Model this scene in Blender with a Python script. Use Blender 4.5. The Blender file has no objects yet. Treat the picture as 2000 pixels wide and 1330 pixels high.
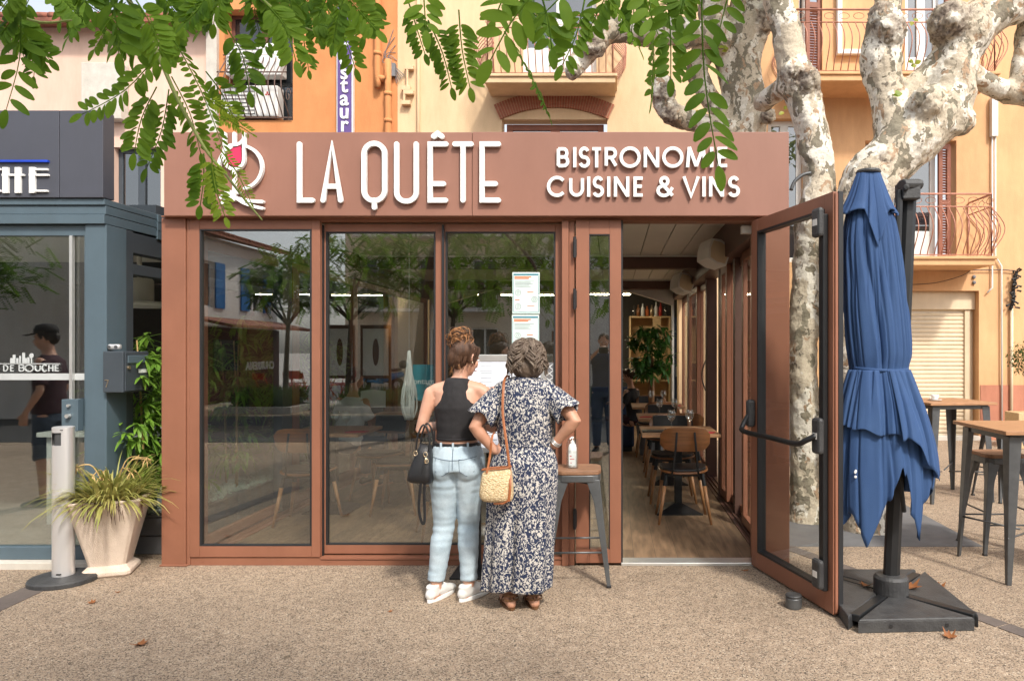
import bpy, bmesh, math, random
from mathutils import Vector, Matrix, noise, Euler
R = math.radians
SC = bpy.context.scene
COL = SC.collection
# ------------------------------------------------------------------ camera, sky, sun, exposure
F, CX, CY, H = 1400.0, 1195.0, 682.0, 1.53          # focal length in photo pixels, axis pixel, eye height
cam_d = bpy.data.cameras.new('camera'); cam = bpy.data.objects.new('camera', cam_d); COL.objects.link(cam)
cam.location = (0, 0, H); cam.rotation_euler = (R(90), 0, 0)
cam_d.sensor_width = 36; cam_d.lens = 36 * F / 2000
cam_d.shift_x = (1000 - CX) / 2000; cam_d.shift_y = (CY - 665) / 2000
cam_d.clip_start = 0.05; cam_d.clip_end = 900
SC.camera = cam
SUN_EL, SUN_AZ = 47.0, 152.0       # azimuth clockwise from +Y: the sun stands behind the camera, to its right
W = bpy.data.worlds.new("World"); SC.world = W; W.use_nodes = True
wn = W.node_tree.nodes; wl = W.node_tree.links
bg = wn['Background']; sky = wn.new('ShaderNodeTexSky'); sky.sky_type = 'NISHITA'; sky.sun_disc = False
sky.sun_elevation = R(SUN_EL); sky.sun_rotation = R(SUN_AZ); sky.dust_density = 3.0; sky.air_density = 1.0; sky.ozone_density = 0.6
hz = wn.new('ShaderNodeHueSaturation'); hz.inputs['Saturation'].default_value = .35   # thin bright cloud
wl.new(sky.outputs[0], hz.inputs['Color']); wl.new(hz.outputs[0], bg.inputs['Color']); bg.inputs['Strength'].default_value = 0.15
sd = bpy.data.lights.new('sun', 'SUN'); sd.energy = 2.0; sd.angle = R(5); sd.color = (1.0, 0.93, 0.82)
sun = bpy.data.objects.new('sun', sd); COL.objects.link(sun)
_sv = Vector((math.sin(R(SUN_AZ)) * math.cos(R(SUN_EL)), math.cos(R(SUN_AZ)) * math.cos(R(SUN_EL)), math.sin(R(SUN_EL))))
sun.rotation_euler = (-_sv).to_track_quat('-Z', 'Y').to_euler(); sun.location = _sv * 40
SC.view_settings.view_transform = 'Standard'; SC.view_settings.look = 'None'
SC.view_settings.exposure = 0.9; SC.view_settings.gamma = 1.0; SC.view_settings.use_curve_mapping = False
SC.render.engine = 'CYCLES'
SC.cycles.max_bounces = 8; SC.cycles.transparent_max_bounces = 24; SC.cycles.glossy_bounces = 4; SC.cycles.diffuse_bounces = 4

# ------------------------------------------------------------------ helpers
def P(u, v, Y): return Vector(((u - CX) / F * Y, Y, H - (v - CY) / F * Y))
def PX(u, Y): return (u - CX) / F * Y
def PZ(v, Y): return H - (v - CY) / F * Y
def G(u, v, z=0.0):
    Y = F * (H - z) / (v - CY); return Vector(((u - CX) / F * Y, Y, z))
def RF(u, v, D):   # where a thing stands whose mirror image in the shop glass shows at (u, v), D metres along the folded ray
    return Vector(((u - CX) / F * D, 10.2 - D, H - (v - CY) / F * D))

# ------------------------------------------------------------------ materials
MATS = {}
def sr(r, g, b):
    f = lambda c: (c/255)/12.92 if c/255 <= .04045 else ((c/255+.055)/1.055)**2.4
    return (f(r), f(g), f(b))
def mk(name, col, rough=.6, metal=0, var=.12, vs=4, bump=0, bs=60, col2=None, spec=.5, stretch=None, wear=0, trans=0, coat=0, streak=0):
    """principled material with mottled colour (mix towards col2) and fine bump"""
    m = bpy.data.materials.new(name); m.use_nodes = True; nt = m.node_tree; N = nt.nodes; L = nt.links
    b = N['Principled BSDF']; b.inputs['Roughness'].default_value = rough; b.inputs['Metallic'].default_value = metal
    b.inputs['Specular IOR Level'].default_value = spec
    if coat: b.inputs['Coat Weight'].default_value = coat; b.inputs['Coat Roughness'].default_value = .12
    tc = N.new('ShaderNodeTexCoord'); mp = N.new('ShaderNodeMapping'); L.new(tc.outputs['Object'], mp.inputs[0])
    if stretch: mp.inputs['Scale'].default_value = stretch
    c2 = col2 or tuple(max(0, c * (1 - var * 2)) for c in col)
    nz = N.new('ShaderNodeTexNoise'); nz.inputs['Scale'].default_value = vs; nz.inputs['Detail'].default_value = 7; nz.inputs['Roughness'].default_value = .62
    L.new(mp.outputs[0], nz.inputs['Vector'])
    rp = N.new('ShaderNodeValToRGB'); rp.color_ramp.elements[0].position = .33; rp.color_ramp.elements[1].position = .68
    rp.color_ramp.elements[0].color = (*col, 1); rp.color_ramp.elements[1].color = (*c2, 1)
    L.new(nz.outputs[0], rp.inputs[0]); L.new(rp.outputs[0], b.inputs['Base Color'])
    if streak:   # rain streaks and dirt
        ms = N.new('ShaderNodeMapping'); ms.inputs['Scale'].default_value = (2.2, 2.2, .55); L.new(tc.outputs['Object'], ms.inputs[0])
        ns = N.new('ShaderNodeTexNoise'); ns.inputs['Scale'].default_value = 1.6; ns.inputs['Detail'].default_value = 8; ns.inputs['Roughness'].default_value = .7; L.new(ms.outputs[0], ns.inputs['Vector'])
        rs = N.new('ShaderNodeValToRGB'); rs.color_ramp.elements[0].position = .30; rs.color_ramp.elements[1].position = .62; q = 1-streak
        rs.color_ramp.elements[0].color = (q, q*.98, q*.95, 1); rs.color_ramp.elements[1].color = (1.03, 1.03, 1.03, 1); L.new(ns.outputs[0], rs.inputs[0])
        mu = N.new('ShaderNodeMix'); mu.data_type = 'RGBA'; mu.blend_type = 'MULTIPLY'; mu.inputs[0].default_value = 1
        L.new(rp.outputs[0], mu.inputs[6]); L.new(rs.outputs[0], mu.inputs[7]); L.new(mu.outputs[2], b.inputs['Base Color'])
    if wear:
        rr = N.new('ShaderNodeMapRange'); rr.inputs['To Min'].default_value = rough - wear; rr.inputs['To Max'].default_value = rough + wear
        L.new(nz.outputs[0], rr.inputs[0]); L.new(rr.outputs[0], b.inputs['Roughness'])
    if bump:
        n2 = N.new('ShaderNodeTexNoise'); n2.inputs['Scale'].default_value = bs; n2.inputs['Detail'].default_value = 6
        L.new(mp.outputs[0], n2.inputs['Vector'])
        bp = N.new('ShaderNodeBump'); bp.inputs['Strength'].default_value = bump; bp.inputs['Distance'].default_value = .01
        L.new(n2.outputs[0], bp.inputs['Height']); L.new(bp.outputs[0], b.inputs['Normal'])
    if trans:
        t = N.new('ShaderNodeBsdfTranslucent'); mx = N.new('ShaderNodeMixShader'); mx.inputs[0].default_value = trans
        L.new(rp.outputs[0], t.inputs[0]); L.new(b.outputs[0], mx.inputs[1]); L.new(t.outputs[0], mx.inputs[2])
        L.new(mx.outputs[0], N['Material Output'].inputs[0])
    MATS[name] = m; return m
def nodes_mat(name):
    m = bpy.data.materials.new(name); m.use_nodes = True; MATS[name] = m
    nt = m.node_tree; return m, nt.nodes, nt.links, nt.nodes['Principled BSDF']
def ramp(N, stops):
    r = N.new('ShaderNodeValToRGB'); e = r.color_ramp.elements
    while len(e) < len(stops): e.new(.5)
    for k, (p, c) in enumerate(stops): e[k].position = p; e[k].color = (*c, 1)
    return r
def glass(name, refl=.1, tint=(.86, .9, .88)):
    m, N, L, b = nodes_mat(name); N.remove(b)
    lw = N.new('ShaderNodeLayerWeight'); lw.inputs[0].default_value = .5
    pw = N.new('ShaderNodeMath'); pw.operation = 'POWER'; pw.inputs[1].default_value = 4
    ma = N.new('ShaderNodeMath'); ma.operation = 'MULTIPLY_ADD'; ma.inputs[1].default_value = .5; ma.inputs[2].default_value = refl
    L.new(lw.outputs['Facing'], pw.inputs[0]); L.new(pw.outputs[0], ma.inputs[0])
    t = N.new('ShaderNodeBsdfTransparent'); t.inputs[0].default_value = (*tint, 1)
    g = N.new('ShaderNodeBsdfGlossy'); g.inputs['Roughness'].default_value = 0.0; g.inputs['Color'].default_value = (1, 1, 1, 1)
    mx = N.new('ShaderNodeMixShader'); L.new(ma.outputs[0], mx.inputs[0]); L.new(t.outputs[0], mx.inputs[1]); L.new(g.outputs[0], mx.inputs[2])
    L.new(mx.outputs[0], N['Material Output'].inputs[0]); return m
def emit(name, col, s):
    m, N, L, b = nodes_mat(name); b.inputs['Base Color'].default_value = (*col, 1)
    b.inputs['Emission Color'].default_value = (*col, 1); b.inputs['Emission Strength'].default_value = s; return m

# ------------------------------------------------------------------ mesh builder
class MB:
    def __init__(s): s.bm = bmesh.new(); s.mi = 0
    def _f(s, vs):
        try: f = s.bm.faces.new(vs); f.material_index = s.mi; return f
        except ValueError: return None
    def box(s, c, d, rot=None):
        c = Vector(c); r = Euler(rot).to_matrix() if rot is not None and not isinstance(rot, Matrix) else rot
        vs = []
        for x in (-.5, .5):
            for y in (-.5, .5):
                for z in (-.5, .5):
                    p = Vector((x*d[0], y*d[1], z*d[2]))
                    if r is not None: p = r @ p
                    vs.append(s.bm.verts.new(c + p))
        for q in ((0,1,3,2),(4,6,7,5),(0,4,5,1),(2,3,7,6),(0,2,6,4),(1,5,7,3)): s._f([vs[i] for i in q])
        return s
    def b6(s, x0, x1, y0, y1, z0, z1): return s.box(((x0+x1)/2, (y0+y1)/2, (z0+z1)/2), (abs(x1-x0), abs(y1-y0), abs(z1-z0)))
    def bar(s, a, b, w, d, up=(0, 0, 1)):
        a, b = Vector(a), Vector(b); t = (b - a); L = t.length; t.normalize(); u = Vector(up)
        x = t.cross(u)
        if x.length < 1e-4: x = t.cross(Vector((0, 1, 0)))
        x.normalize(); y = x.cross(t)
        return s.box((a+b)/2, (w, d, L), Matrix((x, y, t)).transposed())
    def sweep(s, pts, rads, seg=10, ref=None, cap=True, dome=False, twist=0):
        """rings along pts; rads is a number or an (a, b) pair per point"""
        pts = [Vector(p) for p in pts]; n = len(pts)
        if not isinstance(rads, (list, tuple)): rads = [rads]*n
        rads = [(r, r) if not isinstance(r, (list, tuple)) else r for r in rads]
        rings = []; a = None
        if dome:
            t0 = (pts[0]-pts[1]).normalized(); t1 = (pts[-1]-pts[-2]).normalized()
            e0, e1 = [], []
            for k in (85, 60, 30):
                q = math.sin(R(k)); w = math.cos(R(k))
                e0.append((pts[0]+t0*min(rads[0])*q*.9, (rads[0][0]*w, rads[0][1]*w)))
            for k in (30, 60, 85):
                q = math.sin(R(k)); w = math.cos(R(k))
                e1.append((pts[-1]+t1*min(rads[-1])*q*.9, (rads[-1][0]*w, rads[-1][1]*w)))
            allp = e0 + list(zip(pts, rads)) + e1; pts = [p for p, _ in allp]; rads = [r for _, r in allp]; n = len(pts)
        for i in range(n):
            t = (pts[min(i+1, n-1)] - pts[max(i-1, 0)])
            if t.length < 1e-9: t = Vector((0, 0, 1))
            t.normalize()
            if ref is not None: a = Vector(ref)
            elif a is None: a = Vector((1, 0, 0)) if abs(t.x) < .8 else Vector((0, 1, 0))
            a = a - t*a.dot(t)
            if a.length < 1e-4: a = Vector((0, 1, 0)) - t*t.y
            a.normalize(); b = t.cross(a)
            rings.append([s.bm.verts.new(pts[i] + a*math.cos(2*math.pi*k/seg + twist)*rads[i][0] + b*math.sin(2*math.pi*k/seg + twist)*rads[i][1]) for k in range(seg)])
        for i in range(n-1):
            for k in range(seg): s._f([rings[i][k], rings[i][(k+1) % seg], rings[i+1][(k+1) % seg], rings[i+1][k]])
        if cap: s._f(rings[0][::-1]); s._f(rings[-1])
        return s
    def cyl(s, a, b, r, r2=None, seg=16): return s.sweep([a, b], [r, r if r2 is None else r2], seg)
    def lathe(s, c, prof, seg=24, cap=True, sx=1, sy=1, ph=0):
        c = Vector(c); rings = []
        for r, z in prof: rings.append([s.bm.verts.new(c + Vector((math.cos(2*math.pi*k/seg+ph)*r*sx, math.sin(2*math.pi*k/seg+ph)*r*sy, z))) for k in range(seg)])
        for i in range(len(rings)-1):
            for k in range(seg): s._f([rings[i][k], rings[i][(k+1) % seg], rings[i+1][(k+1) % seg], rings[i+1][k]])
        if cap: s._f(rings[0][::-1]); s._f(rings[-1])
        return s
    def ell(s, c, r, rot=None, seg=16, rg=10):
        c = Vector(c); M = Euler(rot).to_matrix() if rot is not None else Matrix.Identity(3)
        top = s.bm.verts.new(c + M @ Vector((0, 0, r[2]))); bot = s.bm.verts.new(c - M @ Vector((0, 0, r[2]))); rings = []
        for i in range(1, rg):
            ph = math.pi*i/rg
            rings.append([s.bm.verts.new(c + M @ Vector((math.cos(2*math.pi*k/seg)*math.sin(ph)*r[0], math.sin(2*math.pi*k/seg)*math.sin(ph)*r[1], math.cos(ph)*r[2]))) for k in range(seg)])
        for k in range(seg):
            s._f([top, rings[0][k], rings[0][(k+1) % seg]]); s._f([bot, rings[-1][(k+1) % seg], rings[-1][k]])
        for i in range(len(rings)-1):
            for k in range(seg): s._f([rings[i][k], rings[i+1][k], rings[i+1][(k+1) % seg], rings[i][(k+1) % seg]])
        return s
    def prism(s, poly, fn, d0, d1):
        """poly of 2-D points; fn(a, b, d) gives the 3-D point at depth d"""
        A = [s.bm.verts.new(fn(a, b, d0)) for a, b in poly]; B = [s.bm.verts.new(fn(a, b, d1)) for a, b in poly]; n = len(poly)
        s._f(A); s._f(B[::-1])
        for k in range(n): s._f([A[k], B[k], B[(k+1) % n], A[(k+1) % n]])
        return s
    def quad(s, a, b, c, d): s._f([s.bm.verts.new(Vector(p)) for p in (a, b, c, d)]); return s
    def ribbon(s, pts, w, fn, d0, d1, closed=False, rnd=False):
        """thick stroke through 2-D points"""
        pts = [Vector((p[0], p[1])) for p in pts]; n = len(pts); Lf, Rt = [], []; h = w/2
        for i in range(n):
            if closed: t0 = (pts[i]-pts[i-1]).normalized(); t1 = (pts[(i+1) % n]-pts[i]).normalized()
            else:
                t0 = (pts[i]-pts[max(i-1, 0)]); t1 = (pts[min(i+1, n-1)]-pts[i])
                if t0.length < 1e-9: t0 = t1
                if t1.length < 1e-9: t1 = t0
                t0 = t0.normalized(); t1 = t1.normalized()
            t = (t0+t1); t = t.normalized() if t.length > 1e-6 else t0
            nn = Vector((-t.y, t.x)); k = h/max(.62, nn.dot(Vector((-t0.y, t0.x))))
            Lf.append(pts[i]+nn*k); Rt.append(pts[i]-nn*k)
        def strip(a, b, c, d, i=0):
            e = [i*6e-5, (i+1)*6e-5, (i+1)*6e-5, i*6e-5]
            for q0, rev in ((d0, 0), (d1, 1)):
                vs = [s.bm.verts.new(fn(*p, q0-(e_ if not rev else 0))) for p, e_ in zip((a, b, c, d), e)]
                s._f(vs if not rev else vs[::-1])
        rng = range(n) if closed else range(n-1)
        for i in rng:
            j = (i+1) % n
            strip(Lf[i], Lf[j], Rt[j], Rt[i], i)
            for E, rev in ((Lf, 0), (Rt, 1)):
                vs = [s.bm.verts.new(fn(*E[i], d0)), s.bm.verts.new(fn(*E[i], d1)), s.bm.verts.new(fn(*E[j], d1)), s.bm.verts.new(fn(*E[j], d0))]
                s._f(vs if rev else vs[::-1])
        if not closed:
            for i, sg in ((0, -1), (n-1, 1)):
                t = (pts[1]-pts[0]).normalized() if i == 0 else (pts[-1]-pts[-2]).normalized()
                nn = Vector((-t.y, t.x))
                if rnd:
                    arc = [pts[i] + nn*h*math.cos(a) + t*sg*h*math.sin(a) for a in [math.pi*k/8 for k in range(9)]]
                    s.prism([(p.x, p.y) for p in arc], fn, d0 - (n*6e-5 if i else 0), d1)
                else:
                    vs = [s.bm.verts.new(fn(*p, q)) for p, q in ((Lf[i], d0), (Rt[i], d0), (Rt[i], d1), (Lf[i], d1))]; s._f(vs)
        return s
    def leaf(s, p, d, up, L, w, fold=.25, droop=.15, n=3, shape=None):
        """one leaf blade: two rows of faces either side of a midrib"""
        p = Vector(p); d = Vector(d).normalized(); up = Vector(up); x = d.cross(up)
        if x.length < 1e-4: x = d.cross(Vector((0, 1, .3)))
        x.normalize(); up = x.cross(d); prev = None
        for i in range(n+1):
            t = i/n
            ww = w*.5*((math.sin(math.pi*min(1, max(.0, t*.94+.03))))**.7 if shape is None else shape(t))
            c = p + d*L*t - up*droop*L*t*t
            row = (s.bm.verts.new(c - x*ww + up*fold*ww), s.bm.verts.new(c), s.bm.verts.new(c + x*ww + up*fold*ww))
            if prev: s._f([prev[0], prev[1], row[1], row[0]]); s._f([prev[1], prev[2], row[2], row[1]])
            prev = row
        return s
    def build(s, name, mats, parent=None, bevel=0, smooth=False, loc=None, solid=0, merge=0, noise_amp=None):
        if merge: bmesh.ops.remove_doubles(s.bm, verts=s.bm.verts[:], dist=merge)
        if noise_amp:
            amp, sc = noise_amp; s.bm.normal_update()
            for v in s.bm.verts: v.co += v.normal*amp*noise.noise(v.co*sc)
        bmesh.ops.recalc_face_normals(s.bm, faces=s.bm.faces[:]) if not smooth == 'leaf' else None
        me = bpy.data.meshes.new(name)
        if loc is not None:
            lv = Vector(loc)
            for v in s.bm.verts: v.co -= lv
        s.bm.to_mesh(me); s.bm.free()
        for m in (mats if isinstance(mats, (list, tuple)) else [mats]): me.materials.append(MATS[m] if isinstance(m, str) else m)
        if smooth:
            for p in me.polygons: p.use_smooth = True
        o = bpy.data.objects.new(name, me); COL.objects.link(o)
        if loc is not None: o.location = loc
        return fin(o, parent, bevel, solid, smooth)
def fin(o, parent, bevel=0, solid=0, smooth=False):
    if parent is not None:
        o.parent = parent
        if parent.type == 'EMPTY': o.matrix_parent_inverse = (Matrix.LocRotScale(parent.location, parent.rotation_euler, None)).inverted()
        elif tuple(parent.location) != (0, 0, 0): o.matrix_parent_inverse = Matrix.Translation(-parent.location)
    if solid: m = o.modifiers.new('s', 'SOLIDIFY'); m.thickness = solid; m.offset = 0
    if bevel:
        m = o.modifiers.new('b', 'BEVEL'); m.width = bevel; m.segments = 2; m.limit_method = 'ANGLE'; m.angle_limit = R(40)
    return o
def tag(o, label=None, cat=None, group=None, kind=None):
    if label: o['label'] = label
    if cat: o['category'] = cat
    if group: o['group'] = group
    if kind: o['kind'] = kind
    return o
def thing(name, label, cat, loc=(0, 0, 0), rz=0, group=None):
    o = bpy.data.objects.new(name, None); COL.objects.link(o); o.location = loc; o.rotation_euler = (0, 0, rz); o.empty_display_size = .1
    return tag(o, label, cat, group)
def place(o, loc, rz=0):
    o.location = loc; o.rotation_euler = (0, 0, rz); return o
def kids(o): return [c for c in COL.objects if c.parent is o]
def dup(root, loc, rz=0, label=None):
    r = root.copy(); COL.objects.link(r); r.location = loc; r.rotation_euler = (0, 0, rz)
    if label: r['label'] = label
    for ch in kids(root):
        c = ch.copy(); COL.objects.link(c); c.parent = r
        for g in kids(ch):
            d = g.copy(); COL.objects.link(d); d.parent = c
    return r
def blob(name, mb, mats, parent, voxel=.008, smooth=8, disp=None, shrink=0):
    """joins overlapping closed shapes into one continuous surface"""
    bmesh.ops.recalc_face_normals(mb.bm, faces=mb.bm.faces[:])
    me = bpy.data.meshes.new('tmp'); mb.bm.to_mesh(me); mb.bm.free(); t = bpy.data.objects.new('tmp', me); COL.objects.link(t)
    m = t.modifiers.new('r', 'REMESH'); m.mode = 'VOXEL'; m.voxel_size = voxel
    if smooth: m2 = t.modifiers.new('s', 'SMOOTH'); m2.iterations = smooth; m2.factor = .5
    dg = bpy.context.evaluated_depsgraph_get(); dg.update(); ev = t.evaluated_get(dg); me2 = bpy.data.meshes.new_from_object(ev)
    bpy.data.objects.remove(t); bpy.data.meshes.remove(me)
    if disp:
        nn = [v.normal.copy() for v in me2.vertices]
        for v, n_ in zip(me2.vertices, nn): v.co += n_*disp(v.co)
    me2.name = name; me2.materials.clear()
    for m in (mats if isinstance(mats, (list, tuple)) else [mats]): me2.materials.append(MATS[m])
    for p in me2.polygons: p.use_smooth = True
    o = bpy.data.objects.new(name, me2); COL.objects.link(o)
    return fin(o, parent)
def text(name, s, size, mat, parent, loc, rot, depth=.003, bold=0, align='CENTER', sx=1):
    c = bpy.data.curves.new('t', 'FONT'); c.body = s; c.size = size; c.extrude = depth; c.offset = bold; c.align_x = align; c.align_y = 'CENTER'
    t = bpy.data.objects.new('t', c); COL.objects.link(t)
    dg = bpy.context.evaluated_depsgraph_get(); dg.update(); me = bpy.data.meshes.new_from_object(t.evaluated_get(dg)); bpy.data.objects.remove(t)
    M = Matrix.LocRotScale(Vector(loc), Euler(rot), Vector((sx, 1, 1))); me.transform(M)
    me.materials.clear(); me.materials.append(MATS[mat]); o = bpy.data.objects.new(name, me); COL.objects.link(o)
    return fin(o, parent)
def arc(cx, cy, rx, ry, a0, a1, n=14): return [(cx + rx*math.cos(R(a0+(a1-a0)*k/n)), cy + ry*math.sin(R(a0+(a1-a0)*k/n))) for k in range(n+1)]
def glyph(ch):
    """unit glyphs, x 0..1 and y 0 (top) .. 1 (bottom): list of (points, closed)"""
    g = {
     'B': [([(0,.0),(.5,0)]+arc(.55,.24,.33,.24,-90,90,10)+[(0,.48)],0), ([(.5,.48)]+arc(.55,.74,.42,.26,-90,90,10)+[(0,1)],0), ([(0,0),(0,1)],0)],
     'I': [([(.5,0),(.5,1)],0)],
     'S': [(arc(.5,.26,.44,.26,-25,-180,12)+arc(.5,.26,.44,.24,180,90,6)[1:]+arc(.5,.75,.48,.25,-90,0,6)+arc(.5,.75,.48,.25,0,160,12)[1:],0)],
     'T': [([(0,0),(1,0)],0), ([(.5,0),(.5,1)],0)],
     'R': [([(0,1),(0,0),(.5,0)]+arc(.55,.26,.4,.26,-90,90,10)+[(.05,.52)],0), ([(.5,.52),(1,1)],0)],
     'O': [(arc(.5,.5,.5,.5,0,352,44),1)],
     'N': [([(0,1),(0,0)],0), ([(.0,.02),(1,.98)],0), ([(1,1),(1,0)],0)],
     'M': [([(0,1),(.1,0)],0), ([(.1,.0),(.5,.95)],0), ([(.5,.95),(.9,.0)],0), ([(.9,0),(1,1)],0)],
     'E': [([(1,0),(0,0),(0,1),(1,1)],0), ([(0,.48),(.9,.48)],0)],
     'C': [(arc(.52,.5,.52,.5,-42,-318,36),0)],
     'U': [([(0,0)]+arc(.5,.62,.5,.38,180,0,14)+[(1,0)],0)],
     'H': [([(0,0),(0,1)],0), ([(1,0),(1,1)],0), ([(0,.48),(1,.48)],0)],
     'V': [([(0,0),(.5,.98),(1,0)],0)],
     'D': [([(0,0),(.4,0)]+arc(.4,.5,.6,.5,-90,90,14)+[(0,1)],0), ([(0,0),(0,1)],0)],
     'A': [([(0,1),(.5,0),(1,1)],0), ([(.18,.66),(.82,.66)],0)],
     '&': [([(1,.55)]+arc(.42,.72,.4,.28,15,225,14)+[(.62,.36)]+arc(.45,.2,.24,.2,40,-200,12)+[(1,1)],0)],
     '7': [([(0,0),(1,0),(.4,1)],0)],
     '1': [([(.2,.2),(.5,0),(.5,1)],0)],
    }
    return g[ch]
def letters(mb, spec, w, fn, d0, d1, rnd=False):
    k = 0
    for ch, x0, x1, y0, y1 in spec:
        for pts, cl in glyph(ch):
            k += 1; e = (k % 23)*.0003
            h = w/2
            q = [(x0+h+(x1-x0-w)*a if ch not in 'I1' else (x0+x1)/2, y0+(h if ch not in 'IVNMHAT' or (ch == 'T' and len(pts) == 2 and pts[0][1] == pts[1][1]) else 0)+(y1-y0-(w if ch not in 'IVNMHAT' or (ch == 'T' and pts[0][1] == pts[1][1]) else 0))*b) for a, b in pts]
            mb.ribbon(q, w, fn, d0-e, d1, closed=bool(cl), rnd=rnd)
def wall(mb, x0, x1, z0, z1, y, t, holes):
    """wall sheet facing -Y with openings (x0, x1, z0, z1) and their reveals"""
    xs = sorted({x0, x1, *[h[0] for h in holes], *[h[1] for h in holes]}); zs = sorted({z0, z1, *[h[2] for h in holes], *[h[3] for h in holes]})
    xs = [x for x in xs if x0 <= x <= x1]; zs = [z for z in zs if z0 <= z <= z1]
    for a, b in zip(xs, xs[1:]):
        for c, d in zip(zs, zs[1:]):
            mx, mz = (a+b)/2, (c+d)/2
            if any(h[0] < mx < h[1] and h[2] < mz < h[3] for h in holes): continue
            for yy in (y, y+t): mb.quad((a, yy, c), (b, yy, c), (b, yy, d), (a, yy, d))
    for h in holes:
        mb.quad((h[0], y, h[2]), (h[0], y+t, h[2]), (h[0], y+t, h[3]), (h[0], y, h[3]))
        mb.quad((h[1], y, h[2]), (h[1], y, h[3]), (h[1], y+t, h[3]), (h[1], y+t, h[2]))
        mb.quad((h[0], y, h[3]), (h[0], y+t, h[3]), (h[1], y+t, h[3]), (h[1], y, h[3]))
        mb.quad((h[0], y, h[2]), (h[1], y, h[2]), (h[1], y+t, h[2]), (h[0], y+t, h[2]))
    for xx in (x0, x1): mb.quad((xx, y, z0), (xx, y+t, z0), (xx, y+t, z1), (xx, y, z1))
    mb.quad((x0, y, z1), (x1, y, z1), (x1, y+t, z1), (x0, y+t, z1))
def smoothpts(ps, n=6):
    """Catmull-Rom through points of any length tuple"""
    ps = [tuple(p) for p in ps]; out = []
    for i in range(len(ps)-1):
        a, b, c, d = ps[max(i-1, 0)], ps[i], ps[i+1], ps[min(i+2, len(ps)-1)]
        for k in range(n):
            t = k/n
            out.append(tuple(.5*((2*q)+(-p+r)*t+(2*p-5*q+4*r-s_)*t*t+(-p+3*q-3*r+s_)*t**3) for p, q, r, s_ in zip(a, b, c, d)))
    out.append(ps[-1]); return out
# ------------------------------------------------------------------ the palette
mk('brown_alu', (.285, .118, .070), .45, 0, .08, 2.2, .05, 500, wear=.05, streak=0.08)
mk('brown_fascia', (.285, .135, .095), .5, 0, .06, 1.3, .03, 400, wear=.05, streak=0.06)
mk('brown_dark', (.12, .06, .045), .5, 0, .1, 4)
mk('gasket', (.018, .018, .02), .5)
mk('slate_alu', (.085, .125, .155), .42, 0, .06, 3, .04, 500, wear=.05, streak=0.07)
mk('slate_dark', (.05, .062, .075), .45, 0, .1, 3, .04, 500)
mk('slate_fascia', (.066, .07, .09), .45, 0, .08, 2, .05, 600, streak=0.06)
mk('white_letter', (.86, .86, .84), .35, 0, .03)
mk('pink_fill', (.62, .03, .10), .4, 0, .05)
mk('blue_bar', (.01, .06, .55), .4)
mk('steel', (.74, .73, .73), .34, .6, .04, 8, .05, 300, stretch=(1, 1, .05))
mk('bright_alu', (.7, .7, .68), .35, .7, .06, 10)
mk('black_metal', (.022, .023, .025), .42, .3, .1, 10, .05, 200)
mk('gun_metal', (.13, .135, .14), .42, .55, .15, 9, .06, 120, wear=.08)
mk('black_plastic', (.03, .03, .032), .55, 0, .15, 12, .3, 90, col2=(.06, .06, .06), wear=.1)
mk('black_leather', (.016, .016, .018), .38, 0, .1, 20, .25, 220)
mk('white_plastic', (.76, .74, .70), .45, 0, .05)
mk('chalk', (.70, .58, .48), .9, 0, .08, 14, .6, 160, col2=(.61, .49, .395), streak=0.07)
mk('porcelain', (.8, .8, .78), .15, 0, .02)
mk('render_peach', (.70, .42, .215), .9, 0, .06, .9, .3, 60, col2=(.60, .35, .18), streak=0.13)
mk('render_yellow', (.72, .52, .32), .9, 0, .05, .9, .3, 60, col2=(.64, .455, .275), streak=0.12)
mk('render_orange', (.62, .265, .10), .9, 0, .08, 1.1, .3, 60, col2=(.54, .215, .08), streak=0.13)
mk('render_pink', (.72, .50, .40), .9, 0, .05, .8, .2, 70, streak=0.11)
mk('dado_pink', (.52, .22, .14), .9, 0, .08, 2, .2, 60, streak=0.15)
mk('shutter_brown', (.26, .09, .05), .6, 0, .12, 6)
mk('iron_salmon', (.50, .22, .15), .6, 0, .15, 10)
mk('iron_rust', (.16, .10, .08), .7, 0, .3, 20)
mk('white_paint', (.74, .74, .72), .45, 0, .06, 5)
mk('cream_shutter', (.70, .57, .40), .6, 0, .05, 4, streak=0.07)
mk('stone_white', (.60, .56, .50), .85, 0, .1, 6, .2, 50, streak=0.12)
mk('brick', (.42, .15, .085), .85, 0, .2, 18, .4, 60)
mk('mortar', (.55, .40, .26), .9)
mk('terracotta', (.36, .13, .08), .8, 0, .3, 6, .2, 40)
mk('skin', (.62, .36, .26), .5, 0, .05, 9, .08, 120, col2=(.55, .285, .19))
mk('skin_tan', (.55, .30, .20), .5, 0, .05, 9, .08, 120, col2=(.47, .23, .145))
mk('knit_black', (.022, .020, .022), .85, 0, .2, 30, .3, 350)
mk('maroon_cloth', (.05, .012, .025), .85, 0, .2, 30, .2, 200)
mk('white_cloth', (.68, .68, .68), .85, 0, .06, 9, .2, 60)
mk('navy_cloth', (.03, .05, .11), .85, 0, .1, 9)
mk('blue_canvas', (.020, .060, .170), .8, 0, .08, 3, .15, 200, col2=(.028, .074, .19), streak=0.06)
mk('canvas_white', (.75, .75, .75), .8)
mk('tan_leather', (.36, .12, .04), .5, 0, .12, 14)
mk('sandal_leather', (.16, .07, .025), .55, 0, .2, 14)
mk('sole_white', (.75, .74, .72), .5, 0, .04, 20)
mk('gold', (.75, .6, .4), .3, .9)
mk('walnut', (.27, .105, .035), .38, 0, .2, 3, .05, 60, stretch=(1, 6, 14), coat=.3)
mk('oak_leg', (.38, .18, .075), .45, 0, .15, 4, .05, 60, stretch=(10, 10, 1))
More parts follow.
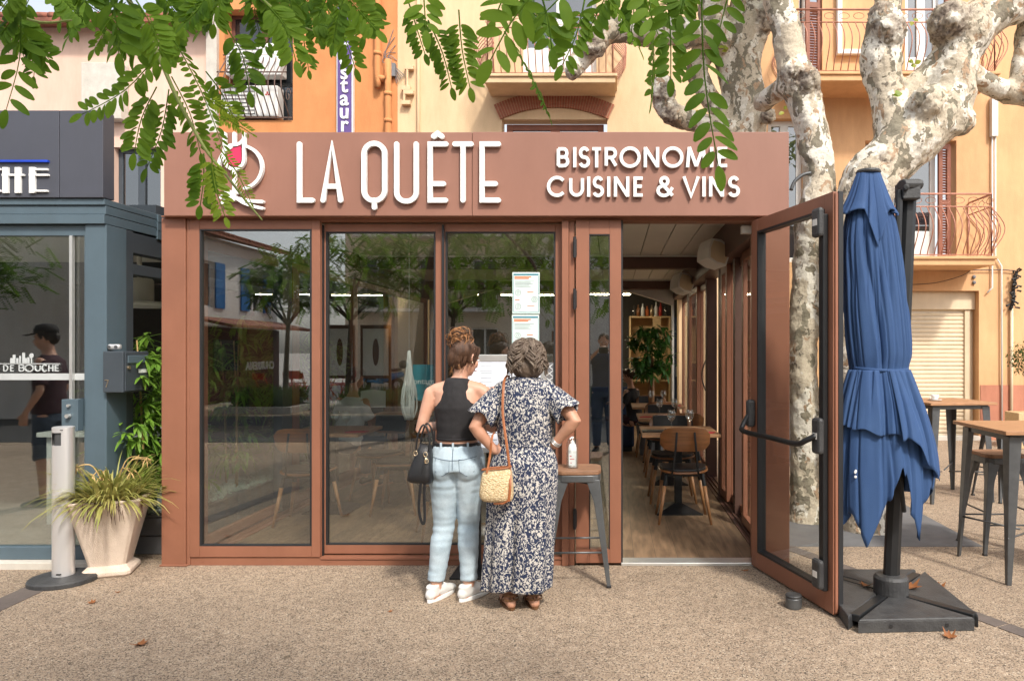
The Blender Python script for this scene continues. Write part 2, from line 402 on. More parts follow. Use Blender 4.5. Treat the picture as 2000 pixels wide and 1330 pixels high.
mk('oak_top', (.46, .24, .12), .5, 0, .18, 5, .05, 60, stretch=(2, 14, 10))
mk('elm_top', (.30, .155, .085), .6, 0, .22, 6, .1, 60, stretch=(2, 14, 10))
mk('ply_cream', (.62, .44, .24), .6, 0, .1, 4, stretch=(1, 8, 8))
mk('ceiling_white', (.80, .78, .72), .6, 0, .03)
mk('plaster', (.62, .58, .55), .8, 0, .05, 3)
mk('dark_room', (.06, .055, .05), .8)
mk('pebble', (.55, .62, .56), .7, 0, .25, 60, 1, 80)
mk('soil', (.05, .035, .025), .95, 0, .3, 30, 1, 80)
mk('planter_grey', (.18, .18, .19), .6, 0, .08, 8, .1, 90)
mk('cane', (.55, .36, .14), .55, 0, .2, 20, stretch=(1, 1, 8))
mk('bamboo_leaf', (.22, .38, .045), .45, 0, .3, 9, trans=.35, col2=(.12, .26, .035))
mk('spider_leaf', (.27, .33, .06), .5, 0, .3, 5, trans=.35, col2=(.50, .42, .16))
mk('dry_leaf', (.34, .13, .04), .7, 0, .3, 20, trans=.15, col2=(.22, .08, .03))
mk('dead_root', (.12, .06, .04), .8)
mk('robinia_leaf', (.15, .27, .020), .6, 0, .3, 7, trans=.55, col2=(.075, .17, .014), spec=.25)
mk('robinia_young', (.30, .40, .03), .55, 0, .2, 7, trans=.5, col2=(.20, .31, .025), spec=.3)
mk('robinia_lit', (.20, .34, .03), .6, 0, .25, 7, trans=.55, col2=(.13, .25, .02), spec=.25)  # yellower copy of robinia_leaf: sunlight on some leaves put into the colour
mk('rachis', (.26, .30, .08), .6)
mk('plane_leaf', (.22, .33, .04), .5, 0, .3, 7, trans=.45, col2=(.36, .33, .03))
mk('indoor_leaf', (.07, .19, .03), .4, 0, .3, 7, trans=.3, col2=(.04, .12, .02))
mk('dark_bark', (.10, .075, .055), .9, 0, .3, 9, .8, 30)
mk('asphalt', (.055, .055, .058), .9, 0, .2, 30, .5, 150)
mk('road_pale', (.40, .37, .34), .9, 0, .12, 5, .3, 100)
mk('kerb', (.36, .34, .31), .85, 0, .1, 9, .2, 60)
mk('house_white', (.76, .73, .70), .9, 0, .06, 1, streak=0.12)
mk('house_cream', (.74, .63, .50), .9, 0, .08, 1)
mk('house_ochre', (.70, .50, .27), .9, 0, .08, 1)
mk('shutter_blue', (.03, .16, .42), .5, 0, .1, 4)
mk('wine_brown', (.13, .045, .03), .7)
mk('dark_pane', (.02, .025, .03), .08, 0, .2, 2, spec=.8)
mk('red_paint', (.45, .04, .03), .4)
mk('scooter_blue', (.02, .20, .42), .25, 0, .05, coat=.6)
mk('tyre', (.015, .015, .016), .8)
mk('purple_sign', (.115, .065, .24), .5, 0, .08)
mk('paper', (.78, .8, .8), .6, 0, .02)
mk('mint_paper', (.66, .78, .74), .6, 0, .02)
mk('ink_orange', (.75, .20, .06), .6)
mk('ink_teal', (.04, .22, .30), .6)
mk('ink_grey', (.32, .34, .36), .6)
mk('teal_poster', (.05, .28, .36), .5, 0, .12, 4)
mk('napkin_red', (.55, .06, .06), .8)
mk('hair_grey', (.085, .056, .04), .5, 0, .3, 14, .5, 150, col2=(.17, .125, .09), stretch=(3, 3, .6))
mk('hair_grey_light', (.28, .215, .16), .5, 0, .2, 14)
mk('hair_brown', (.11, .05, .025), .5, 0, .3, 16, .5, 150, stretch=(3, 3, .8))
mk('hair_copper', (.26, .11, .04), .5, 0, .3, 22, .3, 150, col2=(.42, .20, .075))
mk('hair_dark', (.03, .022, .018), .6, 0, .3, 16, .5, 150)
mk('denim_dark', (.05, .08, .13), .85)
mk('frost', (.5, .52, .52), .5)
mk('decal', (.55, .58, .58), .5)
mk('slate_paving', (.15, .15, .155), .85, 0, .15, 4, .3, 120)
mk('band_stone', (.15, .12, .105), .85, 0, .18, 5, .3, 90)
mk('string_lamp', (.02, .02, .02), .6)
mk('topiary', (.10, .15, .03), .6, 0, .3, 7, trans=.3)
mk('sky_tile', (.03, .03, .035), .5)
glass('pane_glass', .175, (.88, .91, .89))
glass('clear_glass', .05, (.93, .95, .94))
glass('door_glass', .04, (.93, .94, .93))
glass('window_glass', .16, (.16, .18, .19))
glass('acrylic', .10, (.93, .95, .95))
emit('strip_light', (1, .85, .58), 42)
emit('menu_glow', (.85, .88, .95), .12)

def ground_mat():
    m, N, L, b = nodes_mat('aggregate'); tc = N.new('ShaderNodeTexCoord')
    v = N.new('ShaderNodeTexVoronoi'); v.inputs['Scale'].default_value = 170; L.new(tc.outputs['Object'], v.inputs['Vector'])
    rp = ramp(N, [(0, (.07, .052, .04)), (.16, (.13, .10, .075)), (.28, (.32, .24, .175)), (.62, (.345, .26, .185)), (.84, (.40, .315, .235)), (1, (.53, .45, .36))])
    bw = N.new('ShaderNodeSeparateColor'); L.new(v.outputs['Color'], bw.inputs[0]); L.new(bw.outputs[0], rp.inputs[0])
    n1 = N.new('ShaderNodeTexNoise'); n1.inputs['Scale'].default_value = .9; n1.inputs['Detail'].default_value = 8; L.new(tc.outputs['Object'], n1.inputs['Vector'])
    r2 = ramp(N, [(.28, (.70, .68, .65)), (.45, (.95, .93, .90)), (.72, (1.06, 1.04, 1.0))]); L.new(n1.outputs[0], r2.inputs[0])
    n3 = N.new('ShaderNodeTexNoise'); n3.inputs['Scale'].default_value = 14; n3.inputs['Detail'].default_value = 5; L.new(tc.outputs['Object'], n3.inputs['Vector'])
    r3 = ramp(N, [(.3, (.84, .83, .82)), (.7, (1.1, 1.1, 1.1))]); L.new(n3.outputs[0], r3.inputs[0])
    vg = N.new('ShaderNodeTexVoronoi'); vg.inputs['Scale'].default_value = 2.1; L.new(tc.outputs['Object'], vg.inputs['Vector'])
    rg = ramp(N, [(.028, (.55, .53, .50)), (.045, (1, 1, 1))]); L.new(vg.outputs['Distance'], rg.inputs[0])
    mg = N.new('ShaderNodeMix'); mg.data_type = 'RGBA'; mg.blend_type = 'MULTIPLY'; mg.inputs[0].default_value = 1; L.new(r3.outputs[0], mg.inputs[6]); L.new(rg.outputs[0], mg.inputs[7])
    mx = N.new('ShaderNodeMix'); mx.data_type = 'RGBA'; mx.blend_type = 'MULTIPLY'; mx.inputs[0].default_value = 1
    L.new(rp.outputs[0], mx.inputs[6]); L.new(r2.outputs[0], mx.inputs[7])
    m2 = N.new('ShaderNodeMix'); m2.data_type = 'RGBA'; m2.blend_type = 'MULTIPLY'; m2.inputs[0].default_value = 1
    L.new(mx.outputs[2], m2.inputs[6]); L.new(mg.outputs[2], m2.inputs[7]); L.new(m2.outputs[2], b.inputs['Base Color'])
    b.inputs['Roughness'].default_value = .88
    bp = N.new('ShaderNodeBump'); bp.inputs['Strength'].default_value = .55; bp.inputs['Distance'].default_value = .005
    L.new(v.outputs['Distance'], bp.inputs['Height']); bp.invert = True; L.new(bp.outputs[0], b.inputs['Normal'])
ground_mat()
def floor_mat():
    m, N, L, b = nodes_mat('vinyl_floor'); tc = N.new('ShaderNodeTexCoord'); mp = N.new('ShaderNodeMapping'); mp.inputs['Rotation'].default_value = (0, 0, R(90)); L.new(tc.outputs['Object'], mp.inputs[0])
    br = N.new('ShaderNodeTexBrick'); br.inputs['Scale'].default_value = 1; br.inputs['Brick Width'].default_value = 1.2; br.inputs['Row Height'].default_value = .16
    br.inputs['Mortar Size'].default_value = .0016; br.inputs['Color1'].default_value = (.25, .165, .105, 1); br.inputs['Color2'].default_value = (.17, .115, .075, 1); br.inputs['Mortar'].default_value = (.08, .06, .045, 1)
    L.new(mp.outputs[0], br.inputs['Vector'])
    n = N.new('ShaderNodeTexNoise'); n.inputs['Scale'].default_value = 5; n.inputs['Detail'].default_value = 9; m3 = N.new('ShaderNodeMapping'); m3.inputs['Scale'].default_value = (5, .7, 1)
    L.new(tc.outputs['Object'], m3.inputs[0]); L.new(m3.outputs[0], n.inputs['Vector'])
    r2 = ramp(N, [(.3, (.6, .58, .56)), (.7, (1.25, 1.22, 1.15))]); L.new(n.outputs[0], r2.inputs[0])
    mx = N.new('ShaderNodeMix'); mx.data_type = 'RGBA'; mx.blend_type = 'MULTIPLY'; mx.inputs[0].default_value = 1
    L.new(br.outputs[0], mx.inputs[6]); L.new(r2.outputs[0], mx.inputs[7]); L.new(mx.outputs[2], b.inputs['Base Color']); b.inputs['Roughness'].default_value = .42
floor_mat()
def bark_mat(name, dark=0):
    m, N, L, b = nodes_mat(name); tc = N.new('ShaderNodeTexCoord')
    n0 = N.new('ShaderNodeTexNoise'); n0.inputs['Scale'].default_value = 6; n0.inputs['Detail'].default_value = 5; L.new(tc.outputs['Object'], n0.inputs['Vector'])
    ad = N.new('ShaderNodeMix'); ad.data_type = 'RGBA'; ad.inputs[0].default_value = .22; L.new(tc.outputs['Object'], ad.inputs[6]); L.new(n0.outputs['Color'], ad.inputs[7])
    mp = N.new('ShaderNodeMapping'); mp.inputs['Scale'].default_value = (1, 1, .42); L.new(ad.outputs[2], mp.inputs[0])
    def patch(scale, lo, hi, off):
        q = N.new('ShaderNodeMapping'); q.inputs['Location'].default_value = (off, off*2, off*3); L.new(mp.outputs[0], q.inputs[0])
        n = N.new('ShaderNodeTexNoise'); n.inputs['Scale'].default_value = scale; n.inputs['Detail'].default_value = 2.2; n.inputs['Roughness'].default_value = .55; L.new(q.outputs[0], n.inputs['Vector'])
        r = ramp(N, [(lo, (0, 0, 0)), (hi, (1, 1, 1))]); L.new(n.outputs[0], r.inputs[0]); return r, n
    def mix(f, a, bcol):
        x = N.new('ShaderNodeMix'); x.data_type = 'RGBA'; L.new(f.outputs[0], x.inputs[0])
        if isinstance(a, tuple): x.inputs[6].default_value = (*a, 1)
        else: L.new(a.outputs[2], x.inputs[6])
        x.inputs[7].default_value = (*bcol, 1); return x
    if dark == 2: base, c1, c2, c3 = (.34, .29, .22), (.24, .23, .17), (.48, .40, .30), (.15, .12, .09)
    else: base, c1, c2, c3 = (.56, .49, .385), (.24, .215, .16), (.74, .70, .62), (.42, .29, .19)
    f1, n1 = patch(6, .505, .515, 0); f2, _ = patch(11, .56, .567, 5); f3, _ = patch(13, .60, .63, 9); f4, n4 = patch(30, .62, .66, 3)
    x = mix(f1, base, c2); x = mix(f2, x, c1); x = mix(f3, x, c3); x = mix(f4, x, (.22, .19, .15))
    # grey scaly burrs, by the vertex attribute of the trunk mesh
    at = N.new('ShaderNodeAttribute'); at.attribute_name = 'burr'
    nb = N.new('ShaderNodeTexNoise'); nb.inputs['Scale'].default_value = 26; nb.inputs['Detail'].default_value = 7; L.new(tc.outputs['Object'], nb.inputs['Vector'])
    rb = ramp(N, [(.36, (.09, .065, .05)), (.5, (.27, .22, .18)), (.66, (.44, .38, .31))]); L.new(nb.outputs[0], rb.inputs[0])
    xb = N.new('ShaderNodeMix'); xb.data_type = 'RGBA'; L.new(at.outputs['Fac'], xb.inputs[0]); L.new(x.outputs[2], xb.inputs[6]); L.new(rb.outputs[0], xb.inputs[7])
    nm = N.new('ShaderNodeTexNoise'); nm.inputs['Scale'].default_value = 60; nm.inputs['Detail'].default_value = 6; L.new(tc.outputs['Object'], nm.inputs['Vector'])
    rm = ramp(N, [(.3, (.8, .78, .75)), (.7, (1.08, 1.07, 1.05))]); L.new(nm.outputs[0], rm.inputs[0])
    mm = N.new('ShaderNodeMix'); mm.data_type = 'RGBA'; mm.blend_type = 'MULTIPLY'; mm.inputs[0].default_value = 1
    L.new(xb.outputs[2], mm.inputs[6]); L.new(rm.outputs[0], mm.inputs[7]); L.new(mm.outputs[2], b.inputs['Base Color']); b.inputs['Roughness'].default_value = .85
    bp = N.new('ShaderNodeBump'); bp.inputs['Strength'].default_value = .6; bp.inputs['Distance'].default_value = .02
    L.new(nb.outputs[0], bp.inputs['Height'])
    b2 = N.new('ShaderNodeBump'); b2.inputs['Strength'].default_value = .5; b2.inputs['Distance'].default_value = .012; b2.invert = True
    L.new(f2.outputs[0], b2.inputs['Height']); L.new(bp.outputs[0], b2.inputs['Normal']); L.new(b2.outputs[0], b.inputs['Normal'])
bark_mat('plane_bark'); bark_mat('plane_bark_grey', 2)
def print_mat():
    m, N, L, b = nodes_mat('leaf_print'); tc = N.new('ShaderNodeTexCoord')
    n0 = N.new('ShaderNodeTexNoise'); n0.inputs['Scale'].default_value = 14; n0.inputs['Detail'].default_value = 2; L.new(tc.outputs['Object'], n0.inputs['Vector'])
    ad = N.new('ShaderNodeMix'); ad.data_type = 'RGBA'; ad.inputs[0].default_value = .06; L.new(tc.outputs['Object'], ad.inputs[6]); L.new(n0.outputs['Color'], ad.inputs[7])
    def cells(scale, lo, hi, loc):
        q = N.new('ShaderNodeMapping'); q.inputs['Location'].default_value = loc; q.inputs['Rotation'].default_value = loc; q.inputs['Scale'].default_value = (1, 1, .72); L.new(ad.outputs[2], q.inputs[0])
        v = N.new('ShaderNodeTexVoronoi'); v.inputs['Scale'].default_value = scale; L.new(q.outputs[0], v.inputs['Vector'])
        r = ramp(N, [(lo, (1, 1, 1)), (hi, (0, 0, 0))]); L.new(v.outputs['Distance'], r.inputs[0]); return r
    a = cells(62, .33, .37, (0, 0, 0)); c = cells(95, .25, .29, (.7, 1.3, .4))
    w = N.new('ShaderNodeTexWave'); w.inputs['Scale'].default_value = 9; w.inputs['Distortion'].default_value = 14; w.inputs['Detail'].default_value = 1.5; w.inputs['Detail Scale'].default_value = 3.2; L.new(tc.outputs['Object'], w.inputs['Vector'])
    rw = ramp(N, [(.93, (0, 0, 0)), (.96, (1, 1, 1))]); L.new(w.outputs['Fac'], rw.inputs[0])
    m1 = N.new('ShaderNodeMath'); m1.operation = 'MAXIMUM'; L.new(a.outputs[0], m1.inputs[0]); L.new(c.outputs[0], m1.inputs[1])
    m2 = N.new('ShaderNodeMath'); m2.operation = 'MAXIMUM'; L.new(m1.outputs[0], m2.inputs[0]); L.new(rw.outputs[0], m2.inputs[1])
    x = N.new('ShaderNodeMix'); x.data_type = 'RGBA'; L.new(m2.outputs[0], x.inputs[0]); x.inputs[6].default_value = (.012, .022, .06, 1); x.inputs[7].default_value = (.52, .49, .45, 1)
    L.new(x.outputs[2], b.inputs['Base Color']); b.inputs['Roughness'].default_value = .85
print_mat()
def denim_mat():
    m, N, L, b = nodes_mat('denim'); tc = N.new('ShaderNodeTexCoord')
    n = N.new('ShaderNodeTexNoise'); n.inputs['Scale'].default_value = 7; n.inputs['Detail'].default_value = 6; L.new(tc.outputs['Object'], n.inputs['Vector'])
    r = ramp(N, [(.30, (.36, .46, .54)), (.5, (.43, .53, .60)), (.70, (.51, .60, .66))]); L.new(n.outputs[0], r.inputs[0])
    w = N.new('ShaderNodeTexNoise'); w.inputs['Scale'].default_value = 300; L.new(tc.outputs['Object'], w.inputs['Vector'])
    rw = ramp(N, [(.3, (.8, .82, .85)), (.7, (1.1, 1.1, 1.08))]); L.new(w.outputs[0], rw.inputs[0])
    mm = N.new('ShaderNodeMix'); mm.data_type = 'RGBA'; mm.blend_type = 'MULTIPLY'; mm.inputs[0].default_value = 1
    L.new(r.outputs[0], mm.inputs[6]); L.new(rw.outputs[0], mm.inputs[7]); L.new(mm.outputs[2], b.inputs['Base Color']); b.inputs['Roughness'].default_value = .85
denim_mat()
def straw_mat():
    m, N, L, b = nodes_mat('straw'); tc = N.new('ShaderNodeTexCoord')
    v = N.new('ShaderNodeTexVoronoi'); v.inputs['Scale'].default_value = 120; mp = N.new('ShaderNodeMapping'); mp.inputs['Scale'].default_value = (.7, .7, 1.1); L.new(tc.outputs['Object'], mp.inputs[0]); L.new(mp.outputs[0], v.inputs['Vector'])
    r = ramp(N, [(.15, (.74, .60, .38)), (.7, (.52, .37, .2))]); L.new(v.outputs['Distance'], r.inputs[0]); L.new(r.outputs[0], b.inputs['Base Color']); b.inputs['Roughness'].default_value = .85
    bp = N.new('ShaderNodeBump'); bp.inputs['Strength'].default_value = .9; bp.inputs['Distance'].default_value = .006; bp.invert = True; L.new(v.outputs['Distance'], bp.inputs['Height']); L.new(bp.outputs[0], b.inputs['Normal'])
straw_mat()
# ================================================================== THE SETTING
mb = MB(); mb.b6(-60, 60, -9.8, 40, -.3, 0); g = tag(mb.build('pavement', 'aggregate'), kind='structure')
mb = MB(); mb.b6(-300, 300, -300, 300, -.5, -.32); tag(mb.build('ground', 'road_pale'), kind='structure')
mb = MB(); mb.b6(-60, 60, -34, -9.8, -.3, -.004); tag(mb.build('square', 'road_pale'), kind='structure')
mb = MB(); mb.b6(-60, 60, -6.2, -1.6, -.05, .004); tag(mb.build('road', 'asphalt'), kind='structure')
mb = MB(); mb.b6(1.27, 2.88, 5.56, 7.1, -.05, .004); tag(mb.build('paving_patch', 'slate_paving'), kind='structure')
mb = MB()
def strip_blocks(a, b, w, n):
    a, b = Vector(a), Vector(b); t = (b-a); L_ = t.length/n; t.normalize(); x = Vector((-t.y, t.x, 0))
    for i in range(n):
        c0 = a+t*(i*L_+.006); c1 = a+t*((i+1)*L_-.006); z0, z1 = -.04, .004
        mb.prism([(-w/2, 0), (w/2, 0), (w/2, (c1-c0).length), (-w/2, (c1-c0).length)], lambda p, q, d: c0 + x*p + t*q + Vector((0, 0, d)), z1, z0)
strip_blocks((1.25, 5.75, 0), (2.9, 2.55, 0), .11, 9); strip_blocks((-3.72, 5.0, 0), (-3.5, 2.2, 0), .17, 7)
tag(mb.build('paving_band', 'band_stone'), kind='structure')

# ================================================================== THE BUILDINGS BEHIND THE TERRACE
YB = 12.1
def window_box(b, x0, x1, z0, z1, y, frame='white_paint', pane='window_glass', split=2, name='window', fw=.06, bars=0, low=0):
    """a glazed frame set in an opening; split = number of leaves"""
    mb = MB(); mb.b6(x0, x0+fw, y, y+.07, z0, z1); mb.b6(x1-fw, x1, y, y+.07, z0, z1)
    mb.b6(x0+fw, x1-fw, y, y+.07, z1-fw, z1); mb.b6(x0+fw, x1-fw, y, y+.07, z0, z0+fw)
    w = (x1-x0)/split
    for k in range(1, split): mb.b6(x0+w*k-fw*.8, x0+w*k+fw*.8, y-.012, y+.06, z0+fw, z1-fw)
    for k in range(1, bars+1):
        zz = z0+(z1-z0)*k/(bars+1); mb.b6(x0+fw, x1-fw, y+.008, y+.05, zz-.015, zz+.015)
    if low: mb.b6(x0+fw, x1-fw, y+.006, y+.055, z0+fw, z0+low)
    f = mb.build(name, frame, b, bevel=.006)
    mb = MB(); mb.b6(x0+fw*.5, x1-fw*.5, y+.028, y+.036, z0+fw*.5, z1-fw*.5); mb.build('pane', pane, f)
    return f
def balcony(b, x0, x1, y0, y1, zf, ztop, mat='iron_salmon', label=None, slab='render_yellow', left=True, right=True):
    """slab with a bellied baluster railing"""
    mb = MB(); mb.b6(x0, x1, y0, y1, zf-.13, zf); mb.b6(x0-.03, x1+.03, y0-.03, y1-.002, zf-.035, zf+.012)
    s = mb.build('balcony', slab, b, bevel=.008)
    if label: s['label'] = label
    mb = MB(); h = ztop-zf; zm = ztop-.20
    def belly(t): return .22*math.sin(math.pi*min(1, max(0, t)))**1.3*(1.25-.55*t)
    def run(a, c, out, n):
        a, c, out = Vector(a), Vector(c), Vector(out)
        for zz, r in ((ztop, .016), (zm, .010), (zf+.04, .010)): mb.sweep([a+Vector((0, 0, zz)), c+Vector((0, 0, zz))], r, 6)
        for i in range(n+1):
            p = a.lerp(c, i/n)
            pts = [p + out*belly(1-t) + Vector((0, 0, zf+.04+(zm-zf-.04)*t)) for t in [k/9 for k in range(10)]]
            mb.sweep(pts, .0085, 5)
            if i < n and i % 2 == 0:
                q = a.lerp(c, (i+.5)/n); tt = (c-a).normalized()
                mb.sweep([q + tt*math.cos(R(w_))*.085 + Vector((0, 0, zm+.10+math.sin(R(w_))*.05)) for w_ in range(200, 341-720, -36)], .005, 4)
        for p in (a, c): mb.sweep([p+Vector((0, 0, zf)), p+Vector((0, 0, ztop))], .011, 6)
    ya = y0+.04
    run((x0+.04, ya, 0), (x1-.04, ya, 0), (0, -1, 0), max(4, int((x1-x0)/.115)))
    if left: run((x0+.04, ya, 0), (x0+.04, y1-.02, 0), (-1, 0, 0), 6)
    if right: run((x1-.04, ya, 0), (x1-.04, y1-.02, 0), (1, 0, 0), 6)
    mb.build('railing', mat, s, smooth=True); return s
def louvre(b, x0, x1, z0, z1, y, mat='shutter_brown', name='shutter', yaw=0, d=.045):
    mb = MB(); c = Vector(((x0+x1)/2, y, 0)); w = x1-x0
    M = Matrix.Rotation(yaw, 3, 'Z')
    def bx(u0, u1, za, zb, dd, dy=0, tilt=0):
        mb.box(c + M @ Vector(((u0+u1)/2, dy, 0)) + Vector((0, 0, (za+zb)/2)), (u1-u0, dd, zb-za), M @ Matrix.Rotation(tilt, 3, 'X'))
    bx(-w/2, -w/2+.07, z0, z1, d); bx(w/2-.07, w/2, z0, z1, d)
    for za in (z0, (z0+z1)/2-.05, z1-.09): bx(-w/2+.07, w/2-.07, za, za+.09, d*.9)
    z = z0+.13
    while z < z1-.13:
        if abs(z-(z0+z1)/2) > .09: bx(-w/2+.07, w/2-.07, z-.004, z+.03, .012, 0, R(35))
        z += .045
    return mb.build(name, mat, b)

# ---- pale pink house on the left
b = thing('pink_house', 'pale pink rendered house rising behind the dark grey terrace on the left', 'building', (-11, YB, 0))
mb = MB(); H1 = [(PX(222, YB), PX(314, YB), PZ(425, YB), PZ(288, YB)), (PX(40, YB), PX(120, YB), PZ(425, YB), PZ(300, YB))]
wall(mb, -16, -6.62, 0, 7.0, YB, .3, H1); mb.build('wall', 'render_pink', b)
mb = MB(); mb.prism([(0, 6.95), (-.35, 6.9), (-.35, 6.97), (3, 8.4), (3, 8.2)], lambda a, c, d: Vector((d, YB+a, c)), -16.1, -6.7); r_ = mb.build('roof', 'terracotta', b)
mb = MB()
for k in range(47): mb.sweep([(-16+k*.2, YB-.36, 6.99), (-16+k*.2, YB+2.9, 8.39)], .055, 8)
mb.build('roof_tile', 'terracotta', r_, smooth=True)
mb = MB(); mb.b6(PX(158, YB-.2), PX(236, YB-.2), YB-.2, YB-.003, PZ(232, YB-.2), PZ(122, YB-.2)); mb.build('shutter_box', 'stone_white', b, bevel=.01)
for h in H1: window_box(b, *h, YB+.12, frame='slate_dark', fw=.07)
mb = MB(); mb.b6(-6.8, -6.62, YB-.1, YB-.002, 0, 7.3); mb.build('pier', 'stone_white', b, bevel=.01)
# ---- orange building
b = thing('orange_building', 'bright orange rendered building behind the leaves, left of the yellow one', 'building', (-5.1, YB, 0))
x0, x1 = PX(440, YB), PX(573, YB); zb = PZ(236, YB); H2 = [(x0, x1, zb, 7.25)]
mb = MB(); wall(mb, -6.618, -3.62, 0, 9.6, YB-.02, .3, H2); mb.build('wall', 'render_orange', b)
mb = MB(); mb.b6(-6.6, -3.64, YB+.02+.28, YB+4, 0, 9.58); mb.build('rear_block', 'render_orange', b)
window_box(b, x0, x1, zb, 7.25, YB+.2, frame='wine_brown', pane='dark_pane', fw=.06)
mb = MB()
for k in range(11):
    xx = x0+.05+(x1-x0-.1)*k/10
    mb.sweep([(xx, YB-.05-.30*math.sin(math.pi*t)**1.5*(1.3-.6*(1-t))*1.0, zb+.03+1.05*(1-t)) for t in [i/10 for i in range(11)]], .010, 5)
for zz in (zb+.03, zb+1.08, zb+.72): mb.sweep([(x0, YB-.06-(.2 if zz == zb+.72 else 0), zz), (x1, YB-.06-(.2 if zz == zb+.72 else 0), zz)], .012, 6)
for xx in (x0, x1): mb.sweep([(xx+.05*math.cos(a*.6)*(1-a/16), YB-.2, zb+.35+.14*math.sin(a*.6)*(1-a/16)) for a in range(14)], .007, 5)
mb.build('window_grille', 'iron_rust', b, smooth=True)
ac = thing('air_conditioner', 'white air conditioner unit behind the curved grille of the orange building', 'air conditioner', (x0+.5, YB-.03, zb), group='air conditioners in the orange window')
def ac_unit(a, X0, X1, Z0, Z1):
    mb = MB(); mb.b6(X0, X1, YB-.07, YB+.16, Z0, Z1); mb.build('casing', 'white_plastic', a, bevel=.015)
    mb = MB(); n = 8; xm = X0+(X1-X0)*.60
    for k in range(n): zz = Z0+.04+(Z1-Z0-.08)*k/(n-1); mb.b6(X0+.03, xm, YB-.085, YB-.072, zz-.003, zz+.003)
    for k in range(6): xx = X0+.03+(xm-X0-.03)*k/5; mb.b6(xx-.002, xx+.002, YB-.0845, YB-.0725, Z0+.035, Z1-.035)
    mb.build('fan_grille', 'planter_grey', a)
    mb = MB(); cx, cz = X0+(X1-X0)*.82, Z0+(Z1-Z0)*.72
    for q in range(3):
        an = R(90+120*q); mb.prism([(0, 0), (.022, .018), (.045, 0), (.022, -.018)], lambda p, s_, d: Vector((cx+p*math.cos(an)-s_*math.sin(an), d, cz+p*math.sin(an)+s_*math.cos(an))), YB-.0745, YB-.07)
    mb.build('emblem', 'red_paint', a)
ac_unit(ac, PX(436, YB), PX(546, YB), PZ(230, YB), PZ(170, YB))
ac2 = thing('air_conditioner', 'upper white air conditioner in the orange window, hung above the other unit', 'air conditioner', (x0+.6, YB-.03, PZ(150, YB)), group='air conditioners in the orange window')
ac_unit(ac2, PX(445, YB), PX(552, YB), PZ(150, YB), PZ(88, YB))
# vertical sign
s = thing('restaurant_sign', 'narrow purple vertical sign with pale stacked letters on the orange wall', 'sign', (PX(674, YB), YB-.03, 4.6))
sx0, sx1 = PX(658, YB-.1), PX(690, YB-.1); z1_ = PZ(20, YB); z0_ = PZ(330, YB)
mb = MB(); mb.b6(sx0, sx1, YB-.12, YB-.03, z0_, z1_); mb.build('sign_box', 'white_paint', s, bevel=.006)
mb = MB(); mb.b6(sx0+.02, sx1-.02, YB-.13, YB-.121, z0_+.02, z1_-.02); mb.build('sign_face', 'purple_sign', s)
for k, ch in enumerate('restaurant'):
    text('letter', ch, .36, 'white_letter', s, ((sx0+sx1)/2, YB-.135, PZ(98+k*25.2, YB)), (R(90), 0, 0), .012, .006, sx=.95)
# downpipe
mb = MB(); xp = PX(757, YB); xq = PX(739, YB)
mb.sweep(smoothpts([(xq+.02, YB-.1, 9.2), (xq+.02, YB-.1, PZ(150, YB)), (xq+.04, YB-.1, PZ(156, YB)), (xp+.02, YB-.1, PZ(162, YB)), (xp+.04, YB-.1, PZ(172, YB)), (xp+.04, YB-.1, 0)], 4), .055, 12)
for zz in (PZ(188, YB), PZ(110, YB), PZ(240, YB)): mb.cyl((xp+.04 if zz < 6 else xq+.02, YB-.1, zz-.03), (xp+.04 if zz < 6 else xq+.02, YB-.1, zz+.03), .066)
tag(mb.build('drain_pipe', 'render_orange', None, smooth=True, loc=(xp, YB, 0)), 'orange painted drain pipe with an offset bend at the corner of the orange wall', 'pipe')
mb = MB()
for j in range(6):
    mb.sweep(smoothpts([(PX(772, YB)+random.uniform(-.04, .04), YB-.03, PZ(60+j*15, YB)), (PX(758, YB)+random.uniform(-.06, .06), YB-.05, PZ(95+j*4, YB)), (PX(754, YB)+random.uniform(-.06, .08), YB-.05, PZ(112+j*4, YB)), (PX(768, YB), YB-.05, PZ(130, YB)), (PX(776+j*3, YB), YB-.04, PZ(165-j*3, YB))], 4), .006, 4)
mb.b6(PX(763, YB), PX(775, YB), YB-.1, YB-.02, PZ(153, YB), PZ(128, YB))
tag(mb.build('junction_box', 'planter_grey', None, loc=(PX(768, YB), YB, 5)), 'small grey junction box with tangled wires between orange and yellow walls', 'junction box')
# ---- yellow building
b = thing('yellow_building', 'pale yellow rendered building with a brick arch window directly behind the sign', 'building', (-.7, YB, 0))
AX0, AX1 = PX(980, YB), PX(1186, YB)
H3 = [(-3.1, 1.13, 0, 2.63), (AX0, AX1, 3.9, PZ(232, YB)), (PX(1020, YB), PX(1165, YB), PZ(146, YB), 8.4)]
mb = MB(); wall(mb, -3.618, 2.2, 0, 9.6, YB, .32, H3); mb.build('wall', 'render_yellow', b)
mb = MB(); cxa = (AX0+AX1)/2; hw = (AX1-AX0)/2
def ar(t, r): return Vector((cxa+math.sin(t)*r, 0, PZ(232, YB)-2.0+math.cos(t)*r))
Rr = math.hypot(hw, 2.0); ta = math.atan2(hw, 2.0)
n = 44
for k in range(n):
    t0 = -ta*1.03+2.06*ta*k/n; t1 = t0+2.06*ta/n*.80
    pts = [ar(t0, Rr-.01), ar(t1, Rr-.01), ar(t1, Rr+.25), ar(t0, Rr+.25)]
    mb.prism([(p.x, p.z) for p in pts], lambda a, c, d: Vector((a, d, c)), YB-.045, YB-.0025)
ba = mb.build('brick_arch', 'brick', b)
mb = MB(); pts = [ar(-ta*1.03+2.06*ta*k/20, Rr) for k in range(21)]+[ar(ta*1.03-2.06*ta*k/20, Rr+.24) for k in range(21)]
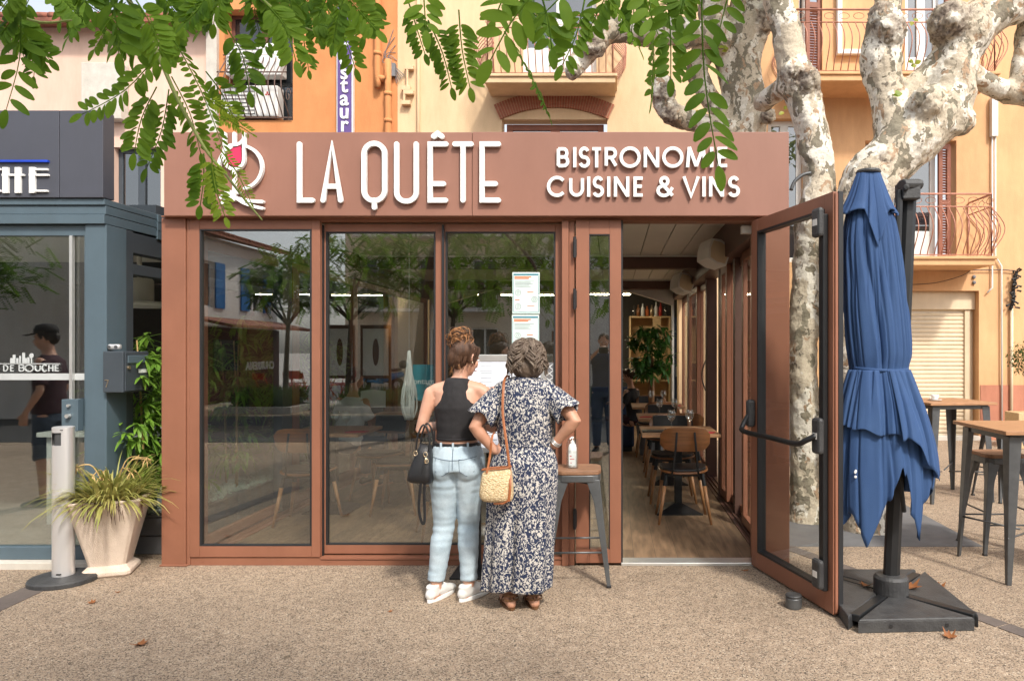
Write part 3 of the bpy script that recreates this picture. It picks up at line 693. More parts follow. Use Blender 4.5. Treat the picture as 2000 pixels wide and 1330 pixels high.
mb.prism([(p.x, p.z) for p in pts], lambda a, c, d: Vector((a, d, c)), YB-.032, YB-.003); mb.build('arch_joint', 'mortar', ba)
# arched head of the recess above the flat frame
mb = MB(); pts = [ar(-ta+2*ta*k/16, Rr-.02) for k in range(17)]
mb.prism([(p.x, p.z) for p in pts], lambda a, c, d: Vector((a, d, c)), YB-.004, YB-.002); mb.build('arch_soffit', 'render_yellow', b)
window_box(b, AX0+.06, AX1-.06, 3.9, PZ(238, YB), YB+.16, frame='shutter_brown', fw=.1)
window_box(b, *H3[2], YB+.12, fw=.075, low=.5, name='french_window')
balcony(b, PX(946, 11.45), PX(1202, 11.45), 11.45, YB, PZ(146, 11.45), PZ(28, 11.45), label='yellow slab balcony with a thin salmon railing above the brick arch', slab='render_yellow')
mb = MB()
for (u, v0, v1) in ((798, 135, 185), (792, 175, 205)): mb.cyl((PX(u, YB), YB-.08, PZ(v1, YB)), (PX(u, YB), YB-.08, PZ(v0, YB)), .02); mb.b6(PX(u-5, YB), PX(u+12, YB), YB-.1, YB-.02, PZ(v0+5, YB), PZ(v0-3, YB)); mb.b6(PX(u-5, YB), PX(u+12, YB), YB-.1, YB-.02, PZ(v1+3, YB), PZ(v1-5, YB))
tag(mb.build('hook_bracket', 'render_yellow', None, bevel=.004, loc=(PX(798, YB), YB, 5.6)), 'cream painted metal bracket on the yellow wall near the drain pipe', 'bracket')
mb = MB(); mb.cyl((PX(818, YB), YB-.03, 2.7), (PX(818, YB), YB-.03, 9.5), .03)
tag(mb.build('cable_pipe', 'render_yellow', None, smooth=True, loc=(PX(818, YB), YB, 2.7)), 'thin pale yellow pipe running straight up the yellow wall', 'pipe')
# ---- peach building on the right
b = thing('peach_building', 'peach rendered building with balconies and a roller shutter on the right', 'building', (5.5, YB, 0))
W1 = (PX(1690, YB), PX(1868, YB), PZ(512, YB), PZ(275, YB)); W2 = (PX(1560, YB), PX(1606, YB), PZ(150, YB), 8.6)
W3 = (PX(1768, YB), PX(1872, YB), PZ(150, YB), 8.6); W4 = (PX(1500, YB), PX(1570, YB), 3.0, PZ(232, YB)); WG = (PX(1600, YB), PX(1912, YB), 0, PZ(568, YB))
mb = MB(); wall(mb, 2.202, 11, 0, 9.6, YB, .34, [W1, W2, W3, W4, WG]); mb.build('wall', 'render_peach', b)
mb = MB(); mb.b6(PX(1912, YB)+.02, 11, YB-.012, YB-.001, 0, PZ(752, YB)); mb.build('dado', 'dado_pink', b)
window_box(b, W1[0]+.05, PX(1836, YB), W1[2], W1[3]-.02, YB+.18, fw=.09, low=.55, name='french_window')
louvre(b, PX(1834, YB), PX(1858, YB)+.02, W1[2]+.03, W1[3]-.04, YB+.06, yaw=R(12))
window_box(b, W3[0]+.03, PX(1842, YB), W3[2], W3[3]-.02, YB+.18, fw=.09, low=.4, name='french_window')
louvre(b, PX(1846, YB), PX(1872, YB), W3[2]+.03, W3[3]-.04, YB+.05, yaw=R(10))
window_box(b, W2[0], PX(1580, YB), W2[2], W2[3]-.02, YB+.18, fw=.07, split=1, name='french_window')
louvre(b, PX(1574, YB), PX(1606, YB), W2[2]+.03, W2[3]-.04, YB+.05, yaw=R(8))
window_box(b, *W4, YB+.15, fw=.09, name='french_window')
balcony(b, PX(1552, 11.3), PX(1950, 11.3), 11.3, YB, PZ(142, 11.3), PZ(17, 11.3), label='upper balcony with bellied salmon railing behind the plane tree limbs', slab='render_peach')
balcony(b, PX(1640, 11.3), PX(1944, 11.3), 11.3, YB, PZ(502, 11.3), PZ(378, 11.3), label='lower balcony with bellied salmon railing right of the blue umbrella', slab='render_peach')
# roller shutter
mb = MB(); zs = 0.02; X0, X1 = WG[0]+.15, PX(1893, YB)
while zs < PZ(606, YB):
    mb.prism([(0, zs), (-.014, zs+.012), (-.018, zs+.035), (-.014, zs+.058), (0, zs+.068)], lambda a, c, d: Vector((d, YB+.2+a, c)), X0, X1); zs += .0715
mb.build('roller_shutter', 'cream_shutter', b)
mb = MB(); zt = PZ(604, YB); mb.b6(WG[0], WG[1], YB+.12, YB+.3, zt, WG[3]-.002); mb.b6(WG[0], X0, YB+.15, YB+.3, 0, zt); mb.b6(X1, X1+.1, YB+.15, YB+.3, 0, zt-.001); mb.b6(X1+.1, WG[1]+0, YB+.2, YB+.3, 0, zt-.002)
mb.build('shutter_frame', 'cream_shutter', b, bevel=.01)
mb = MB(); mb.b6(WG[0]-.1, WG[1], YB-.06, YB+.1, -.01, .07); mb.build('door_step', 'stone_white', b, bevel=.01)
def pipe(name, pts, r, mat, label, cat='pipe'):
    mb = MB(); mb.sweep([Vector(p) for p in pts], r, 8)
    return tag(mb.build(name, mat, None, smooth=True, loc=pts[0]), label, cat)
Yp = YB-.04
mb = MB(); mb.b6(PX(1934, Yp), PX(1946, Yp), Yp-.06, Yp+.03, PZ(268, Yp), PZ(192, Yp)); tag(mb.build('cable_duct', 'white_paint', None, bevel=.004, loc=(PX(1940, Yp), Yp, 5.2)), 'short fat white cable duct high on the peach wall, right of the trees', 'duct')
mb = MB(); mb.b6(PX(1634, Yp), PX(1643, Yp), Yp-.06, Yp+.03, PZ(108, Yp), 9); mb.b6(PX(1643, Yp), PX(1735, Yp), Yp-.06, Yp+.03, PZ(108, Yp), PZ(99, Yp)); tag(mb.build('white_duct', 'white_paint', None, bevel=.004, loc=(PX(1640, Yp), Yp, 6.5)), 'white L shaped duct on the wall behind the upper balcony railing', 'duct')
pipe('conduit', [P(1938, 268, Yp), P(1938, 500, Yp), P(1938, 562, Yp), P(1928, 572, Yp)], .014, 'white_paint', 'thin white conduit ending in a bend beside the shutter corner')
pipe('conduit', [P(1944, 268, Yp), P(1944, 500, Yp), P(1956, 520, Yp), P(1957, 855, Yp)], .014, 'white_paint', 'long thin white conduit running down to the ground beside the roller shutter')
pipe('wall_pipe', [P(1976, 600, Yp), P(1975, 858, Yp)], .026, 'cream_shutter', 'cream pipe going down from the black bundle of cable on the right wall')
pipe('wall_cable', [P(1780, 526, Yp), P(1850, 528, Yp), P(1960, 527, Yp), P(1990, 530, Yp)], .009, 'iron_rust', 'thin brown cable stretched under the lower balcony', 'cable')
pipe('hanging_cable', smoothpts([P(1780, 556, Yp), P(1830, 552, Yp), P(1880, 538, Yp), P(1900, 524, Yp)], 5), .005, 'gasket', 'slack black wire drooping over the roller shutter lintel', 'cable')
mb = MB(); random.seed(5)
for k in range(26):
    p = P(1980+random.uniform(-5, 6)-(k-13)*.3, 528+k*3, Yp-.03); mb.sweep([p, p+Vector((random.uniform(-.08, .08), -.03, random.uniform(-.05, .05)))], [.012, .018], 6)
mb.sweep([P(1986, 530, Yp), P(1979, 560, Yp), P(1980, 585, Yp), P(1973, 606, Yp)], .028, 7)
tag(mb.build('string_lights', 'string_lamp', None, loc=P(1980, 560, Yp)), 'rolled up bundle of black festoon lights hanging on the right wall', 'lights')
mb = MB()
for dv in (0, 11): p = P(1902, 541+dv, Yp); mb.lathe((0, 0, 0), [(.03, 0), (.03, .02), (.012, .03)], 12)
for v in mb.bm.verts: pass
bmesh.ops.rotate(mb.bm, verts=mb.bm.verts[:], cent=(0, 0, 0), matrix=Matrix.Rotation(R(90), 3, 'X')); k2 = len(mb.bm.verts)//2
for i, v in enumerate(mb.bm.verts): v.co += P(1902, 541 + (0 if i < k2 else 11), Yp+.03)
tag(mb.build('wall_socket', 'planter_grey', None, loc=P(1902, 546, Yp)), 'small round double socket on the lintel over the roller shutter', 'socket')

# ================================================================== THE RESTAURANT TERRACE (front plane Y 5.09)
K = thing('restaurant_terrace', 'brown aluminium glazed restaurant terrace carrying large white lettering', 'restaurant', (-.95, 5.09, 0))
YF = 5.09; YS = 4.995                      # frames, sign face
XL, XR = PX(320, YF), PX(1541, YF); XIL, XIR = -3.02, 1.12
def fx(u): return PX(u, YF)
def fz(v): return PZ(v, YF)
ZH = fz(433)
mb = MB(); mb.b6(PX(320, YS), PX(922, YS)-.0015, YS, YF+.11, PZ(422, YS), PZ(258.5, YS)); mb.b6(PX(922, YS)+.0015, PX(1541, YS), YS, YF+.11, PZ(422, YS), PZ(258, YS))
fascia = mb.build('fascia', 'brown_fascia', K, bevel=.004)
mb = MB(); mb.b6(XL+.02, XR-.02, YS+.03, YF+.1, ZH+.03, PZ(422, YS)-.001); mb.b6(XL+.02, XR-.02, YF-.012, YF+.1, ZH, ZH+.029); mb.build('header', 'brown_alu', K, bevel=.003)
# corner posts
mb = MB(); mb.b6(XL, fx(367), YF-.03, YF+.22, 0, ZH+.02); mb.b6(fx(367)+.001, fx(374), YF-.02, YF+.15, 0, ZH+.01)
mb.b6(fx(318), fx(372), YF-.045, YF+.2, 0, .012); mb.build('corner_post', 'brown_alu', K, bevel=.006)
mb = MB(); mb.b6(fx(1476), fx(1541), YF-.02, YF+.2, 0, ZH+.02); mb.build('corner_post', 'brown_alu', K, bevel=.006)
# roof, side and rear
mb = MB(); mb.b6(XL+.03, XR-.03, YF+.12, YB-.01, 2.68, 2.80); mb.b6(XL+.01, XL+.12, YF+.14, YB-.01, 2.801, 2.98); mb.b6(XR-.12, XR-.01, YF+.14, YB-.01, 2.801, 2.98); rf = mb.build('roof', 'brown_dark', K)
mb = MB(); xx = XIL
while xx < XIR-.1:
    mb.b6(xx+.004, min(xx+.235, XIR-.1), YF+.2, YB-.02, 2.655, 2.676); xx += .24
mb.build('ceiling_panel', 'ceiling_white', K, bevel=.002)
mb = MB()
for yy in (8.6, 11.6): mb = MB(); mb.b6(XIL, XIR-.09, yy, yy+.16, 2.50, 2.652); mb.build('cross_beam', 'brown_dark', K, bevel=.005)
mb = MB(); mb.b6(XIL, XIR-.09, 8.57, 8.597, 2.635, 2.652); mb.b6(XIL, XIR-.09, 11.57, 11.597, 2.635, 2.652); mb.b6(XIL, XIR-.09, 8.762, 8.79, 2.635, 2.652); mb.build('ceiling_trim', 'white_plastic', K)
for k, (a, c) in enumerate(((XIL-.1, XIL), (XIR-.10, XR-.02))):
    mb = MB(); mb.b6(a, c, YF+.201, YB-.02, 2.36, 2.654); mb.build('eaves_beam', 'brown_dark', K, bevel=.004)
mb = MB(); mb.b6(XIL-.08, XIR+.1, YF+.02, YB+.30, .004, .022); tag(mb.build('floor', 'vinyl_floor', K))
# glazed side walls of sliding panels
def side_panel(x, y0, y1, w=.075, tone='brown_alu', gl='clear_glass', hnd=None):
    mb = MB(); z0, z1 = .05, 2.355
    mb.b6(x-.022, x+.022, y0, y0+w, z0, z1); mb.b6(x-.022, x+.022, y1-w, y1, z0, z1); mb.b6(x-.022, x+.022, y0+w, y1-w, z0, z0+w); mb.b6(x-.022, x+.022, y0+w, y1-w, z1-w, z1)
    p = mb.build('side_panel', tone, K, bevel=.004)
    mb = MB(); mb.b6(x-.004, x+.004, y0+w*.8, y1-w*.8, z0+w*.8, z1-w*.8); mb.build('pane', gl, p)
    if hnd:
        mb = MB(); mb.sweep([(x-.03-.06*math.sin(math.pi*t), hnd, 1.2-.2+.42*t-.0) for t in [i/10 for i in range(11)]], .009, 7); mb.build('handle', 'iron_rust', p, smooth=True)
for a, c, dx in ((5.34, 6.15, .0), (6.05, 7.05, .05), (6.95, 7.35, .0), (8.55, 9.5, .05), (9.4, 10.4, .0), (10.9, 11.9, .05)):
    side_panel(1.165+dx-.03, a, c, hnd=(8.72 if a == 8.55 else None))
for a in (6.5, 7.42, 8.45, 10.5):
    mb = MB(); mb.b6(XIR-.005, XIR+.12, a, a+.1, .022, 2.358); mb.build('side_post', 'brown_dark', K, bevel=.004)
mb = MB()
for k, x in enumerate((1.095, 1.135, 1.18)): mb.b6(x, x+.012, YF+.2, YB-.05, .0225, .045)
mb.b6(1.06, 1.235, YF+.2, YB-.05, .018, .03); mb.build('floor_track', 'brown_dark', K)
for a, c in ((5.32, 6.9), (6.9, 8.5), (8.5, 10.1), (10.1, 11.8)): side_panel(XIL-.04, a, c, tone='brown_alu')
mb = MB()
for x in (-3.01, -2.975): mb.b6(x, x+.008, YF+.2, YB-.05, .0225, .05)
mb.b6(-3.12, -2.93, YF+.2, YB-.05, .018, .032); mb.build('floor_track', 'brown_alu', K)
mb = MB(); mb.b6(XIL-.075, XIL+.01, 6.55, 6.75, .022, 2.358); mb.build('side_post', 'slate_dark', K, bevel=.004)
# ---- the three sliding panels of the front
def slider(u0, u1, y, st, z0, z1, top, bot, stl=None):
    mb = MB(); x0, x1 = fx(u0), fx(u1); a = (st if stl is None else stl)/275; st_ = st/275
    if a > 0: mb.b6(x0, x0+a, y-.022, y+.022, z0, z1)
    if st_ > 0: mb.b6(x1-st_, x1, y-.022, y+.022, z0, z1)
    mb.b6(x0+a, x1-st_, y-.021, y+.021, z0, z0+bot); mb.b6(x0+a, x1-st_, y-.021, y+.021, z1-top, z1)
    p = mb.build('sliding_panel', 'brown_alu', K, bevel=.003)
    mb = MB(); q = .012; X0, X1, Z0, Z1 = x0+a, x1-st_, z0+bot, z1-top
    mb.b6(X0, X0+q, y-.0215, y+.012, Z0, Z1); mb.b6(X1-q, X1, y-.0215, y+.012, Z0, Z1); mb.b6(X0+q, X1-q, y-.0212, y+.012, Z0, Z0+q*.7); mb.b6(X0+q, X1-q, y-.0212, y+.012, Z1-q*.7, Z1); mb.build('gasket', 'gasket', p)
    mb = MB(); mb.b6(X0, X1, y-.003, y+.003, Z0, Z1); mb.build('pane', 'pane_glass', p)
    return p
slider(374, 627, YF, 16, fz(1086), fz(431), .065, .078, 19)
slider(629, 862, YF+.06, 14, fz(1084), fz(436), .055, .063, 3)
slider(863, 1098, YF+.06, 14, fz(1084), fz(436), .055, .063, 4)
mb = MB(); mb.b6(fx(862), fx(866), YF+.015, YF+.04, .05, ZH-.02); mb.b6(fx(622), fx(629), YF+.024, YF+.04, .05, ZH-.02); mb.build('gasket_strip', 'gasket', K)
mb = MB(); mb.b6(fx(374), fx(1098), YF-.01, YF+.1, 0, fz(1086)-.003); mb.b6(fx(628), fx(1098), YF-.02, YF+.03, .045, .048)
for u in (398, 645, 780): mb.b6(fx(u-4), fx(u+4), YF-.0125, YF-.0105, .022, .026)
mb.build('bottom_track', 'brown_alu', K, bevel=.003)
mb = MB(); mb.b6(fx(628), fx(1098), YF-.005, YF+.035, .0485, .053); mb.build('rail', 'bright_alu', K)
mb = MB(); mb.b6(fx(1098), fx(1111), YF-.03, YF+.1, 0, ZH); mb.b6(fx(1111)+.001, fx(1122), YF-.01, YF+.1, 0, ZH-.001); mb.build('door_jamb', 'brown_alu', K, bevel=.003)
# fixed narrow leaf
mb = MB(); x0, x1 = fx(1125), fx(1213); g0, g1 = fx(1151), fx(1191); z0, z1 = .022, fz(431)
mb.b6(x0, g0, YF-.03, YF+.03, z0, z1); mb.b6(g1, x1, YF-.03, YF+.03, z0, z1); mb.b6(g0, g1, YF-.029, YF+.029, z0, fz(1070)); mb.b6(g0, g1, YF-.029, YF+.029, fz(459), z1)
nl = mb.build('narrow_door_leaf', 'brown_alu', K, bevel=.003)
mb = MB(); mb.b6(g0, g1, YF-.003, YF+.003, fz(1070), fz(459)); mb.build('pane', 'pane_glass', nl)
mb = MB(); mb.b6(g0, g0+.007, YF-.0295, YF+.01, fz(1070), fz(459)); mb.b6(g1-.007, g1, YF-.0295, YF+.01, fz(1070), fz(459)); mb.b6(g0+.007, g1-.007, YF-.0293, YF+.01, fz(459)-.006, fz(459)); mb.b6(x1, x1+.012, YF-.02, YF+.03, z0, z1); mb.build('gasket', 'gasket', nl)
for v in (485, 585, 1010):
    mb = MB(); mb.cyl((fx(1123), YF-.045, fz(v+20)), (fx(1123), YF-.045, fz(v-20)), .011); mb.b6(fx(1123), fx(1127), YF-.045, YF-.031, fz(v+16), fz(v-16)); mb.build('hinge', 'gasket', nl)
mb = MB(); mb.b6(fx(1213), fx(1476), YF-.03, YF+.1, .001, .024); mb.build('threshold', 'bright_alu', K, bevel=.004)
mb = MB(); mb.b6(fx(1453), fx(1474), YF+.08, YF+.14, fz(452), fz(437)); mb.build('door_closer', 'white_plastic', K, bevel=.003)
# ---- the open door leaf, hinged at the right jamb
hx, hy = fx(1473), YF-.035; ex, ey = 1.292, 4.10
dl = math.hypot(ex-hx, ey-hy); ang = math.atan2(ey-hy, ex-hx)
def D(s_, o, z): return Vector((hx+math.cos(ang)*s_ + math.sin(ang)*o*-1, hy+math.sin(ang)*s_ + math.cos(ang)*o, z))
def dbox(mb, s0, s1, o0, o1, z0, z1):
    mb.box(D((s0+s1)/2, (o0+o1)/2, (z0+z1)/2), (s1-s0, o1-o0, z1-z0), (0, 0, ang))
DZ0, DZ1 = .015, ZH-.005
mb = MB(); st = .085
dbox(mb, 0, st, -.03, .03, DZ0, DZ1); dbox(mb, dl-st, dl, -.03, .03, DZ0, DZ1); dbox(mb, st, dl-st, -.029, .029, DZ0, DZ0+.11); dbox(mb, st, dl-st, -.029, .029, DZ1-.085, DZ1)
dbox(mb, dl, dl+.012, -.022, -.004, DZ0+.01, DZ1-.01)
door = mb.build('open_door', 'brown_alu', K, bevel=.003); door['label'] = 'tall brown glass door leaf standing open towards the viewer'
mb = MB(); dbox(mb, st-.01, dl-st+.01, -.004, .004, DZ0+.1, DZ1-.07); mb.build('pane', 'door_glass', door)
mb = MB(); q = .014
for a0, a1, c0, c1 in ((st, st+q, DZ0+.11, DZ1-.085), (dl-st-q, dl-st, DZ0+.11, DZ1-.085), (st+q, dl-st-q, DZ0+.11, DZ0+.11+q), (st+q, dl-st-q, DZ1-.085-q, DZ1-.085)): dbox(mb, a0, a1, -.0305, .0305, c0, c1)
dbox(mb, dl+.0005, dl+.010, .0, .03, DZ0, DZ1); mb.build('gasket', 'gasket', door)
# panic hardware on the inner face (towards -X here, that is o > 0 or < 0)
side = -1 if D(.5, -.1, 0).x < D(.5, .1, 0).x else 1
mb = MB(); o0, o1 = sorted((side*.0315, side*.065)); sl = dl-.07
dbox(mb, sl-.025, sl+.025, o0, o1, DZ0+.12, DZ1-.12); vr = mb.build('lock_rod', 'black_metal', door, bevel=.006)
def lock(z, h):
    mb = MB(); a0, a1 = sorted((side*.066, side*.105)); dbox(mb, sl-.045, sl+.045, a0, a1, z-h/2, z+h/2); l = mb.build('lock_box', 'black_plastic', door, bevel=.018)
    mb = MB(); a0, a1 = sorted((side*.1045, side*.107)); dbox(mb, sl-.022, sl+.022, a0, a1, z-.018, z+.018); mb.build('maker_plate', 'white_plastic', l)
zb_ = 1.03
lock(DZ1-.17, .17); lock(zb_, .21); lock(DZ0+.22, .17)
mb = MB(); a0, a1 = sorted((side*.032, side*.09)); dbox(mb, .02, .075, a0, a1, zb_-.04, zb_+.15); mb.build('bar_mount', 'black_plastic', door, bevel=.018)
mb = MB(); mb.sweep(smoothpts([D(.05, side*.06, zb_+.07), D(.055, side*.12, zb_-.02), D(.12, side*.15, zb_-.06), D(.5, side*.15, zb_-.06), D(dl-.2, side*.15, zb_-.06), D(dl-.11, side*.14, zb_-.03), D(dl-.07, side*.10, zb_)], 4), .017, 10); mb.build('panic_bar', 'black_metal', door, smooth=True)
mb = MB(); mb.cyl(D(dl-.045, -side*.03, 1.03), D(dl-.045, -side*.075, 1.03), .022); mb.cyl(D(dl-.045, -side*.0755, 1.03), D(dl-.045, -side*.10, 1.03), .018); mb.cyl(D(dl-.045, -side*.03, .9), D(dl-.045, -side*.045, .9), .012); mb.build('door_knob', 'black_metal', door, smooth=False, bevel=.002)
# ---- sign lettering
fs = lambda u, v, d: Vector((PX(u, YS), YS+d, PZ(v, YS)))
mb = MB(); w = 9.6; kk = [0]
def st_(pts, closed=False):
    kk[0] += 1; mb.ribbon(pts, w, fs, -.030-kk[0]*.0004, -.010, closed=closed, rnd=True)
for q in ([(588, 284), (588, 393), (613, 393)], [(634, 393), (651, 284), (668, 393)], [(641, 366), (661, 366)],
          [(777, 284)]+arc(796, 378, 19, 17, 180, 0)+[(815, 284)],
          [(873, 284), (842, 284), (842, 393), (872, 393)], [(842, 361), (868, 361)],
          [(890, 284), (922, 284)], [(906, 284), (906, 393)], [(975, 284), (943, 284), (943, 393), (975, 393)], [(943, 361), (969, 361)], [(734, 393), (734, 407)], [(849, 269), (857, 263.5), (865, 269)]): st_(q)
st_(arc(734, 303, 20, 20, 180, 360, 16)+arc(734, 374, 20, 20, 0, 180, 16), closed=True)
mb.build('sign_name', 'white_letter', fascia); mb = MB()
spec = [('B', 1088, 1113, 290, 329), ('I', 1120, 1126, 290, 329), ('S', 1130, 1153, 289, 330), ('T', 1154, 1177, 290, 329), ('R', 1181, 1206, 290, 329), ('O', 1210, 1251, 289, 330), ('N', 1257, 1287, 290, 329), ('O', 1293, 1334, 289, 330), ('M', 1339, 1379, 290, 329), ('I', 1386, 1392, 290, 329), ('E', 1400, 1422, 290, 329),
        ('C', 1069, 1107, 346, 387), ('U', 1112, 1141, 347, 386), ('I', 1147, 1153, 347, 386), ('S', 1157, 1180, 346, 387), ('I', 1186, 1192, 347, 386), ('N', 1199, 1229, 347, 386), ('E', 1237, 1258, 347, 386), ('&', 1281, 1316, 346, 387), ('V', 1332, 1366, 347, 386), ('I', 1371, 1377, 347, 386), ('N', 1384, 1413, 347, 386), ('S', 1420, 1444, 346, 387)]
letters(mb, spec, 6.2, fs, -.026, -.008); mb.build('sign_subtitle', 'white_letter', fascia)
mb = MB(); w = 6.0
for q in ([(443, 264), (443, 314)]+arc(462, 314, 19, 19, 180, 0)[1:]+[(481, 264)], [(462, 264), (462, 283)], [(446, 296), (452, 288), (462, 286), (472, 284), (480, 276)], [(462, 333), (462, 392)], arc(474, 329, 42, 42, -75, 78, 20), arc(474, 329, 42, 42, 150, 245, 10),
          [(440, 398), (455, 388), (475, 391), (497, 395), (517, 396)], [(446, 376), (462, 386), (480, 398), (500, 405), (517, 409)], [(437, 388), (450, 378), (470, 378)]): st_(smoothpts(q, 3) if len(q) in (5, 3) else q)
mb.build('logo', 'white_letter', fascia)
mb = MB(); mb.prism([(449, 300), (454, 292), (463, 291), (474, 287), (475.5, 313)]+arc(462, 313, 13.5, 13.5, 0, 180, 12), fs, -.030, -.004); mb.build('logo_wine', 'pink_fill', fascia)

# ================================================================== THE DARK GREY TERRACE NEXT DOOR
N1 = thing('grey_terrace', 'slate grey glazed terrace with partial white lettering at the left edge', 'restaurant', (-5.5, YF, 0))
yf = 5.0; gx = lambda u: PX(u, yf); gz = lambda v: PZ(v, yf)
mb = MB(); mb.b6(-15.0, gx(116)-.002, yf, yf+.115, gz(386), gz(216)); mb.b6(gx(116)+.002, gx(201), yf, yf+.115, gz(386), gz(216)); gf = mb.build('fascia', 'slate_fascia', N1, bevel=.003)
mb = MB(); XG = gx(200)
for k, (v0, v1, dy) in enumerate(((387, 399, .02), (400, 417, .035), (418, 436, .02))): mb.b6(-15.0, XG-.001*k, yf+dy, yf+.6, gz(v1), gz(v0)); mb.b6(XG-.12, XG+.01-.003*k, yf+.601, YB-.3, gz(v1)-.02, gz(v0))
mb.build('gutter_beam', 'slate_alu', N1, bevel=.003)
mb = MB(); mb.b6(gx(158), XG, yf+.04, yf+.25, 0, gz(437)); mb.b6(gx(186), gx(196), yf+.03, yf+.039, .03, .10); mb.build('corner_post', 'slate_alu', N1, bevel=.004)
mb = MB(); mb.b6(XG-.08, XG-.004, yf+.251, yf+.33, 0, gz(437)); mb.b6(XG-.1, XG-.01, 7.9, 8.1, 0, gz(437)-.03); mb.b6(XG-.1, XG-.012, 11, 11.2, 0, gz(437)-.03); mb.b6(XG-.1, XG-.008, yf+.331, 11, gz(437)-.16, gz(437)-.01); mb.b6(XG-.09, XG-.01, yf+.331, 11, gz(437)-.32, gz(437)-.24); mb.build('side_frame', 'slate_dark', N1, bevel=.003)
mb = MB(); mb.b6(-15.0, gx(157), yf+.06, yf+.12, gz(458), gz(437)-.001); mb.b6(gx(153), gx(157.5), yf+.055, yf+.1, .07, gz(458)); mb.b6(-15.0, gx(157), yf+.05, yf+.12, .05, gz(1072)); mb.b6(gx(120), gx(152), yf+.0, yf+.06, gz(842), gz(780)); sf = mb.build('door_frame', 'slate_alu', N1, bevel=.003)
mb = MB(); mb.b6(-15.0, gx(153), yf+.085, yf+.092, .10, gz(457)); mb.build('pane', 'pane_glass', N1)
mb = MB(); mb.b6(gx(124), gx(130), yf+.05, yf+.08, .10, gz(458)); mb.build('glass_edge', 'bright_alu', N1, bevel=.003)
mb = MB(); mb.cyl((gx(136), yf-.002, gz(792)), (gx(136), yf-.02, gz(792)), .010); mb.cyl((gx(136), yf-.002, gz(812)), (gx(136), yf-.03, gz(812)), .014); mb.build('lock', 'bright_alu', N1)
mb = MB(); mb.b6(-15.0, gx(150), yf+.078, yf+.083, gz(743), gz(730)); mb.b6(gx(-20), gx(100), yf+.078, yf+.083, gz(711.5), gz(710)); mb.build('frosted_band', 'frost', N1)
ff = lambda u, v, d: Vector((gx(u), yf+.08+d, gz(v)))
mb = MB(); letters(mb, [('D', -12, -2, 713, 726), ('E', 2, 10, 713, 726), ('B', 19, 31, 712, 726), ('O', 31, 49, 712, 727), ('U', 51, 63, 713, 726), ('C', 65, 76, 712, 727), ('H', 78, 88, 713, 726), ('E', 91, 99, 713, 726)], 2, ff, -.004, 0)
for u, v, w_, h_ in ((2, 704, 8, 9), (7, 698, 5, 10), (14, 703, 4, 7), (20, 700, 3, 10), (26, 696, 5, 14), (31, 703, 4, 7), (36, 702, 4, 8), (43, 697, 2, 13)): mb.prism([(u, v-h_/2), (u+w_, v-h_/2), (u+w_, 710), (u, 710)], ff, -.004-.0002*u/10, 0)
mb.prism(arc(44, 695, 4, 5, 0, 345, 12), ff, -.0052, 0); mb.build('window_lettering', 'decal', N1)
fg = lambda u, v, d: Vector((gx(u), yf+d, gz(v)))
mb = MB()
for q in ([(14, 328), (14, 378)], [(38, 328), (38, 378)], [(7, 343), (50, 343)], [(66, 328), (66, 378)], [(64, 332), (96, 332)], [(60, 343), (98, 343)], [(64, 374), (96, 374)], [(-6, 332), (6, 332)], [(-6, 374), (6, 374)], [(-40, 328), (-40, 378)], [(-25, 374), (-6, 374)]):
    kk[0] += 1; mb.ribbon(q, 11 if q[0][0] == q[1][0] else 3.6, fg, -.010-kk[0]*.0003, -.001)
mb.build('sign_letters', 'white_letter', gf)
mb = MB(); mb.ribbon([(-200, 316), (97, 316)], 4, fg, -.02, -.001); mb.build('sign_bar', 'blue_bar', gf)
mb = MB(); mb.b6(-15.0, XG-.02, yf+.62, YB-.2, 2.55, 2.66); mb.build('roof', 'slate_dark', N1)
mb = MB(); mb.b6(-15.0, XG-.13, yf+.13, YB-.2, -.01, .03); mb.build('floor', 'road_pale', N1)
mb = MB(); mb.b6(-15.0, gx(190), yf-.02, yf+.1, -.01, .048); mb.build('threshold', 'stone_white', N1, bevel=.006)
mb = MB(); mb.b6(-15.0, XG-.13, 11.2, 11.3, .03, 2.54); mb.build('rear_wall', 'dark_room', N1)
mb = MB(); mb.b6(-15.0, XG-.14, yf+.2, yf+3, 2.5, 2.53); mb.build('ceiling', 'ceiling_white', N1)
# shelf with glassware inside the grey terrace, heater drum seen through its side
t = thing('ceiling_heater', 'white drum shaped ceiling heater inside the grey terrace', 'heater', (-4.35, 6.6, 2.0))
mb = MB(); mb.lathe((-4.35, 6.6, 1.96), [(.11, 0), (.115, .02), (.115, .20), (.10, .22)], 24); mb.build('drum', 'white_plastic', t, smooth=False)
mb = MB(); mb.lathe((-4.35, 6.6, 1.93), [(.36, .025), (.37, .012), (.30, -.01), (.12, -.02)], 28); mb.build('dish', 'white_plastic', t, smooth=True)
mb = MB(); mb.cyl((-4.35, 6.6, 2.18), (-4.35, 6.6, 2.56), .02); mb.build('rod', 'white_plastic', t)
t = thing('service_table', 'pale service table with glasses inside the grey terrace behind the bamboo', 'table', (-4.3, 6.4, 0))
mb = MB(); mb.b6(-4.9, -3.8, 6.1, 6.8, .78, .82); mb.build('table_top', 'white_paint', t, bevel=.005)
mb = MB()
for x in (-4.85, -3.9): mb.b6(x, x+.05, 6.15, 6.75, .03, .779)
mb.build('side_panel', 'white_paint', t)
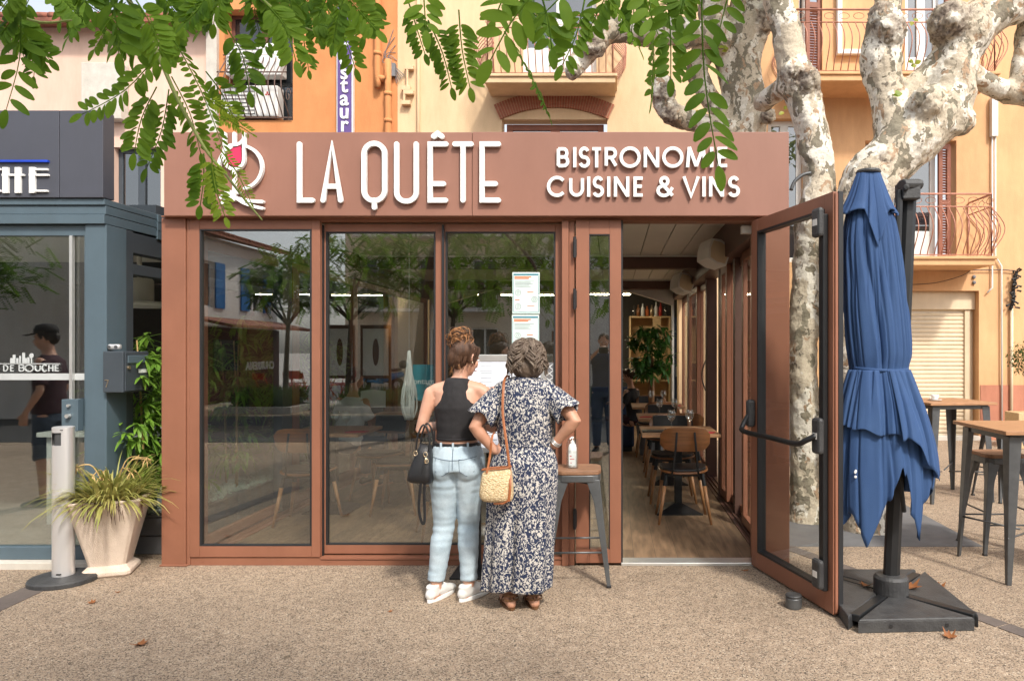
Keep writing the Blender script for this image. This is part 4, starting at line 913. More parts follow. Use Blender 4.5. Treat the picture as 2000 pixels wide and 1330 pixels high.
# ================================================================== FURNITURE
FZ = .022
def make_chair():
    t = thing('dining_chair', 'x', 'chair', group='dining chairs inside the terrace')       # faces +Y (its back is to -Y)
    mb = MB(); n = 12; hgt = (.62, .84)
    # curved plywood back
    rows = []
    outline = []
    for k in range(n+1):
        a = -1+2*k/n; x = a*.215; y = -.20-.035*(1-a*a)*-1*-1; rows.append((x, -.235+.05*a*a))
    zf = lambda a: .095*(1-abs(a)**5)**.25 if abs(a) < 1 else .02
    F_, B_ = [], []
    for k, (x, y) in enumerate(rows):
        a = -1+2*k/n; hz = max(.045, .105*(1-abs(a)**4)**.3)
        zc = .735
        F_.append([mb.bm.verts.new((x, y-.008-(.02*(j-1)), zc+hz*(j-1))) for j in range(3)]); B_.append([mb.bm.verts.new((x, y+.008-(.02*(j-1)), zc+hz*(j-1))) for j in range(3)])
    for k in range(n):
        for j in range(2):
            mb._f([F_[k][j], F_[k+1][j], F_[k+1][j+1], F_[k][j+1]]); mb._f([B_[k][j], B_[k][j+1], B_[k+1][j+1], B_[k+1][j]])
        mb._f([F_[k][0], B_[k][0], B_[k+1][0], F_[k+1][0]]); mb._f([F_[k][2], F_[k+1][2], B_[k+1][2], B_[k][2]])
    for e in (0, n):
        for j in range(2): mb._f([F_[e][j], F_[e][j+1], B_[e][j+1], B_[e][j]])
    o = mb.build('backrest', 'walnut', t, smooth=False); 
    m = o.modifiers.new('b', 'BEVEL'); m.width = .004; m.segments = 2
    for p in o.data.polygons: p.use_smooth = True
    mb = MB()
    for k in range(7):
        a0, a1 = -.82+1.64*k/7, -.82+1.64*(k+1)/7
        for q in range(1):
            y0, y1 = -.235+.05*a0*a0+.0105, -.235+.05*a1*a1+.0105
            V = [mb.bm.verts.new((a0*.215, y0+dy, z)) for dy, z in ((.017, .655), (0, .655), (-.014, .825), (.003, .825))]
            U = [mb.bm.verts.new((a1*.215, y1+dy, z)) for dy, z in ((.017, .655), (0, .655), (-.014, .825), (.003, .825))]
            for i in range(4): mb._f([V[i], V[(i+1) % 4], U[(i+1) % 4], U[i]])
            if k == 0: mb._f(V)
            if k == 6: mb._f(U)
    mb.build('back_pad', 'black_leather', t)
    def seat(z0, z1, g, m, nm):
        mb = MB(); pts = []
        for k in range(36):
            a = 2*math.pi*k/36; c, s_ = math.cos(a), math.sin(a); r = (abs(c)**3.2+abs(s_)**3.2)**(-1/3.2)
            pts.append((c*r*(.22-g)*(1+.06*s_), s_*r*(.205-g)))
        mb.prism(pts, lambda a, b_, d: Vector((a, b_, d + .018*(a/.22)**2)), z0, z1); return mb.build(nm, m, t, bevel=.005)
    seat(.430, .445, 0, 'walnut', 'seat'); seat(.4452, .468, .018, 'black_leather', 'seat_pad')
    for sx in (-1, 1):
        mb = MB(); mb.sweep([(sx*.075, -.248, .80), (sx*.085, -.262, .68), (sx*.105, -.235, .47), (sx*.12, -.19, .425)], [(.009, .004)]*4, 8, ref=(1, 0, 0)); mb.build('back_strut', 'black_metal', t)
    for sx in (-1, 1):
        for sy in (-1, 1):
            a = Vector((sx*.155, sy*.135, .428)); c = Vector((sx*.225, sy*.20, .0))
            mb = MB(); mb.cyl(a.lerp(c, .24), c, .0175, .011, 12); l = mb.build('leg', 'oak_leg', t, smooth=False)
            for p in l.data.polygons: p.use_smooth = len(p.vertices) == 4
            mb = MB(); mb.cyl(a, a.lerp(c, .2395), .017, .0185, 12); mb.build('leg_socket', 'black_metal', l)
    mb = MB(); mb.b6(-.16, .16, -.14, .14, .405, .4285); mb.build('under_frame', 'black_metal', t)
    return t
def make_table(w=.70, d=.70):
    t = thing('dining_table', 'x', 'table', group='dining tables inside the terrace')
    mb = MB(); mb.b6(-w/2, w/2, -d/2, d/2, .722, .75); mb.build('table_top', 'oak_top', t, bevel=.003)
    mb = MB(); mb.b6(-.035, .035, -.035, .035, .03, .7215); mb.build('column', 'black_metal', t, bevel=.004)
    mb = MB()
    A = [(-.21, -.21), (.21, -.21), (.21, .21), (-.21, .21)]
    lo = [mb.bm.verts.new((x, y, 0)) for x, y in A]; mi = [mb.bm.verts.new((x, y, .010)) for x, y in A]; hi = [mb.bm.verts.new((x*.18, y*.18, .075)) for x, y in A]
    mb._f(lo[::-1]); mb._f(hi)
    for q in ((lo, mi), (mi, hi)):
        for i in range(4): mb._f([q[0][i], q[0][(i+1) % 4], q[1][(i+1) % 4], q[1][i]])
    mb.build('base', 'black_metal', t); return t
def make_glass():
    mb = MB(); prof = [(.034, 0), (.034, .002), (.006, .006), (.0035, .02), (.0035, .085), (.012, .095), (.032, .115), (.041, .14), (.040, .165), (.032, .20), (.030, .20), (.037, .165), (.038, .14), (.029, .118), (.005, .10)]
    mb.lathe((0, 0, 0), prof, 16, cap=False); return tag(mb.build('wine_glass', 'acrylic', None, smooth=True), 'x', 'glass', 'wine glasses on the dining tables')
chair0 = make_chair(); table0 = make_table(); glass0 = make_glass()
used = {}
def put(proto, key, loc, rz, label):
    if key not in used: used[key] = 1; o = place(proto, loc, rz); o['label'] = label; return o
    return dup(proto, loc, rz, label)
TX = .62
for (x, y, lab) in ((TX, 6.72, 'nearest square oak dining table seen through the open door'), (TX+.02, 8.15, 'second square dining table from the door, behind the nearest one'), (TX, 9.75, 'farthest dining table seen through the open door, near the indoor tree'),
                    (-2.62, 6.75, 'oak dining table behind the leftmost glass panel'), (-2.45, 8.35, 'dining table farther back on the left side, beyond the leftmost one'), (-1.0, 8.0, 'dining table in the middle of the terrace behind the two women')):
    put(table0, 't', (x, y, FZ), 0, lab)
for (x, y, rz, lab) in ((TX+.01, 6.36, 0, 'walnut backed dining chair in the doorway with its back to the street'),
                        (TX-.02, 7.18, 180, 'dining chair with black padded back facing the street across the nearest table'),
                        (TX+.14, 7.78, 0, 'walnut backed chair at the second table from the door, back to the street'), (TX, 8.62, 180, 'black padded chair facing the street at the second table from the door'),
                        (TX+.02, 9.36, 0, 'walnut backed chair at the farthest table on the door side'), (TX-.05, 10.22, 180, 'black padded chair facing the street at the farthest table'),
                        (-2.66, 6.28, 4, 'walnut backed chair behind the leftmost glass panel, back to the street'), (-2.35, 7.28, 165, 'chair facing the street across the table behind the leftmost panel'),
                        (-2.0, 6.70, 95, 'chair turned sideways at the right side of the left table'), (-2.05, 8.2, 80, 'sideways chair at the farther table on the left side'),
                        (-1.35, 5.78, -70, 'chair half hidden by the woman in jeans, close behind the glass'), (-1.5, 8.0, -90, 'chair left of the table in the middle of the terrace'), (-.5, 8.0, 90, 'chair right of the table in the middle of the terrace')):
    put(chair0, 'c', (x, y, FZ), R(rz), lab)
gl = [(TX-.07, 6.62, 'left wine glass of the pair on the nearest table'), (TX+.10, 6.64, 'right wine glass of the pair on the nearest table'), (TX-.08, 8.1, 'left wine glass of the pair on the second table'), (TX+.09, 8.1, 'right wine glass of the pair on the second table'),
      (TX-.08, 9.7, 'left wine glass of the pair on the farthest table'), (TX+.08, 9.72, 'right wine glass of the pair on the farthest table'), (-2.52, 6.52, 'left wine glass on the table behind the leftmost panel'), (-2.41, 6.5, 'right wine glass on the table behind the leftmost panel')]
for x, y, lab in gl: put(glass0, 'g', (x, y, FZ+.7505), 0, lab)
mb = MB(); mb.prism([(-.10, -.05), (.07, -.06), (.10, .04), (-.06, .06)], lambda a, b_, d: Vector((a, b_, d)), 0, .008); nap = tag(mb.build('napkin', 'napkin_red', None, bevel=.002), 'x', 'napkin', 'red paper napkins on the tables')
for x, y, lab in ((TX+.22, 6.5, 'red paper napkin at the right corner of the nearest table'), (TX-.22, 8.0, 'red napkin at the left corner of the second table'), (TX+.22, 9.6, 'red napkin on the farthest table'), (-2.33, 6.55, 'red napkin on the table behind the leftmost panel')):
    put(nap, 'n', (x, y, FZ+.7505), R(random.randint(-12, 12)), lab)
mb = MB(); mb.b6(-.1, .1, -.07, .07, 0, .012); tag(mb.build('menu_folder', 'black_leather', None, loc=(0, 0, 0)), 'black menu folder lying at the left of the nearest table', 'folder'); COL.objects['menu_folder'].location = (TX-.24, 6.6, FZ+.7505)

# ---- room beyond the arch, shelves, bottles
B2 = thing('restaurant_room', 'dim restaurant room behind the arch at the far end of the terrace', 'room', (-1, 12.5, 0))
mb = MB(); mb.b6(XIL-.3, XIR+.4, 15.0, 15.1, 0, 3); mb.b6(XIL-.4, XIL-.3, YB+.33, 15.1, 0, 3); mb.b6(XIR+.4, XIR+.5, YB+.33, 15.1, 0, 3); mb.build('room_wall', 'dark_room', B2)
mb = MB(); mb.b6(XIL-.3, XIR+.4, YB+.33, 15, 2.9, 3); mb.build('room_ceiling', 'plaster', B2)
mb = MB(); mb.b6(XIL-.3, XIR+.4, YB+.31, 15, -.02, .0218); mb.build('room_floor', 'vinyl_floor', B2)
mb = MB(); ya = 11.86; ax1 = PX(1313, ya)
arch_pts = [(XIL, 2.5), (XIL, FZ), (XIL+.2, FZ)]+[(XIL+.2+(ax1-XIL-.2)*k/24, 2.02+.42*math.sin(math.pi*k/24)**.8*.8 if 0 < k < 24 else 2.0) for k in range(25)]+[(ax1, FZ), (XIR-.09, FZ), (XIR-.09, 2.5)]
# split the arch wall into vertical slices so that it fills cleanly
def arch_top(x):
    t = (x-XIL-.2)/(ax1-XIL-.2); return FZ if t < 0 or t > 1 else 2.26+.40*math.sin(math.pi*t)
mb.b6(XIL, XIL+.2, ya, ya+.16, FZ, 2.65); mb.b6(ax1, XIR-.09, ya, ya+.16, FZ, 2.65)
for k in range(40):
    xa = XIL+.2+(ax1-XIL-.2)*k/40; xb = XIL+.2+(ax1-XIL-.2)*(k+1)/40
    V = [Vector((xa, 0, min(2.64, arch_top(xa+1e-4)))), Vector((xb, 0, min(2.64, arch_top(xb-1e-4)))), Vector((xb, 0, 2.65)), Vector((xa, 0, 2.65))]
    mb.prism([(p.x, p.z) for p in V], lambda a, c, d: Vector((a, d, c)), ya, ya+.16)
mb.build('arch_wall', 'plaster', K)
t = thing('bottle_shelf', 'pale plywood shelf unit with bottles beyond the arch', 'shelf', (.25, 14.2, FZ))
X0, X1 = PX(1232, 14.1), PX(1290, 14.1)
mb = MB()
for zz in (FZ, .9, 1.25, PZ(618, 14.1)-.03): mb = MB(); mb.b6(X0, X1+.16, 14.0, 14.4, zz, zz+.03); mb.build('shelf_board', 'ply_cream', t)
mb = MB(); mb.b6(X0-.03, X0-.001, 13.98, 14.4, FZ, PZ(618, 14.1)); mb.b6(X1-.16, X1+.0, 13.985, 14.0, .93, PZ(618, 14.1)-.031); mb.b6(X1+.161, X1+.19, 13.98, 14.4, FZ, PZ(618, 14.1)); mb.build('side_board', 'ply_cream', t)
mb = MB(); mb.b6(X0, X1+.16, 14.4, 14.42, FZ, PZ(618, 14.1)); mb.build('back_board', 'ply_cream', t)
tag(t, None, None)
random.seed(3)
bm_ = ['acrylic', 'walnut', 'paper', 'ink_orange', 'gold', 'paper', 'red_paint', 'acrylic']
for k in range(8):
    mb = MB(); hh = random.uniform(.2, .28); mb.lathe((0, 0, 0), [(.036, 0), (.036, hh*.62), (.014, hh*.78), (.013, hh)], 12); o = mb.build('bottle', bm_[k], None, smooth=True, bevel=0)
    o.location = (X0+.06+k*.088, 14.12+random.uniform(-.04, .05), PZ(618, 14.1)+.002)
    tag(o, ['leftmost clear bottle', 'brown bottle second from the left', 'first white bottle from the left', 'orange bottle in the middle', 'gold bottle right of the orange one', 'white bottle right of the gold one', 'red bottle near the right end', 'clear bottle at the right end'][k]+' on the high shelf beyond the arch', 'bottle', 'bottles on the high shelf')
t = thing('blue_cupboard', 'tall dark blue cupboard beside the shelf beyond the arch', 'cupboard', (1.0, 14, 0))
mb = MB(); mb.b6(PX(1292, 14.1)+.2, 1.45, 13.9, 14.5, FZ, 2.15); mb.build('carcass', 'navy_cloth', t, bevel=.01)
mb = MB(); mb.cyl((1.25, 13.87, 1.0), (1.25, 13.87, 1.2), .01); mb.build('handle', 'bright_alu', t)
# lit strips
for (x, y, L_, lab) in ((-.15, 13.0, 1.0, 'lit strip lamp in the room beyond the arch, nearest the door side'), (-1.5, 13.2, 1.1, 'lit strip lamp in the middle of the room beyond the arch'), (-2.7, 13.0, .6, 'lit strip lamp at the left of the room beyond the arch')):
    s_ = thing('strip_lamp', lab, 'lamp', (x, y, 2.5), group='strip lamps beyond the arch')
    mb = MB(); mb.b6(x-L_/2, x+L_/2, y-.05, y+.05, 2.53, 2.58); mb.b6(x-.01, x+.01, y-.01, y+.01, 2.581, 2.899); mb.build('housing', 'white_plastic', s_)
    mb = MB(); mb.b6(x-L_/2+.02, x+L_/2-.02, y-.035, y+.035, 2.515, 2.5295); mb.build('diffuser', 'strip_light', s_)
# bench
t = thing('blue_bench', 'dark blue upholstered bench where the boy sits', 'bench', (.05, 10.6, FZ))
mb = MB(); mb.b6(-.5, .33, 10.55, 11.05, .09, .46); mb.build('seat', 'navy_cloth', t, bevel=.03); mb = MB(); mb.b6(-.46, .3, 10.6, 11, FZ, .089); mb.build('plinth', 'black_metal', t); mb = MB(); mb.b6(-.5, .33, 11.051, 11.12, .09, .95); mb.build('backrest', 'navy_cloth', t, bevel=.02)
# speakers
def speaker(loc, s, lab):
    t = thing('wall_speaker', lab, 'speaker', loc, group='white speakers on the inner wall beam')
    loc = Vector(loc); Mx = Matrix.Rotation(R(28), 3, 'Z') @ Matrix.Rotation(R(18), 3, 'Y') @ Matrix.Rotation(R(-8), 3, 'X')
    pts = [(-.10, -.11), (0, -.125), (.10, -.11), (.135, 0), (.10, .11), (0, .125), (-.10, .11), (-.12, 0)]
    mb = MB(); mb.prism(pts, lambda a, b_, d: loc + Mx @ (Vector((b_, d, a))*s*1.0), -.09, .09); mb.build('cabinet', 'white_plastic', t, bevel=.005)
    mb = MB(); mb.prism([(-.085, -.085), (-.0, -.10), (.085, -.085), (.10, 0), (.085, .085), (0, .10), (-.085, .085), (-.1, 0)], lambda a, b_, d: loc + Mx @ (Vector((b_, d, a))*s), -.096, -.0905); mb.build('grille', 'cream_shutter', t)
    mb = MB(); mb.bar(loc + Mx @ Vector((.12*s, .05, 0)), (XIR-.10, loc.y+.1, loc.z+.02), .05, .03); mb.build('bracket', 'white_plastic', t)
speaker(P(1393, 497, 6.5), .95, 'nearer white wall speaker high on the right beam inside')
speaker(P(1332, 555, 9.2), 1.0, 'farther white wall speaker on the right beam inside')
# ---- indoor tree
def leafy(mb, base, n, L, w, spread, down=.4, ang=None, fold=.2):
    for k in range(n):
        a = random.uniform(0, 6.283) if ang is None else ang + random.uniform(-.9, .9)
        el = random.uniform(-down, .7); d = Vector((math.cos(a)*math.cos(el), math.sin(a)*math.cos(el), math.sin(el)))
        mb.leaf(Vector(base)+Vector([random.uniform(-spread, spread) for _ in range(3)]), d, (0, 0, 1), L*random.uniform(.7, 1.15), w*random.uniform(.8, 1.2), fold, .35, 4)
random.seed(11)
c = P(1272, 690, 10.3)
t = thing('indoor_tree', 'bushy green potted tree with slim stem at the far end of the terrace', 'potted plant', (c.x, c.y, FZ))
mb = MB(); mb.sweep([(c.x, c.y, .45), (c.x+.02, c.y, .9), (c.x, c.y, 1.45)], [.035, .028, .02], 8); mb.sweep([(c.x+.03, c.y, .45), (c.x-.03, c.y+.02, .9), (c.x+.02, c.y, 1.4)], [.03, .022, .018], 8); mb.build('stem', 'oak_leg', t, smooth=True)
mb = MB()
for k in range(75):
    a = random.uniform(0, 6.28); r = .36*random.random()**.5; zz = random.uniform(-.30, .36)
    q = Vector((c.x+math.cos(a)*r*math.sqrt(max(.1, 1-(zz/.42)**2)), c.y+math.sin(a)*r, c.z+.0+zz)); leafy(mb, q, 9, .16, .045, .02, .9)
mb.build('crown', 'indoor_leaf', t, smooth='leaf')
mb = MB(); mb.lathe((c.x, c.y, FZ), [(.16, 0), (.22, .40), (.23, .44), (.20, .44), (.19, .40)], 24); mb.build('pot', 'planter_grey', t)

# ================================================================== STREET OBJECTS IN FRONT
# ---- menu board
MY = 4.86
t = thing('menu_board', 'white lit menu board on a stand in front of the glass, behind the two women', 'menu', (PX(985, MY), MY+.1, 0))
a0, a1, c0, c1 = PX(905, MY), PX(1066, MY), PZ(884, MY), PZ(693, MY)
mb = MB(); mb.b6(a0, a1, MY+.006, MY+.05, c0, c1); mb.b6(a0, a0+.035, MY-.006, MY+.0055, c0, c1); mb.b6(a1-.035, a1, MY-.006, MY+.0055, c0, c1); mb.b6(a0+.035, a1-.035, MY-.005, MY+.0055, c1-.045, c1); mb.b6(a0+.035, a1-.035, MY-.005, MY+.0055, c0, c0+.035); mb.build('frame', 'bright_alu', t, bevel=.003)
mb = MB(); mb.b6(a0+.0355, a1-.0355, MY+.001, MY+.0058, c0+.0355, c1-.0455); mb.build('lit_panel', 'menu_glow', t)
mb = MB(); random.seed(4)
for (l, rr) in ((a0+.06, a0+.25), (a0+.30, a1-.055)):
    zz = c1-.075; k = 0
    while zz > c0+.06:
        wq = (rr-l)*random.uniform(.35, .9) if k % 4 else (rr-l)*.4; m = (l+rr)/2; mb.b6(m-wq/2, m+wq/2, MY-.0008, MY+.0009, zz-.004, zz); zz -= .016 if k % 4 else .03; k += 1
mb.build('menu_text', 'ink_grey', t)
mb = MB(); xm = PX(930, MY); mb.b6(xm-.02, xm+.02, MY+.051, MY+.085, .012, c0+.2); mb.build('post', 'black_metal', t, bevel=.003)
mb = MB(); mb.b6(xm-.16, xm+.16, MY-.10, MY+.22, 0, .0115); mb.build('base', 'black_metal', t, bevel=.003)
# ---- posters taped inside the glass
def poster(u0, u1, v0, v1, lab, y=YF+.072, tot='mint_paper'):
    t = thing('notice_poster', lab, 'poster', (PX((u0+u1)/2, y), y, PZ(v1, y)), group='notice posters on the glass'); f = lambda u, v, d: Vector((PX(u, y), y+d, PZ(v, y)))
    yy = YF+.055; f = lambda u, v, d: Vector((PX(u, yy), yy-.002+d, PZ(v, yy)))
    mb = MB(); mb.prism([(u0, v0), (u1, v0), (u1, v1), (u0, v1)], f, -.0015, 0); mb.build('sheet', tot, t)
    mb = MB()
    for q in ((u0+2, u1-2, v0+3, v0+6), (u0+2, u1-2, v1-3.4, v1-2.6)): mb.prism([(q[0], q[2]), (q[1], q[2]), (q[1], q[3]), (q[0], q[3])], f, -.003, -.0016)
    for q in ((u0+1.4, u0+2.2), (u1-2.2, u1-1.4)): mb.prism([(q[0], v0+7), (q[1], v0+7), (q[1], v1-4), (q[0], v1-4)], f, -.003, -.0016)
    mb.build('border', 'ink_teal', t)
    mb = MB()
    for q in ((u0+4, u1-16, v0+8, v0+10), (u0+4, u1-21, v0+11, v0+13), (u1-24, u1-12, v0+38, v0+39.5), (u0+5, u0+14, v0+53, v0+54.5), (u1-24, u1-10, v0+65, v0+66)):
        if q[3] < v1-4: mb.prism([(q[0], q[2]), (q[1], q[2]), (q[1], q[3]), (q[0], q[3])], f, -.003, -.0016)
    mb.build('heading', 'ink_orange', t)
    mb = MB()
    for i in range(5): mb.prism([(u0+5, v0+17+i*2.6), (u1-10-(i*7) % 11, v0+17+i*2.6), (u1-10-(i*7) % 11, v0+17.8+i*2.6), (u0+5, v0+17.8+i*2.6)], f, -.003, -.0016)
    for (cu, cv) in ((u0+11, v0+40), (u1-10, v0+53), (u0+11, v0+67)):
        if cv+8 < v1: mb.ribbon(arc(cu, cv, 5.5, 5.5, 0, 330, 12), .8, f, -.003, -.0016, closed=True); mb.ribbon(arc(cu, cv, 2.2, 2.6, 0, 330, 8), .7, f, -.003, -.0016, closed=True)
    mb.build('drawing', 'ink_grey', t)
poster(1001, 1054, 532, 613, 'upper pale notice poster with orange heading on the glass'); poster(1000, 1053, 615, 692, 'lower pale notice poster on the glass above the curly haired woman')
yy = YF+.055
t = thing('tile_picture', 'small grey and white tile pattern sheet right of the curly haired woman', 'poster', (PX(1073, yy), yy, PZ(745, yy)))
f = lambda u, v, d: Vector((PX(u, yy), yy-.004+d, PZ(v, yy)))
mb = MB(); mb.prism([(1064, 708), (1082, 708), (1082, 748), (1064, 748)], f, -.001, 0); mb.build('sheet', 'planter_grey', t)
mb = MB()
for v in (711, 724, 737): mb.ribbon([(1066, v), (1080, v+11)], 1.3, f, -.003-v*1e-6, -.0012); mb.ribbon([(1080, v), (1066, v+11)], 1.3, f, -.0034-v*1e-6, -.0012)
mb.build('pattern', 'paper', t)
# teal poster and macrame hanging inside
yy = 5.45
t = thing('teal_poster', 'teal banner with pale lettering seen through the middle glass panel', 'poster', (PX(815, yy), yy, 1.2)); f = lambda u, v, d: Vector((PX(u, yy), yy+d, PZ(v, yy)))
mb = MB(); mb.prism([(806, 712), (846, 712), (846, 782), (806, 782)], f, 0, .012); mb.build('banner', 'teal_poster', t)
mb = MB()
text('banner_lettering', 'montagne', .06, 'white_letter', t, f(826, 745, -.003), (R(90), 0, 0), .0015); mb.bm.free()
mb = MB(); random.seed(8)
cx_, cz_ = PX(799, 5.4), PZ(755, 5.4)
for k in range(40):
    a = random.uniform(-1, 1); mb.sweep(smoothpts([(cx_+a*.008, 5.4, cz_+.27), (cx_+a*.022, 5.4+random.uniform(-.02, .02), cz_+.10), (cx_+a*.05, 5.4+random.uniform(-.03, .03), cz_-.03), (cx_+a*.058, 5.4+random.uniform(-.04, .04), cz_-.16), (cx_+a*.03, 5.4, cz_-.25)], 3), .0035, 4)
mb.sweep([(cx_, 5.4, cz_+.26), (cx_, 5.4, 2.65)], .002, 4)
tag(mb.build('macrame_hanging', 'white_cloth', None, smooth=True, loc=(cx_, 5.4, cz_)), 'pale knotted cord hanging behind the glass left of the woman in jeans', 'hanging')
# ---- stools and bar tables
def make_stool(seat_mat='elm_top', z=.74, hw=.155, foot=.215):
    t = thing('bar_stool', 'x', 'stool', group='grey metal bar stools')
    mb = MB(); pts = []
    for k in range(32):
        a = 2*math.pi*k/32; c, s_ = math.cos(a), math.sin(a); r = (abs(c)**5+abs(s_)**5)**-.2; pts.append((c*r*hw, s_*r*hw))
    mb.prism(pts, lambda a, b_, d: Vector((a, b_, d)), z-.028, z); mb.build('seat', seat_mat, t, bevel=.006)
    mb = MB(); mb.prism([(a*.985, b_*.985) for a, b_ in pts], lambda a, b_, d: Vector((a*(1+(z-.0285-d)*.35), b_*(1+(z-.0285-d)*.35), d)), z-.075, z-.0285); mb.build('seat_frame', 'gun_metal', t, bevel=.006)
    for sx in (-1, 1):
        for sy in (-1, 1):
            mb = MB(); o = Vector((sx, sy, 0)); tp = Vector((sx*(hw-.01), sy*(hw-.01), z-.06)); ft = Vector((sx*foot, sy*foot, 0))
            rings = []
            for k in range(6):
                q = k/5; p = tp.lerp(ft, q); w = .062-.038*q if k else .09
                L_ = [(0, 0), (-sx*w, 0), (-sx*w, -sy*.008*0-.0), (0, -sy*w)]
                rings.append([mb.bm.verts.new(p+Vector((a_, b__, 0))) for a_, b__ in ((0, 0), (-sx*w, 0), (-sx*w, -sy*.006), (-sx*.012, -sy*.012), (-sx*.006, -sy*w), (0, -sy*w))])
            for i in range(5):
                for k in range(6): mb._f([rings[i][k], rings[i][(k+1) % 6], rings[i+1][(k+1) % 6], rings[i+1][k]])
            mb._f(rings[0]); mb._f(rings[-1][::-1])
            l = mb.build('leg', 'gun_metal', t, bevel=.003)
            mb = MB(); mb.box(ft+Vector((-sx*.012, -sy*.012, .008)), (.03, .03, .016)); mb.build('rubber_foot', 'gasket', l, bevel=.003)
    for h, ax in ((.23, 0), (.23, 0), (.30, 1), (.30, 1)): pass
    for k, (h, sg, ax) in enumerate(((.22, -1, 0), (.22, 1, 0), (.31, -1, 1), (.31, 1, 1))):
        q = 1-h/(z-.06); e = hw-.01+(foot-hw+.01)*q-.012
        mb = MB(); a_ = (-e, sg*e, h) if ax == 0 else (sg*e, -e, h); c_ = (e, sg*e, h) if ax == 0 else (sg*e, e, h); mb.sweep([a_, c_], .007, 8); mb.build('foot_rail', 'gun_metal', t, smooth=True)
    mb = MB(); e = hw*.8; mb.bar((-e, -e, z-.09), (e, e, z-.09), .02, .004); mb.bar((-e, e, z-.097), (e, -e, z-.097), .02, .004); mb.build('cross_brace', 'gun_metal', t)
    return t
stool0 = make_stool()
for (x, y, rz, lab) in ((-.228, 4.80, 2, 'grey metal bar stool with wooden seat holding the sanitiser beside the door'), (2.97, 5.52, 0, 'metal bar stool tucked under the near bar table on the right'),
                        (4.02, 7.35, 10, 'metal bar stool between the two bar tables on the right'), (2.15, 9.6, 5, 'far metal bar stool seen through the open glass door'), (3.3, 4.72, 15, 'bar stool at the right edge of the picture in front of the near table')):
    put(stool0, 's', (x, y, 0), R(rz), lab)
def make_bar_table():
    t = thing('bar_table', 'x', 'table', group='bar tables on splayed metal legs'); w = .36
    mb = MB(); mb.b6(-w, w, -w, w, .975, 1.0); mb.build('table_top', 'oak_top', t, bevel=.003)
    mb = MB(); mb.b6(-w+.06, w-.06, -w+.06, w-.06, .93, .9745); mb.build('apron', 'gun_metal', t, bevel=.004)
    for sx in (-1, 1):
        for sy in (-1, 1):
            mb = MB(); tp = Vector((sx*(w-.05), sy*(w-.05), .96)); ft = Vector((sx*(w-.02), sy*(w-.02), 0)); rings = []
            for k in range(6):
                q = k/5; p = tp.lerp(ft, q); ww = .085-.055*q
                rings.append([mb.bm.verts.new(p+Vector(v_)) for v_ in ((0, 0, 0), (-sx*ww, 0, 0), (-sx*ww, -sy*.006, 0), (-sx*.012, -sy*.012, 0), (-sx*.006, -sy*ww, 0), (0, -sy*ww, 0))])
            for i in range(5):
                for k in range(6): mb._f([rings[i][k], rings[i][(k+1) % 6], rings[i+1][(k+1) % 6], rings[i+1][k]])
            mb._f(rings[0]); mb._f(rings[-1][::-1]); mb.build('leg', 'gun_metal', t, bevel=.003)
    for sx in (-1, 1):
        for sy in (-1, 1):
            mb = MB(); mb.sweep([(sx*(w-.03), sy*(w-.03), .30), (sx*.04, sy*.04, .27)], .007, 8); mb.build('leg_brace', 'gun_metal', t, smooth=True)
    return t
bt0 = make_bar_table()
put(bt0, 'bt', (2.90, 4.98, 0), 0, 'near bar table with wooden top at the right edge of the picture')
put(bt0, 'bt', (3.44, 7.45, 0), R(8), 'bar table with a coffee cup on it behind the blue umbrella')
put(bt0, 'bt', (2.62, 9.75, 0), R(4), 'far bar table seen through the open glass door')
t = thing('coffee_cup', 'small white coffee cup on a saucer on the bar table', 'cup', (0, 0, 0)); c = P(1826, 779, 7.4); c.z = 1.001; t.location = c
mb = MB(); mb.lathe(c, [(.045, 0), (.068, .008), (.070, .011), (.045, .006)], 24); mb.build('saucer', 'porcelain', t, smooth=True)
mb = MB(); mb.lathe(c+Vector((0, 0, .009)), [(.02, 0), (.033, .018), (.041, .052), (.038, .052), (.03, .02)], 24); cu = mb.build('cup', 'porcelain', t, smooth=True)
mb = MB(); mb.sweep([c+Vector((-.036-.022*math.sin(math.pi*k/8), 0, .022+.028*k/8)) for k in range(9)], .004, 6); mb.build('handle', 'porcelain', cu, smooth=True)
# ---- sanitiser on the stool
SX, SY, SZ = PX(1118, 4.78), 4.78, .7405
t = thing('sanitiser_dispenser', 'clear sanitiser bottle with white pump in an acrylic holder on the stool', 'bottle', (SX, SY, SZ))
mb = MB(); w, d = .038, .03
mb.b6(SX-w, SX+w, SY-d, SY+d, SZ, SZ+.004)
for a in (-1, 1): mb.b6(SX+a*w-.0015, SX+a*w+.0015, SY-d, SY+d, SZ+.004, SZ+.17)
mb.b6(SX-w+.0015, SX+w-.0015, SY-d, SY-d+.003, SZ+.004, SZ+.12); mb.b6(SX-w+.0015, SX+w-.0015, SY+d-.003, SY+d, SZ+.004, SZ+.19); mb.build('holder', 'acrylic', t)
mb = MB(); mb.lathe((SX, SY, SZ+.005), [(.027, 0), (.028, .01), (.028, .13), (.022, .15), (.012, .157)], 20); mb.build('bottle', 'porcelain', t, smooth=True)
mb = MB(); mb.lathe((SX, SY, SZ+.162), [(.013, 0), (.013, .014), (.004, .016), (.004, .034), (.010, .035), (.010, .044)], 16); mb.sweep([(SX, SY, SZ+.200), (SX-.012, SY-.028, SZ+.200), (SX-.013, SY-.034, SZ+.192)], .0045, 8); mb.build('pump', 'white_letter', t, smooth=False)
mb = MB(); mb.b6(SX-.022, SX+.022, SY-.0295, SY-.0285, SZ+.02, SZ+.10); lb = mb.build('bottle_label', 'paper', t)
